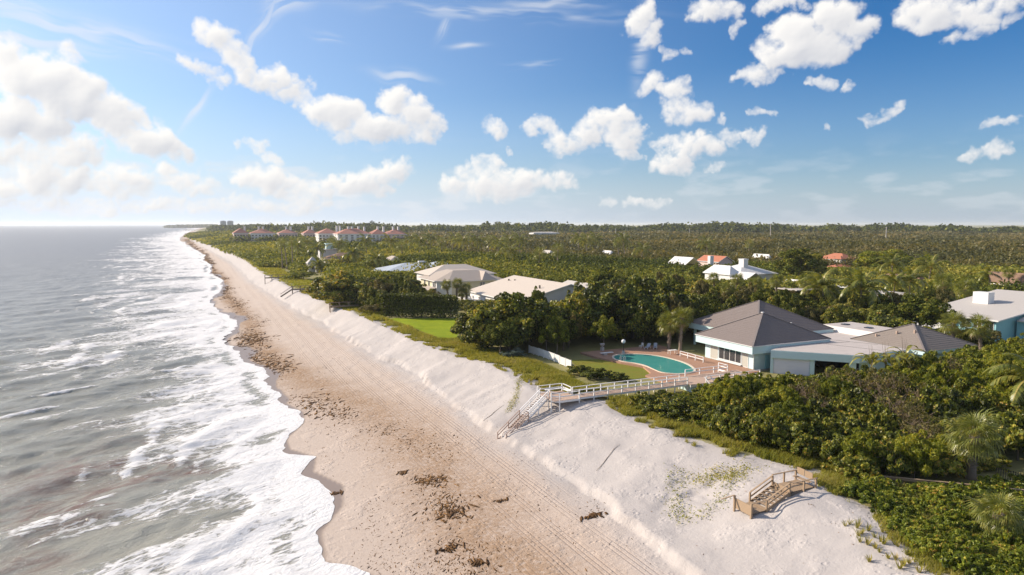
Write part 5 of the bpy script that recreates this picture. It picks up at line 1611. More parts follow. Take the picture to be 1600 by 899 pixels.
def kind(key, mats, crowns, trunks, r, h, tm='bark'):
    for me in crowns:
        me.materials.append(M[mats])
    for me in trunks:
        if not me.materials:
            me.materials.append(M[tm])
    KIND[key] = (crowns, trunks, r, h)
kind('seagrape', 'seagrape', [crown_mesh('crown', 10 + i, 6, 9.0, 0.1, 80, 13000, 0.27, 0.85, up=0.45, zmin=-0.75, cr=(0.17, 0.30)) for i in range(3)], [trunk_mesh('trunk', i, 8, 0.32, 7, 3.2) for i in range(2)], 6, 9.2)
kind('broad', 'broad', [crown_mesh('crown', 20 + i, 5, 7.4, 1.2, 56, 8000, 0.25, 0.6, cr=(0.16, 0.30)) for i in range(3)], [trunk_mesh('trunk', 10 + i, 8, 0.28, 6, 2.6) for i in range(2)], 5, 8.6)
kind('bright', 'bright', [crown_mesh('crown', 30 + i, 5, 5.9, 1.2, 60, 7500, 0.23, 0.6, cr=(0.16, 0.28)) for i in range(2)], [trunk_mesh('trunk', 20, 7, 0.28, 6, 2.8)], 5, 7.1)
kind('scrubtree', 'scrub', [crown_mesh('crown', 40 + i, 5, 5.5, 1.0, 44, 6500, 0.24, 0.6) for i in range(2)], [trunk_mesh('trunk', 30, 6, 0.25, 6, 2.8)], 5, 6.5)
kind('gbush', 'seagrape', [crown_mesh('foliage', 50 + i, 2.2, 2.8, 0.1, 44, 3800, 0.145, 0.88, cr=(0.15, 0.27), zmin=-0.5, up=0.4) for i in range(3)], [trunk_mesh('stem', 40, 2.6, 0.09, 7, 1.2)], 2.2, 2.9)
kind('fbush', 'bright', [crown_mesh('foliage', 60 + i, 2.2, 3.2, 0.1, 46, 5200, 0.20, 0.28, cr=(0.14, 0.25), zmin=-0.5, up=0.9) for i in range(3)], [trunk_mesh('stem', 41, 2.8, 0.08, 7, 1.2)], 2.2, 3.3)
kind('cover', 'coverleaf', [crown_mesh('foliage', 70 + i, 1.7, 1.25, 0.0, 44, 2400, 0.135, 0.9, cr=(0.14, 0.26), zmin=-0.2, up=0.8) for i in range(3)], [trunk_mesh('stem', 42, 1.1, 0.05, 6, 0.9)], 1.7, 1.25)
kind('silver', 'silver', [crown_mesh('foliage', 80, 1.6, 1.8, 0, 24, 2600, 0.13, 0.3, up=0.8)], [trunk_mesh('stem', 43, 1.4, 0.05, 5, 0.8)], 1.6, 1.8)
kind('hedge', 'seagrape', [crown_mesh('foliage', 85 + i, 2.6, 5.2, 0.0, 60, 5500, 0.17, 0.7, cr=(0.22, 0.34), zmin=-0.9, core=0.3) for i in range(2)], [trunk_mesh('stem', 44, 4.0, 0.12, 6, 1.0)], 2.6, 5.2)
def twig_mesh(seed, r, h):
    rg = random.Random(seed)
    m = MB()
    for i in range(16):
        a, q = rg.uniform(0, 6.28), rg.uniform(0.2, 1)
        b = Vector((math.cos(a) * q * r * 0.35, math.sin(a) * q * r * 0.35, 0))
        e = Vector((math.cos(a) * q * r, math.sin(a) * q * r, h * rg.uniform(0.6, 1.0)))
        mid = b.lerp(e, 0.5) + Vector((rg.uniform(-.2, .2), rg.uniform(-.2, .2), 0.1 * h))
        m.tube([tuple(b), tuple(mid), tuple(e)], [0.045, 0.03, 0.012], 4, False)
        for k in range(9):
            f = rg.uniform(0.35, 1)
            s = (b.lerp(mid, f * 2) if f < 0.5 else mid.lerp(e, f * 2 - 1))
            d = Vector((rg.uniform(-1, 1), rg.uniform(-1, 1), rg.uniform(0.2, 1.1))).normalized() * rg.uniform(0.35, 0.9)
            m.tube([tuple(s), tuple(s + d * 0.6 + Vector((0, 0, -0.03))), tuple(s + d)], [0.018, 0.013, 0.006], 3, False)
    me = bpy.data.meshes.new('branches')
    me.from_pydata(m.v, [], m.f)
    me.update()
    return me
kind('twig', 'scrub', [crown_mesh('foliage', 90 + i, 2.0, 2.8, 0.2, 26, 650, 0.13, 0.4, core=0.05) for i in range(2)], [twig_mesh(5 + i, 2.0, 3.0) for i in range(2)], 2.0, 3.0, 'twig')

PLANTN = [0]
PARTN = {'seagrape': ('crown', 'trunk'), 'broad': ('crown', 'trunk'), 'bright': ('crown', 'trunk'), 'scrubtree': ('crown', 'trunk'), 'twig': ('foliage', 'branches')}
def plant(key, x, y, r, h, label, name, cat, group=None, zoff=0.0):
    crowns, trunks, r0, h0 = KIND[key]
    PLANTN[0] += 1
    i = PLANTN[0]
    o = thing(name, (x, y, hz(x, y) - 0.05 + zoff), label, cat, group, random.uniform(0, 6.28))
    o.scale = (r / r0, r / r0, h / h0)
    a, b = PARTN.get(key, ('foliage', 'stem'))
    link(a, crowns[i % len(crowns)], None, o)
    link(b, trunks[i % len(trunks)], None, o)
    return o

# ------------------------------------------------------------------ palms
def frond_arrays(seed, L, lift, droop, nl=24, lw=0.05, ll=0.85, sweep=0.0):
    """one feather frond growing along +X from the origin"""
    rg = np.random.default_rng(seed)
    s = np.linspace(0, 1, nl)
    ang = lift - droop * s ** 1.4
    ds = L / (nl - 1)
    X = np.concatenate([[0], np.cumsum(np.cos(ang[:-1]) * ds)])
    Z = np.concatenate([[0], np.cumsum(np.sin(ang[:-1]) * ds)])
    Y = sweep * s ** 2 * L
    P = np.stack([X, Y, Z], 1)
    V, F, T = [], [], []
    w = 0.085 * (1 - s) + 0.02
    for i in range(nl):
        V += [P[i] + [0, -w[i], 0], P[i] + [0, w[i], 0]]
        T += [0.93, 0.93]
        if i:
            k = 2 * i
            F.append((k - 2, k - 1, k + 1, k))
    prof = np.sin(np.pi * np.clip(s * 0.9 + 0.1, 0, 1)) ** 0.6
    for i in range(2, nl):
        for sg in (-1, 1):
            l = ll * prof[i] * rg.uniform(0.85, 1.1)
            fw = np.array([np.cos(ang[i]), 0, np.sin(ang[i])])
            d = np.array([0, sg * 0.86, 0]) + fw * 0.55 + np.array([0, 0, -0.28 - rg.uniform(0, 0.3)])
            d /= np.linalg.norm(d)
            a = P[i]
            m_ = a + d * l * 0.5 + np.array([0, 0, 0.04])
            e = a + d * l + np.array([0, 0, -0.18 * l])
            k = len(V)
            V += [a - fw * lw, a + fw * lw, m_ + fw * lw * 0.8, m_ - fw * lw * 0.8, e]
            t = 0.35 + rg.normal() * 0.13
            T += [t, t, t + .05, t + .05, t + .1]
            F += [(k, k + 1, k + 2, k + 3), (k + 3, k + 2, k + 4, k + 4)]
    F = [f if f[2] != f[3] else (f[0], f[1], f[2]) for f in F]
    return V, F, T
def pymesh(name, V, F, T, mat):
    me = bpy.data.meshes.new(name)
    me.from_pydata([tuple(map(float, v)) for v in V], [], F)
    a = me.attributes.new('tint', 'FLOAT', 'POINT')
    a.data.foreach_set('value', np.clip(np.array(T, np.float32), 0, 1))
    me.materials.append(mat)
    me.update()
    return me
def fan_arrays(seed, pet=1.0, R_=0.75, n=15, droop=0.42):
    """one fan frond: a stalk and pleated segments spreading from its tip, bent back along the middle"""
    rg = np.random.default_rng(seed)
    V, F, T = [], [], []
    V += [(0, -0.025, 0), (0, 0.025, 0), (pet, 0.02, 0.05), (pet, -0.02, 0.05)]
    F.append((0, 1, 2, 3))
    T += [0.75] * 4
    o = np.array([pet, 0, 0.05])
    for i in range(n):
        a = (i / (n - 1) - 0.5) * R(250)
        l = R_ * (1.0 - 0.25 * abs(a) / R(125)) * rg.uniform(0.9, 1.08)
        d = np.array([math.cos(a), math.sin(a), 0.12 - 0.35 * abs(math.sin(a)) + rg.normal() * 0.08])
        s = np.array([-math.sin(a), math.cos(a), 0])
        k = len(V)
        w = 0.030
        m_ = o + d * l * 0.6
        e = o + d * l + np.array([0, 0, -droop * l])
        V += [o, m_ - s * w, m_ + s * w, e]
        F += [(k, k + 1, k + 2), (k + 1, k + 3, k + 2)]
        t = 0.38 + rg.normal() * 0.12
        T += [t, t, t, t + 0.15]
    return V, F, T
FROND = [pymesh('frond', *frond_arrays(i, 4.2, R(58 - 12 * i), R(105 + 8 * i), 26, 0.095, 0.95, 0.04 * (i - 1)), M['palm']) for i in range(4)]
FAN = [pymesh('frond', *fan_arrays(i, 0.85 + 0.1 * i, 0.95, 23), M['palm']) for i in range(3)]
DEADFAN = [pymesh('dry_frond', *fan_arrays(9, 0.8, 0.7, 11, 0.6), M['deadpalm'])]
def palm_trunk(name, h, r0, r1, lean, boots=False, seed=0):
    rg = random.Random(seed)
    n = 12
    pts, rs = [], []
    for i in range(n + 1):
        f = i / n
        pts.append((lean[0] * f * f, lean[1] * f * f, h * f - (0.4 if i == 0 else 0)))
        rs.append(r0 + (r1 - r0) * f + (0.03 if i % 2 else 0) + (0.12 * (1 - f * 8) if f < 0.12 else 0))
    m = MB().tube(pts, rs, 10)
    if boots:
        for k in range(150):
            f = rg.uniform(0.25, 1.0)
            a = rg.uniform(0, 6.28)
            c = Vector((lean[0] * f * f, lean[1] * f * f, h * f))
            rr = r0 + (r1 - r0) * f
            d = Vector((math.cos(a), math.sin(a), 0))
            m.bar(c + d * rr * 0.8, c + d * (rr + 0.14) + Vector((0, 0, 0.2)), 0.10, 0.05)
    me = bpy.data.meshes.new(name)
    me.from_pydata(m.v, [], m.f)
    me.polygons.foreach_set('use_smooth', [True] * len(me.polygons))
    me.materials.append(M['palmbark'])
    me.update()
    return me
CROWN_CACHE = {}
def palm_layout(style, seed):
    """rotation and frond variant for each frond of one palm head"""
    rg = random.Random(seed)
    out = []
    if style == 'coconut':
        n = 19
        for i in range(n):
            f = i / (n - 1)
            az_ = i * 2.39996 + rg.uniform(-.2, .2)
            tilt = R(-36) + R(72) * f + rg.uniform(-.12, .12)     # young fronds stand up, old ones hang
            out.append((i % 4, az_, tilt, rg.uniform(0.85, 1.1), False))
    else:
        n = 46
        for i in range(n):
            f = i / (n - 1)
            az_ = i * 2.39996 + rg.uniform(-.3, .3)
            tilt = R(-78) + R(140) * f ** 0.9 + rg.uniform(-.1, .1)
            out.append((i % 3, az_, tilt, rg.uniform(0.85, 1.12), f > 0.86))
    return out
def palm(style, x, y, ztop, label, size=1.0, thick=1.0, lean=None, group=None, detail=True, seed=0, name=None, blow=True):
    zg = hz(x, y)
    h = max(ztop - zg, 1.2)
    lean = lean or (random.uniform(-.1, .1) * h, random.uniform(-.1, .1) * h)
    o = thing(name or ('coconut_palm' if style == 'coconut' else 'sabal_palm'), (x, y, zg), label, 'palm tree', group)
    r = (0.17, 0.11) if style == 'coconut' else (0.22, 0.17)
    link('trunk', palm_trunk('trunk', h, (r[0] * size ** 0.5 + 0.05) * thick, r[1] * size ** 0.5 * thick, lean, style != 'coconut' and detail, seed), None, o)
    bank = FROND if style == 'coconut' else FAN
    head = Matrix.Translation((lean[0], lean[1], h))
    lay = palm_layout(style, seed)
    if detail:
        for (k, a, t, s, dead) in lay:
            c = bpy.data.objects.new('frond' if not dead else 'dry_frond', DEADFAN[0] if dead else bank[k])
            COL.objects.link(c)
            c.parent = o
            m = Matrix.Rotation(a, 4, 'Z') @ Matrix.Rotation(t, 4, 'Y')
            if blow:   # the sea wind pushes every frond landward
                m = Matrix.Rotation(R(12), 4, 'Y') @ m
            c.matrix_local = head @ m @ Matrix.Scale(s * size, 4)
    else:
        key = (style, seed % 4)
        if key not in CROWN_CACHE:
            V, F, T = [], [], []
            for (k, a, t, s, dead) in lay:
                fv, ff, ft = frond_arrays(k, 4.2, R(58 - 12 * k), R(105 + 8 * k), 14, 0.11, 0.95) if style == 'coconut' else fan_arrays(k, 0.95 + 0.1 * k, 0.8, 11)
                m = Matrix.Rotation(R(12), 4, 'Y') @ Matrix.Rotation(a, 4, 'Z') @ Matrix.Rotation(t, 4, 'Y') @ Matrix.Scale(s, 4)
                b = len(V)
                V += [m @ Vector(map(float, q)) for q in fv]
                F += [tuple(i + b for i in q) for q in ff]
                T += list(ft)
            CROWN_CACHE[key] = pymesh('crown', V, F, T, M['palm'])
        c = link('crown', CROWN_CACHE[key], None, o)
        c.location = (lean[0], lean[1], h)
        c.scale = (size,) * 3
    return o

PALMS = []
taken = []      # (x, y, r) of everything planted, so that nothing grows through a neighbour
def palm_px(style, u, v, d, label, size=1.0, detail=True, seed=0, **kw):
    x, y, z = at_range(u, v, d)
    palm(style, x, y, z, label, size, detail=detail, seed=seed, **kw)
    taken.append((x, y, 1.6))
    w = (2.6 if style == 'coconut' else 1.3) * size * FPX / d
    PALMS.append((u, v, d, w, w))
# nearest palms, every frond its own part
palm_px('sabal', 1521, 684, 65, 'cabbage palm with a thick shaggy trunk standing over the sea grape', 1.65, thick=1.35, seed=1, blow=False, lean=(0.1, 0))
palm_px('sabal', 1560, 805, 52, 'small cabbage palm with dry brown fronds low at the corner', 1.2, thick=1.2, seed=2, blow=False, lean=(0.05, 0))
palm_px('coconut', 1612, 596, 84, 'young coconut palm with arching yellow fronds cut by the right edge', 1.6, seed=3)
palm_px('sabal', 1064, 497, 132, 'taller slim cabbage palm beside the patio railing', 1.5, seed=4)
palm_px('sabal', 1046, 505, 134, 'shorter cabbage palm with dry hanging fronds behind the pool', 1.7, seed=5)
palm_px('coconut', 1346, 453, 182, 'big windblown coconut palm with long drooping fronds behind the flat roof', 2.15, seed=6, lean=(0.3, 0.2))
palm_px('coconut', 1290, 450, 190, 'big coconut palm with one frond arching down beside the lattice pergola', 2.0, seed=7, lean=(-0.8, 0.5))
palm_px('coconut', 1397, 442, 222, 'dense coconut palm left of the hidden terracotta roof', 1.8, seed=8)
palm_px('coconut', 1422, 440, 226, 'dark coconut palm in front of the hidden terracotta roof', 1.8, seed=9)
palm_px('sabal', 1117, 436, 212, 'leftmost cabbage palm before the white tiled house', 1.3, seed=10)
palm_px('sabal', 1134, 452, 196, 'tall cabbage palm trunk just above the pyramid roof ridge', 1.3, seed=11)
palm_px('sabal', 1150, 437, 208, 'cabbage palm in the middle of the white tiled house', 1.3, seed=12)
palm_px('sabal', 1182, 446, 200, 'fullest cabbage palm covering the porch of the white tiled house', 1.7, seed=13)
palm_px('sabal', 1214, 440, 206, 'cabbage palm at the right end of the white tiled house', 1.5, seed=14)
palm_px('sabal', 1477, 441, 205, 'cabbage palm with bare trunk left of the aqua house roof', 1.8, seed=15)
palm_px('sabal', 1511, 453, 198, 'round cabbage palm close to the aqua house ridge', 2.2, seed=16)
palm_px('sabal', 1577, 428, 225, 'thin cabbage palm rising behind the white chimney', 1.3, seed=17)
palm_px('sabal', 1258, 440, 214, 'cabbage palm beside the blue grey roof', 1.7, seed=18)
palm_px('sabal', 1490, 506, 128, 'bushy cabbage palm in front of the aqua house porch', 1.7, seed=19)
palm_px('sabal', 1535, 513, 124, 'low cabbage palm under the eave of the aqua house', 1.6, seed=20)
palm_px('coconut', 1545, 432, 236, 'coconut palm standing left of the brown roofed house', 1.3, seed=24)
for i, (u, v) in enumerate(((700, 446), (713, 444), (729, 451), (722, 458))):
    palm_px('sabal', u, v, 216, ('first', 'second', 'fourth', 'third')[i] + ' small cabbage palm from the left before the cream house', 1.25, seed=20 + i)
palm_px('coconut', 553, 397, 400, 'large starry coconut palm in front of the brown roof', 2.2, seed=30)
palm_px('coconut', 497, 389, 425, 'yellowish coconut palm above the beach pavilion', 1.9, seed=31)
palm_px('coconut', 496, 414, 350, 'coconut palm with hanging fronds right of the beach pavilion', 1.7, seed=32)
palm_px('coconut', 590, 407, 345, 'coconut palm leaning beside the metal roofed house', 1.7, seed=33)
for i, (u, v, d, lb) in enumerate(((440, 378, 385, 'leftmost of three tall thin palms above the dune lawn'), (447, 381, 380, 'middle of three tall thin palms above the dune lawn'), (456, 377, 372, 'rightmost of three tall thin palms above the dune lawn'))):
    palm_px('sabal', u, v, d, lb, 1.8, seed=34 + i, detail=False)
FARP = [(520, 383, 470), (531, 388, 440), (573, 384, 470), (612, 384, 450), (628, 388, 440), (640, 380, 520), (655, 385, 470), (672, 379, 530), (690, 383, 490), (706, 380, 520), (722, 384, 470), (748, 383, 480), (763, 380, 510), (778, 388, 420), (797, 384, 470), (812, 381, 500), (871, 396, 345),
        (905, 380, 520), (917, 383, 500), (930, 379, 520), (967, 384, 460), (977, 381, 470), (1105, 388, 480), (795, 400, 360), (842, 402, 340), (1003, 398, 420), (465, 392, 460), (478, 386, 480), (1170, 386, 500), (1395, 420, 290), (1452, 425, 270)]
FARL = ['above the brown roofed house', 'left of the starry coconut palm', 'right of the starry coconut palm', 'below the end apartment block', 'above the sandy brown roof', 'just right of the end apartment block']
for i, (u, v, d) in enumerate(FARP):
    near = 'in the palm belt ' + ('under the apartment blocks' if u < 645 else 'above the metal and taupe roofs' if u < 790 else 'above the broad beige roof' if u < 880 else 'round the white roofed cottage' if u < 1010 else 'of the scattered houses inland')
    palm_px('coconut' if i % 4 else 'sabal', u, v - 5, d, 'distant windblown palm ' + near, 2.3 if i % 4 else 2.5, detail=False, seed=40 + i, group='distant palms ' + near)

# ------------------------------------------------------------------ where foliage must not hide what the photo shows
PROT = [(1075, 1345, 472, 560, 105), (733, 922, 428, 474, 188), (740, 800, 470, 486, 180), (667, 776, 415, 452, 238), (690, 770, 450, 470, 225), (594, 714, 410, 425, 312), (500, 560, 392, 413, 412), (478, 502, 400, 432, 350), (1096, 1212, 410, 438, 286), (1088, 1147, 399, 414, 362),
        (1174, 1206, 397, 408, 410), (1274, 1346, 395, 419, 396), (1362, 1394, 431, 448, 252), (1426, 1454, 427, 445, 252), (1442, 1600, 447, 502, 142), (1448, 1490, 495, 514, 142), (1298, 1338, 441, 455, 246), (1240, 1266, 437, 458, 244), (1560, 1600, 427, 455, 203), (936, 962, 390, 399, 490),
        (360, 500, 353, 379, 1005), (495, 642, 353, 380, 950), (605, 716, 498, 540, 176), (598, 716, 464, 500, 181), (930, 1100, 548, 602, 100), (826, 893, 553, 578, 112), (455, 500, 436, 448, 380), (1350, 1518, 508, 545, 112), (1291, 1400, 502, 525, 122), (400, 450, 418, 432, 420), (480, 524, 453, 468, 280), (343, 365, 345, 355, 4000), (1031, 1046, 389, 393, 565), (845, 866, 391, 397, 500), (598, 632, 400, 407, 372), (1434, 1478, 403, 408, 440)]
for (u, v, d, w, h) in PALMS:
    PROT.append((u - w * 0.9, u + w * 0.9, v - h * 0.8, v + h * 0.7, d - 3))
FOOT += [(44, 68, 138, 190), (83, 124, 70, 107), (66, 81, 78, 86), (66, 86.5, 83.5, 113), (80, 117, 169, 211), (75, 108, 225, 263), (73, 123, 307, 339), (71, 101, 423, 460), (52, 66, 361, 378), (146, 219, 78, 111), (194, 240, 211, 248), (56, 60, 100, 119), (59, 74, 90, 110), (42, 67, 77, 86), (225, 300, 283, 307)]
def blocked(x, y, r, z0, z1):
    u, v, d = project(x, y, z1)
    ub = project(x, y, z0)[1]
    du = r * FPX / d * 0.85
    vb = min(ub, v + (ub - v) * 0.85)
    for (a, b, c, e, dep) in PROT:
        if d < dep and u + du > a and u - du < b and v < e - 1 and vb > c:
            return True
    return False
def free(x, y, r, k=0.62):
    for (a, b, c, e) in FOOT:
        if a - r * 0.5 < x < b + r * 0.5 and c - r * 0.5 < y < e + r * 0.5:
            return False
    for (px, py, pr_) in taken:
        if (px - x) ** 2 + (py - y) ** 2 < ((r + pr_) * k) ** 2:
            return False
    return True

# ------------------------------------------------------------------ named trees and hedges
def tree_px(key, u, v_top, z_base_px, r, label, name='sea_grape_tree', cat='tree', group=None, dz=0.0):
    """a tree whose foot stands at photo pixel z_base_px and whose top reaches row v_top"""
    x, y = at(z_base_px[0], z_base_px[1], 5.0)
    zt = z_on(v_top, x, y)
    h = max(zt - hz(x, y), 1.0)
    plant(key, x, y, r, h, label, name, cat, group, dz)
    taken.append((x, y, r))
SG = 'sea grape trees beyond the pool'
tree_px('seagrape', 748, 482, (752, 545), 5.6, 'sea grape tree on the dune edge right of the bright lawn', group=SG)
tree_px('seagrape', 790, 463, (795, 548), 7.4, 'broad sea grape tree in front of the beige roofed house', group=SG)
tree_px('seagrape', 845, 474, (845, 538), 6.0, 'sea grape tree behind the white panel fence', group=SG)
tree_px('seagrape', 885, 462, (890, 536), 6.2, 'yellowish sea grape tree left of the stone urn', group=SG)
tree_px('seagrape', 935, 448, (940, 532), 6.8, 'dark sea grape tree behind the stone urn', group=SG)
tree_px('seagrape', 985, 438, (988, 528), 7.2, 'tallest sea grape tree behind the globe lamp', group=SG)
tree_px('seagrape', 1040, 446, (1035, 522), 6.6, 'sea grape tree behind the two patio palms', group=SG)
tree_px('seagrape', 1008, 464, (1005, 536), 5.2, 'lower sea grape tree shading the loungers', group=SG)
tree_px('seagrape', 1088, 462, (1080, 510), 5.4, 'sea grape tree behind the left eave of the pyramid roof', group=SG)
tree_px('broad', 950, 420, (955, 478), 8.0, 'rounded deep green tree above the beige roof gable', 'broadleaf_tree')
tree_px('broad', 1243, 392, (1250, 440), 12.0, 'huge round dark tree left of the orange villa', 'broadleaf_tree')
tree_px('bright', 1392, 394, (1388, 430), 17.0, 'wide bright green umbrella tree right of the orange villa', 'umbrella_tree')
# clipped hedge below the cream house: one hedge of several stems
hx0, hy0 = at(596, 497, 5.0)
hx1, hy1 = at(716, 499, 5.0)
HG = thing('clipped_hedge', (hx0, hy0, hz(hx0, hy0)), 'dark clipped sea grape hedge at the back of the bright lawn', 'hedge')
rgh = np.random.default_rng(44)
n = 15000
f = rgh.random(n)
wdt = 5.0
side_ = rgh.random(n)
a_ = np.where(side_ < 0.42, 0.0, np.where(side_ < 0.84, rgh.random(n), 1.0))            # across the hedge
hx, hy = hx0 + (hx1 - hx0) * f, hy0 + (hy1 - hy0) * f
top_ = np.array([z_on(463 + 3.5 * q, hx0 + (hx1 - hx0) * q, hy0 + (hy1 - hy0) * q + 2.5) - 5.0 for q in np.linspace(0, 1, 12)])
hh = np.interp(f, np.linspace(0, 1, 12), top_) * (0.93 + 0.16 * fbm(f * 9, a_ * 3, 3, 5))
zf = np.where(side_ < 0.42, rgh.random(n) ** 0.8, np.where(side_ < 0.84, 1.0, rgh.random(n)))
bul = (fbm(f * 14, zf * 4 + a_ * 3, 3, 8) - 0.5) * 1.3
pth = np.column_stack([hx - hx0, hy - hy0 + a_ * wdt + np.where(a_ == 0, -bul, np.where(a_ == 1, bul, 0)), zf * hh + np.where(zf == 1, bul * 0.5, 0)])
pth += rgh.normal(size=(n, 3)) * 0.16
base_n = np.column_stack([np.zeros(n), np.where(a_ == 0, -1.0, np.where(a_ == 1, 1.0, 0)), np.where(zf == 1, 1.0, 0.35)])
v_, f_ = leaf_quads(pth, unit(base_n + 0.8 * rgh.normal(size=(n, 3))), rgh.uniform(0.14, 0.28, n), rgh.uniform(0.10, 0.20, n), rgh, 0.15)
link('foliage', make_mesh('foliage', v_, f_, {'tint': np.repeat((0.35 + rgh.normal(size=n) * 0.16).clip(0, 1), 4)}, smooth=False), M['seagrape'], HG)
for i in range(8):
    q = (i + 0.5) / 8
    c = link('stem', KIND['hedge'][1][0], None, HG)
    c.location = ((hx1 - hx0) * q, (hy1 - hy0) * q + 2.5, 0)
    taken.append((hx0 + (hx1 - hx0) * q, hy0 + (hy1 - hy0) * q + 2.5, 3.2))
tree_px('seagrape', 540, 428, (530, 478), 9.0, 'large sea grape mound left of the hedge above the dune', group='sea grape mounds on the dune')
tree_px('seagrape', 600, 433, (595, 470), 7.5, 'sea grape mound before the metal roofed house', group='sea grape mounds on the dune')
tree_px('seagrape', 645, 437, (640, 464), 6.5, 'sea grape mound left of the cream house', group='sea grape mounds on the dune')
tree_px('bright', 472, 425, (473, 437), 6.5, 'low bright bush hedge beside the beach pavilion', 'shrub', 'shrub')
tree_px('scrubtree', 580, 476, (583, 492), 3.6, 'small brown shrub at the seaward end of the hedge', 'shrub', 'shrub')
plant('silver', *at(803, 561, 5.2), 2.4, 1.7, 'silvery blue bush on the dune beside the panel fence', 'silver_shrub', 'shrub')
plant('gbush', *at(905, 583, 5.3), 2.3, 1.6, 'low sea grape bush at the end of the panel fence', 'sea_grape_bush', 'bush')
plant('gbush', *at(932, 590, 5.3), 2.4, 1.7, 'brownish sea grape bush beside the boardwalk landing', 'sea_grape_bush', 'bush')
plant('gbush', *at(965, 592, 5.2), 1.8, 1.2, 'reddish low bush behind the boardwalk rail', 'sea_grape_bush', 'bush')
# bird of paradise with paddle leaves at the corner of the flat roof
for (u, v, d, lb) in ((1362, 552, 101, 'banana like plant with paddle leaves at the corner of the garage'), (1392, 550, 100, 'second paddle leaved plant right of the one at the garage corner'), (1415, 543, 101, 'tallest paddle leaved plant against the taupe roof')):
    x, y, z = at_range(u, v, d)
    zg = hz(x, y)
    o = thing('bird_of_paradise', (x, y, zg), lb, 'plant', 'paddle leaved plants by the garage')
    hh = z - zg
    link('stem', trunk_mesh('stem', int(u), hh * 1.3, 0.10, 5, 0.5), M['palmbark'], o)
    for k in range(11):
        a = k * 2.4
        el_ = random.uniform(0.75, 1.35)
        L = random.uniform(1.9, 2.8)
        V, F, T = [], [], []
        b = Vector((math.cos(a) * 0.15, math.sin(a) * 0.15, hh * random.uniform(0.55, 0.8)))
        sd = Vector((-math.sin(a), math.cos(a), 0))
        for q in range(7):
            f = q / 6
            ee = el_ - 0.9 * f * f
            p = b + Vector((math.cos(a) * math.cos(ee), math.sin(a) * math.cos(ee), math.sin(ee))) * (0.5 + L * f)
            w = 0.34 * math.sin(math.pi * min(1, f * 0.92 + 0.06)) ** 0.7
            V += [p - sd * w + Vector((0, 0, w * .35)), p, p + sd * w + Vector((0, 0, w * .35))]
            t = 0.45 + 0.1 * math.sin(k)
            T += [t, t + .2, t]
            if q:
                j = 3 * q
                F += [(j - 3, j - 2, j + 1, j), (j - 2, j - 1, j + 2, j + 1)]
        link('leaf', pymesh('leaf', V, F, T, M['palm']), None, o)
    taken.append((x, y, 1.2))

# ------------------------------------------------------------------ thicket in the foreground, right
SKYL = [(930, 602), (960, 606), (1000, 612), (1060, 612), (1105, 601), (1130, 588), (1160, 582), (1200, 583), (1250, 590), (1300, 577), (1350, 568), (1400, 556), (1450, 550), (1490, 541), (1530, 532), (1570, 524), (1610, 515), (1700, 505)]
def skyline(u):
    return float(np.interp(u, [p[0] for p in SKYL], [p[1] for p in SKYL]))
rgp = random.Random(5)
def in_thicket(x, y):
    ve = float(itp(y, T_VEG))
    lo = ve + float(np.interp(y, [40, 50, 60, 70, 76], [3.4, 4.6, 4.8, 3.6, 2.4]))
    hi_y = np.interp(x, [50, 66, 70, 84, 96, 130, 200], [78.2, 78.0, 77.6, 81.5, 71.5, 69, 69])
    lo_y = np.interp(x, [50, 56, 64, 72, 90, 200], [46.5, 44.5, 41.5, 41.0, 40, 40])
    return x > lo and lo_y < y < hi_y
NEARP = [(1478, 1566, 640, 735, 64), (1500, 1700, 555, 640, 82), (1350, 1440, 535, 575, 99)]
def where_words(u, v):
    col = ('under the boardwalk' if u < 1075 else 'below the house deck' if u < 1180 else 'below the garage' if u < 1290 else 'right of the garage' if u < 1400 else 'left of the shaggy palm' if u < 1500 else 'behind the shaggy palm' if u < 1560 else 'by the right edge')
    row = 'in the farthest row' if v < 570 else 'in the back row' if v < 610 else 'in the middle row' if v < 680 else 'in the front row'
    return col, row
count = 0
cand = []
for _ in range(5200):
    x, y = rgp.uniform(50, 150), rgp.uniform(40, 79)
    if not in_thicket(x, y):
        continue
    u, v, d = project(x, y, 5)
    if u > 1640 or u < 930:
        continue
    cand.append((d, x, y))
cand.sort()
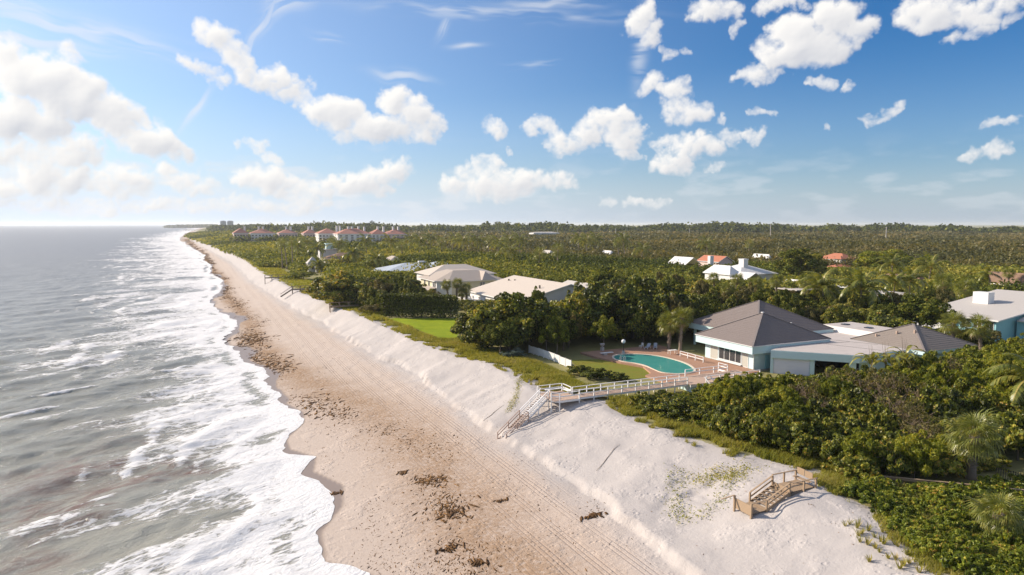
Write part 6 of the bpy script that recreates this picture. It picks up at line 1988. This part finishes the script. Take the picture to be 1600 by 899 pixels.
for (d, x, y) in cand:
    u, v, _ = project(x, y, 6)
    rr = rgp.random()
    if 1250 < u < 1500 and 595 < v < 715 and rr < 0.24:
        key, r, h = 'twig', rgp.uniform(2.0, 2.8), rgp.uniform(3.4, 4.6)
    elif (u > 1130 and v < 640 and rr < 0.72) or rr < 0.22:
        key, r, h = 'fbush', rgp.uniform(1.9, 2.8), rgp.uniform(3.4, 5.4)
    else:
        key, r, h = 'gbush', rgp.uniform(1.8, 2.8), rgp.uniform(2.4, 4.2)
    if x > 75:
        h *= 1.25
        r *= 1.15
    if u < 1120:
        h = min(h, 2.3)
    sk = skyline(u) + rgp.uniform(-4, 9)
    zmax = z_on(sk, x, y)
    zg = hz(x, y)
    h = min(h, zmax - zg)
    for kk in (1.0, 0.75, 0.5, 0.3):
        if not any(d < e[4] and u + r * 800 / d > e[0] and u - r * 800 / d < e[1] and project(x, y, zg + h * kk)[1] < e[3] for e in NEARP):
            break
    h *= kk
    if h < 0.9:
        continue
    if h < 1.6:
        r = min(r, 1.5)
    if not free(x, y, r, 0.46):
        continue
    if u < 1560 and u > 1480 and v > 690 and y < 44 and h > 1.3:
        h, r = 1.3, min(r, 1.6)
    taken.append((x, y, r))
    col, row = where_words(u, v)
    nm = {'twig': ('bare_shrub', 'bare twiggy shrub', 'shrub'), 'fbush': ('leafy_shrub', 'bright fine leaved shrub', 'shrub'), 'gbush': ('sea_grape_bush', 'sea grape bush', 'bush')}[key]
    plant(key, x, y, r, h, '%s %s %s' % (nm[1], row, col), nm[0], nm[2], '%s %s, %s' % (nm[1], col, row))
    count += 1
# low sea grape carpet in the near corner
cov = 0
for _ in range(2600):
    x, y = rgp.uniform(46, 84), rgp.uniform(14, 44.5)
    u, v, d = project(x, y, 5)
    if u > 1660 or v > 960 or u < 1230:
        continue
    ve = float(itp(y, T_VEG)) + 1.6
    if x < ve or y > np.interp(x, [48, 52, 58, 64, 72], [39.5, 42.2, 40.5, 37.5, 36.5]):
        continue
    r = rgp.uniform(1.1, 2.0)
    h = rgp.uniform(0.8, 1.45)
    if not free(x, y, r, 0.40):
        continue
    taken.append((x, y, r))
    w = ('below the timber steps' if u < 1340 else 'just below the timber walkway edge' if v < 790 else 'left of the small corner palm' if u < 1500 and v < 850 else 'around the small corner palm' if v < 850 else 'along the lower edge before the corner palm' if u < 1500 else 'in the lowest corner under the small palm')
    w += ', knee high' if h < 1.1 else ', waist high'
    plant('cover', x, y, r, h, 'sea grape mound ' + w, 'sea_grape_mound', 'bush', 'sea grape carpet ' + w.split(',')[0])
    cov += 1
print('thicket', count, 'cover', cov)

# ------------------------------------------------------------------ trees between and behind the houses
rgt = random.Random(21)
trees = 0
cand = []
for _ in range(26000):
    a = rgt.uniform(R(-17), R(64))
    d = 95 + 255 * math.sqrt(rgt.random())
    x, y = d * math.sin(a), d * math.cos(a)
    cand.append((d, x, y))
cand.sort()
def region_words(u, v):
    if u < 470: return 'on the coast below the apartment blocks'
    if u < 600: return 'round the brown roofed house'
    if u < 735: return 'behind the hedge and the cream house'
    if u < 930: return 'behind the broad beige roof'
    if u < 1010: return 'right of the broad beige roof'
    if u < 1090: return 'left of the white tiled house'
    if u < 1240: return 'round the white tiled house'
    if u < 1360: return 'below the orange villa'
    if u < 1470: return 'round the hidden terracotta roof'
    return 'beside the aqua house'
for (d, x, y) in cand:
    if trees > 280:
        break
    ve = float(itp(y, T_VEG))
    if x < ve + 6 or (y < 112 and x < 130) or (y < 80 and x < 150):
        continue
    u, v, f = project(x, y, 5)
    if u < 250 or u > 1640:
        continue
    coast = x < ve + 26 and y > 250
    r = rgt.uniform(3.6, 5.4) if coast else rgt.choice((rgt.uniform(2.4, 3.6), rgt.uniform(3.6, 5.4), rgt.uniform(5.0, 7.8)))
    h = rgt.uniform(3.0, 5.0) if coast else rgt.uniform(3.6, 9.4)
    if x < ve + 12:
        h *= 0.7
        r *= 0.8
    if not free(x, y, r, 0.56):
        continue
    zg = hz(x, y)
    ok = False
    for k in (1.0, 0.8, 0.62, 0.48, 0.36):
        if not blocked(x, y, r * (0.6 + 0.4 * k), zg, zg + h * k):
            ok = True
            break
    if not ok:
        continue
    h *= k
    if h < 1.6:
        continue
    r *= (0.65 + 0.35 * k)
    taken.append((x, y, r))
    q = rgt.random()
    key = 'seagrape' if coast or q < 0.34 else 'broad' if q < 0.66 else 'bright' if q < 0.84 else 'scrubtree'
    nm = {'seagrape': ('sea_grape_tree', 'dark sea grape tree'), 'broad': ('broadleaf_tree', 'broadleaf tree'), 'bright': ('bright_tree', 'yellow green tree'), 'scrubtree': ('scrub_tree', 'brownish scrub tree')}[key]
    w = region_words(u, v)
    plant(key, x, y, r, h, nm[1] + ' growing ' + w, nm[0], 'tree', nm[1] + 's ' + w)
    trees += 1
print('trees', trees)

# ------------------------------------------------------------------ distant woodland that reads as one mass
def mass(name, label, spots, mat, seed, leaf_ang=0.0016, per=70):
    """spots: (x, y, r, h) rows; each becomes a lumpy clump of leaves"""
    rg = np.random.default_rng(seed)
    P, Nn, S, T = [], [], [], []
    for (x, y, r, h, z, tt) in spots:
        d = math.hypot(x, y)
        n = per if d < 700 else int(per * 0.7)
        dl = unit(rg.normal(size=(n, 3)) + np.array([0, 0, 0.35]))
        lump = 1 + 0.25 * np.sin(dl[:, 0] * 5 + x) * np.cos(dl[:, 1] * 4 + y)
        p = dl * lump[:, None] * rg.uniform(0.7, 1.05, n)[:, None] * np.array([r, r, h * 0.55])
        p[:, 2] = np.maximum(p[:, 2] + h * 0.5, 0.2)
        P.append(p + np.array([x, y, z]))
        Nn.append(unit(dl + 0.6 * rg.normal(size=(n, 3))))
        S.append(np.full(n, max(0.55, d * leaf_ang)) * rg.uniform(0.7, 1.3, n))
        T.append(tt + rg.normal(size=n) * 0.19)
    P, Nn, S, T = np.concatenate(P), np.concatenate(Nn), np.concatenate(S), np.concatenate(T)
    v, f = leaf_quads(P, Nn, S, S * 0.7, rg, 0.1)
    o = link(name, make_mesh(name, v, f, {'tint': np.repeat(T.clip(0, 1), 4)}, smooth=False), mat)
    return tag(o, label, kind='stuff')
rgm = np.random.default_rng(3)
n = 64000
aa = rgm.uniform(R(-16), R(66), n)
dd = 1950 ** rgm.random(n) * 250 ** (1 - rgm.random(n)) if False else np.exp(rgm.uniform(math.log(265), math.log(1950), n))
X, Y = dd * np.sin(aa), dd * np.cos(aa)
cell = {}
spots, coastal = [], []
VEGX = itp(Y, T_VEG)
HZ = height(X, Y)
tk = np.array(taken)
for i in np.argsort(dd):
    x, y, d = float(X[i]), float(Y[i]), float(dd[i])
    if x < VEGX[i] + 5:
        continue
    big = float(vnoise(np.array([x / 150]), np.array([y / 110]), 15)[0])
    r = max(3.8, d * 0.0115) * rgm.uniform(0.65, 1.35) * (0.75 + 0.6 * big)
    s = r * 1.25
    gk = (round(math.log(d) * 1000 / 12), round(x / s), round(y / s))
    c2 = (int(x / s), int(y / s), int(math.log(d) * 6))
    bad = False
    for ax in (-1, 0, 1):
        for ay in (-1, 0, 1):
            for q in cell.get((c2[0] + ax, c2[1] + ay, c2[2]), ()):
                if (q[0] - x) ** 2 + (q[1] - y) ** 2 < s * s * 0.75:
                    bad = True
    if bad:
        continue
    if d < 420 and len(tk) and (((tk[:, 0] - x) ** 2 + (tk[:, 1] - y) ** 2) < ((tk[:, 2] + r) * 0.55) ** 2).any():
        continue
    if any(a - 2 < x < b + 2 and c - 2 < y < e + 2 for (a, b, c, e) in FOOT):
        continue
    near_coast = x < VEGX[i] + 40
    h = rgm.uniform(3.2, 5.5) if near_coast else (rgm.uniform(3.6, 7.0) if d < 600 else rgm.uniform(4, 9)) * (0.6 + 0.9 * big)
    if x < VEGX[i] + 14:
        h *= 0.6
    zg = float(HZ[i])
    ok = False
    for k in (1.0, 0.75, 0.55):
        if not blocked(x, y, r, zg, zg + h * k):
            ok = True
            break
    if not ok:
        continue
    h *= k
    cell.setdefault(c2, []).append((x, y))
    tt = 0.02 + 0.75 * float(vnoise(np.array([x / 60]), np.array([y / 60]), 5)[0]) + rgm.uniform(-.1, .1)
    (coastal if (x < VEGX[i] + 150 or d < 400) else spots).append((x, y, r, h, zg, tt))
print('mass', len(spots), len(coastal))
mass('scrub_woodland', 'brown green scrub woodland stretching inland to the horizon', spots, M['scrub'], 5)
mass('coastal_thicket', 'dark green thicket behind the far dunes below the apartment blocks', coastal, M['broad'], 6)
# tall treeline along the inland horizon
tl = []
for i in range(1500):
    u = rgm.uniform(395, 1720)
    d = rgm.uniform(1500, 2600)
    vt = 351.5 + 2.2 * math.sin(u * 0.021) + 1.3 * math.sin(u * 0.07 + 1) + rgm.uniform(-1.0, 3.5)
    if rgm.random() < 0.05:
        vt -= rgm.uniform(1.0, 3.0)
    if u > 1380:
        vt += 3.2
    x, y, zt = at_range(u, vt, d)
    zg = 2.5
    h = max(8, zt - zg)
    tl.append((x, y, rgm.uniform(8, 16), h, zg, rgm.uniform(0.1, 0.5)))
mass('treeline', 'dark line of tall trees along the inland horizon', tl, M['broad'], 8, 0.0019, 60)
hd = []
for i in range(420):
    u = rgm.uniform(262, 420)
    d = rgm.uniform(5200, 6800) if u < 335 else rgm.uniform(2000, 4200)
    vt = (353.6 if u < 335 else 354.5) + rgm.uniform(-0.8, 0.8) - (u - 262) * 0.012
    x, y, zt = at_range(u, vt, d)
    hd.append((x, y, rgm.uniform(25, 45), max(6, zt - 1), 1.0, 0.3))
mass('far_headland_trees', 'faint hazy line of trees on the far headland over the sea', hd, M['broad'], 9, 0.002, 40)

# ------------------------------------------------------------------ dune grass
def blades(name, label, xy, hgt, seed, lean=(0.35, -0.1), w0=0.02, kindv='stuff', zfun=None):
    rg = np.random.default_rng(seed)
    n = len(xy)
    z = height(xy[:, 0], xy[:, 1])
    b = np.stack([xy[:, 0], xy[:, 1], z - 0.03], 1)
    a = rg.uniform(0, 2 * np.pi, n)
    s = np.stack([np.cos(a), np.sin(a), np.zeros(n)], 1)
    d = np.stack([rg.normal(size=n) * 0.35 + lean[0], rg.normal(size=n) * 0.35 + lean[1], np.ones(n)], 1)
    d = unit(d)
    dist_ = np.hypot(xy[:, 0], xy[:, 1])
    w = np.maximum(w0, dist_ * 0.00036)[:, None]
    h = hgt[:, None]
    m_ = b + d * h * 0.6
    e = b + d * h + np.stack([d[:, 0], d[:, 1], np.full(n, -0.35)], 1) * h * 0.35
    v = np.stack([b - s * w, b + s * w, m_ + s * w * 0.8, m_ - s * w * 0.8, e], 1).reshape(-1, 3)
    k = np.arange(n)[:, None] * 5
    q = (k + np.array([0, 1, 2, 3])).reshape(-1, 4)
    tfaces = (k + np.array([3, 2, 4])).reshape(-1, 3)
    # degenerate quads are avoided by building triangles throughout
    f = np.concatenate([q[:, [0, 1, 2]], q[:, [0, 2, 3]], tfaces])
    t = (0.25 + 0.6 * fbm(xy[:, 0] * 0.25, xy[:, 1] * 0.25, 3, 77) + rg.normal(size=n) * 0.14).clip(0, 1)
    return link(name, make_mesh(name, v, f, {'tint': np.repeat(t, 5)}, smooth=False), M['grassblade'])
rgg = np.random.default_rng(12)
def grass_band(y0, y1, n, din, dout, hmin, hmax):
    y = rgg.uniform(y0, y1, n)
    o = rgg.uniform(0, 1, n)
    x = itp(y, T_VEG) - dout + (din + dout) * o
    clump = fbm(x * 0.55, y * 0.55, 3, 88)
    keep = (clump + (o - 0.20) * 0.6 > 0.46) & ~((x > 59) & (y > 75) & (y < 112)) & ~((x > itp(y, T_VEG) + 4.6) & (y > 138) & (y < 182)) & ~((x > 42.5) & (x < 67) & (y > 79.6) & (y < 84.6))
    x, y, o = x[keep], y[keep], o[keep]
    return np.stack([x, y], 1), rgg.uniform(hmin, hmax, len(x)) * (0.55 + 0.45 * np.clip(o * 3, 0, 1))
parts = [grass_band(25, 95, 70000, 7.0, 0.5, 0.6, 1.25), grass_band(95, 150, 40000, 9.0, 0.6, 0.4, 0.9), grass_band(150, 260, 30000, 9.0, 0.5, 0.5, 1.0), grass_band(260, 560, 14000, 12, 0.5, 0.7, 1.3)]
g = blades('dune_grass', 'green and straw coloured beach grass along the top of the dune', np.concatenate([p[0] for p in parts]), np.concatenate([p[1] for p in parts]), 14)
tag(g, 'green and straw coloured beach grass along the top of the dune', kind='stuff')
# planted tufts on the bare sand of the near dune
tuft_v = []
rg = np.random.default_rng(4)
def tuft_mesh(seed):
    rg = np.random.default_rng(seed)
    n = 26
    a = rg.uniform(0, 6.28, n)
    b = np.stack([np.cos(a) * 0.06, np.sin(a) * 0.06, np.full(n, -0.04)], 1)
    d = unit(np.stack([np.cos(a) * 0.5 + 0.15, np.sin(a) * 0.5, np.ones(n) * 1.1], 1))
    h = rg.uniform(0.35, 0.75, n)[:, None]
    s = np.stack([-np.sin(a), np.cos(a), np.zeros(n)], 1) * 0.018
    m_, e = b + d * h * 0.6, b + d * h + np.array([0.05, 0, -0.06])
    v = np.stack([b - s, b + s, m_ + s, m_ - s, e], 1).reshape(-1, 3)
    k = np.arange(n)[:, None] * 5
    f = np.concatenate([(k + np.array([0, 1, 2])), (k + np.array([0, 2, 3])), (k + np.array([3, 2, 4]))])
    me = make_mesh('blades', v, f, {'tint': np.repeat(rg.uniform(0.3, 0.95, n), 5)}, smooth=False)
    me.materials.append(M['grassblade'])
    return me
TUFT = [tuft_mesh(i) for i in range(4)]
k = 0
for i in range(7):
    for j in range(11):
        u = 1262 + j * 17 + i * 3 + random.uniform(-9, 9)
        v = 800 + i * 9 + j * 5.2 - i * j * 0.15 + random.uniform(-6, 6)
        x, y = at(u, v, 5.4)
        if x > float(itp(y, T_VEG)) - 0.2 or x < float(itp(y, T_VEG)) - 3.8 or random.random() < 0.22:
            continue
        o = link('grass_tuft', TUFT[k % 4])
        o.location = (x, y, hz(x, y))
        o.rotation_euler = (0, 0, random.uniform(0, 6))
        s = random.uniform(0.8, 1.35)
        o.scale = (s, s, s)
        tag(o, 'planted beach grass tuft in rows on the bare near dune', 'grass tuft', 'planted tufts on the near dune')
        k += 1
print('tufts', k)
# creeping plants on the sand
def vine(pts, z, n, label, seed, tone='bright', spread=0.5):
    rg = np.random.default_rng(seed)
    W = np.array([at(u, v, z) for u, v in pts])
    seg = rg.integers(0, len(W) - 1, n)
    f = rg.random(n)[:, None]
    p = W[seg] * (1 - f) + W[seg + 1] * f + rg.normal(size=(n, 2)) * spread
    zz_ = height(p[:, 0], p[:, 1]) + rg.uniform(0.03, 0.22, n)
    c = np.column_stack([p, zz_])
    nr = unit(np.stack([rg.normal(size=n) * 0.5, rg.normal(size=n) * 0.5, np.ones(n)], 1))
    s = rg.uniform(0.05, 0.11, n)
    v, fc = leaf_quads(c, nr, s, s * 0.7, rg)
    o = link('beach_vine', make_mesh('beach_vine', v, fc, {'tint': np.repeat(rg.uniform(0.3, 0.9, n), 4)}, smooth=False), M[tone])
    tag(o, label, 'vine', 'vines creeping over the sand')
vine([(1085, 735), (1110, 740), (1130, 735), (1150, 745), (1170, 730)], 5.2, 1000, 'greenest creeping vine patch above the trampled hollow', 31, spread=0.85)
vine([(1060, 730), (1055, 765), (1062, 785)], 4.6, 420, 'thin vine trailing down the left side of the trampled hollow', 32, spread=0.6)
vine([(1070, 790), (1120, 782), (1140, 760), (1145, 745)], 4.6, 380, 'sparse vine along the lower rim of the trampled hollow', 33, spread=0.6)
vine([(796, 632), (806, 618), (812, 600), (825, 590)], 5.0, 900, 'yellow green vine left of the boardwalk steps', 34, spread=0.35)
vine([(590, 486), (605, 482), (512, 484)], 5.2, 300, 'small green vine by the sand covered platform', 35)

# ------------------------------------------------------------------ seaweed washed up on the sand
base = MB().ball((0, 0, 0), 1.0, 7, 4)
bv, bf = np.array(base.v), base.f
bt = []
for q in bf:
    bt += [(q[0], q[1], q[2]), (q[0], q[2], q[3])]
bt = np.array(bt)
def weed_cloud(P, S, seed, sides=None):
    rg = np.random.default_rng(seed)
    n = len(P)
    a = rg.normal(R(65), 0.55, n)
    ca, sa = np.cos(a)[:, None], np.sin(a)[:, None]
    lx = (S * rg.uniform(0.6, 2.4, n))[:, None]
    ly = (S * rg.uniform(0.2, 0.5, n))[:, None]
    lz = (S * rg.uniform(0.06, 0.18, n))[:, None]
    jit = 1 + 0.45 * rg.normal(size=(n, len(bv))).clip(-1, 1)
    x, y, z = bv[None, :, 0] * lx * jit, bv[None, :, 1] * ly * jit, bv[None, :, 2] * lz * jit
    v = np.stack([x * ca - y * sa, x * sa + y * ca, z], 2) + P[:, None, :]
    f = (np.arange(n)[:, None, None] * len(bv) + bt[None]).reshape(-1, 3)
    t = np.repeat(rg.uniform(0.05, 0.95, n), len(bv))
    return v.reshape(-1, 3), f, t
rgw = np.random.default_rng(17)
pts, siz = [], []
def drift(u, v, su, sv, n, s0, s1):
    n = int(n * 1.8)
    uu, vv = u + rgw.normal(size=n) * su, v + rgw.normal(size=n) * sv
    for a, b in zip(uu, vv):
        x, y = at(a, b, 1.6)
        pts.append((x, y))
        siz.append((s0 + (s1 - s0) * rgw.random() ** 2.2) * 0.62)
for args in ((690, 775, 22, 16, 150, .10, .42), (668, 743, 14, 3.5, 130, .12, .5), (705, 790, 12, 8, 90, .15, .5), (640, 690, 30, 10, 90, .08, .35), (560, 650, 40, 14, 80, .06, .25), (685, 700, 18, 12, 90, .07, .3), (720, 850, 40, 18, 170, .06, .28), (600, 830, 28, 30, 110, .05, .2), (580, 780, 10, 25, 60, .06, .2),
             (495, 625, 16, 8, 90, .25, .75), (535, 638, 14, 7, 70, .2, .55), (470, 612, 22, 5, 60, .2, .5), (425, 562, 18, 8, 170, .35, 1.1), (395, 552, 12, 4, 70, .3, .9), (390, 522, 12, 6, 150, .4, 1.2), (600, 665, 22, 5, 60, .1, .4), (740, 880, 30, 12, 90, .06, .25), (640, 870, 60, 16, 160, .05, .2), (820, 760, 40, 25, 70, .05, .18), (880, 830, 40, 35, 90, .04, .15),
             (500, 570, 30, 12, 60, .1, .3), (560, 565, 30, 14, 50, .06, .2), (930, 800, 10, 8, 40, .06, .2), (760, 640, 60, 30, 70, .05, .14), (515, 690, 20, 16, 50, .05, .2)):
    drift(*args)
for (y0, y1, n, s0, s1, wd) in ((40, 140, 1100, .04, .2, 7.0), (140, 260, 700, .2, .8, 2.8), (260, 420, 900, .4, 1.3, 2.6), (420, 800, 900, .8, 2.2, 3.0), (800, 1500, 420, 1.6, 4.0, 4.0)):
    yy = rgw.uniform(y0, y1, n)
    xx = itp(yy, T_WRACK) + rgw.normal(size=n) * wd * 0.6 + (fbm(yy * 0.05, yy * 0, 3, 99) - 0.5) * wd * 3
    for a, b in zip(xx, yy):
        pts.append((a, b))
        siz.append((s0 + (s1 - s0) * rgw.random() ** 2.0) * 0.55)
for _ in range(700):   # bits of weed and twig blown up over the dune face
    yy = rgw.uniform(25, 170)
    pts.append((rgw.uniform(float(itp(yy, T_TOE)) - 3, float(itp(yy, T_VEG))), yy))
    siz.append(rgw.uniform(.02, .09))
P = np.array(pts)
S = np.array(siz)
ok = P[:, 0] > itp(P[:, 1], T_WATER) + 1.0
P, S = P[ok], S[ok]
zz_ = height(P[:, 0], P[:, 1])
v, f, t = weed_cloud(np.column_stack([P, zz_ + 0.01]), S, 5)
o = link('seaweed', make_mesh('seaweed', v, f, {'tint': t}), M['weed'])
tag(o, 'brown seaweed scattered in drifts along the beach', kind='stuff')
for (u, v_, r, lb) in ((925, 807, 0.75, 'darkest seaweed heap at the foot of the near dune'), (782, 775, 0.5, 'dark seaweed heap on the wheel tracks'), (628, 726, 0.55, 'round seaweed heap standing alone below the drift line'), (702, 838, 0.7, 'large brown seaweed heap low on the beach'), (745, 861, 0.6, 'ragged seaweed heap by the wheel tracks near the lower edge'), (711, 785, 0.8, 'olive seaweed heap in the middle of the drift'), (527, 748, 0.45, 'seaweed clump on the edge of the wet sand')):
    x, y = at(u, v_, 1.9)
    n = 26
    pp_ = np.column_stack([x + rgw.normal(size=n) * r * 0.7, y + rgw.normal(size=n) * r * 0.35])
    zz_ = height(pp_[:, 0], pp_[:, 1])
    vv, ff, tt = weed_cloud(np.column_stack([pp_, zz_ + 0.04]), rgw.uniform(0.12, 0.36, n) * r * 1.6, int(u))
    o = link('seaweed_heap', make_mesh('seaweed_heap', vv - np.array([x, y, 0]), ff, {'tint': tt * 0.6}), M['weed'])
    o.location = (x, y, 0)
    tag(o, lb, 'seaweed', 'heaps of seaweed on the sand')
# driftwood sticks
for (u0, v0, u1, v1, z, lb) in ((932, 714, 968, 692, 4.6, 'long thin driftwood stick lying on the dune slope'), (755, 644, 788, 632, 4.2, 'curved driftwood branch below the yellow vine')):
    a, b = at(u0, v0, z), at(u1, v1, z)
    p = [(a[0] + (b[0] - a[0]) * i / 6 + random.uniform(-.08, .08), a[1] + (b[1] - a[1]) * i / 6 + random.uniform(-.08, .08)) for i in range(7)]
    o = MB().tube([(x, y, hz(x, y) + 0.05) for x, y in p], [0.015, 0.025, 0.03, 0.03, 0.025, 0.02, 0.01], 6).build('driftwood', M['twig'])
    tag(o, lb, 'driftwood', 'driftwood on the dune')

# ------------------------------------------------------------------ single out look-alikes by their order across the view
# up to twenty of a kind
ORD = ['leftmost', 'second from left', 'third from left', 'fourth from left', 'fifth from left', 'sixth from left', 'seventh from left', 'eighth from left', 'ninth from left', 'tenth from left', 'eleventh from left', 'twelfth from left', 'thirteenth from left', 'fourteenth from left', 'fifteenth from left', 'sixteenth from left', 'seventeenth from left', 'eighteenth from left', 'nineteenth from left', 'twentieth from left']
same = {}
for o in COL.objects:
    if o.parent is None and o.get('category') in ('tree', 'bush', 'shrub', 'palm tree') and o.get('label'):
        same.setdefault(o['label'], []).append(o)
for lb, os_ in same.items():
    if 2 <= len(os_) <= 20 and len(lb.split()) <= 13:
        os_.sort(key=lambda o: project(o.location.x, o.location.y, o.location.z + 3)[0])
        for i, o in enumerate(os_):
            o['label'] = lb + ', ' + ('rightmost' if i == len(os_) - 1 else ORD[i])
            assert len(o['label'].split()) <= 16
    elif len(lb.split()) > 13:
        print('long', lb)
# ------------------------------------------------------------------ haze
hzb = MB().box(-21500, 21500, -600, 25500, -5.0, 58.0).build('haze', None)
hm = bpy.data.materials.new('haze_air')
hm.use_nodes = True
t = NT(hm.node_tree)
t.n.clear()
out = t.new('ShaderNodeOutputMaterial')
pv = t.new('ShaderNodeVolumePrincipled')
pv.inputs['Color'].default_value = (0.90, 0.95, 1.0, 1)
pv.inputs['Density'].default_value = 0.000062
pv.inputs['Anisotropy'].default_value = 0.25
t.l.new(pv.outputs[0], out.inputs['Volume'])
hzb.data.materials.append(hm)
tag(hzb, 'pale sea haze over the whole coast', kind='stuff')
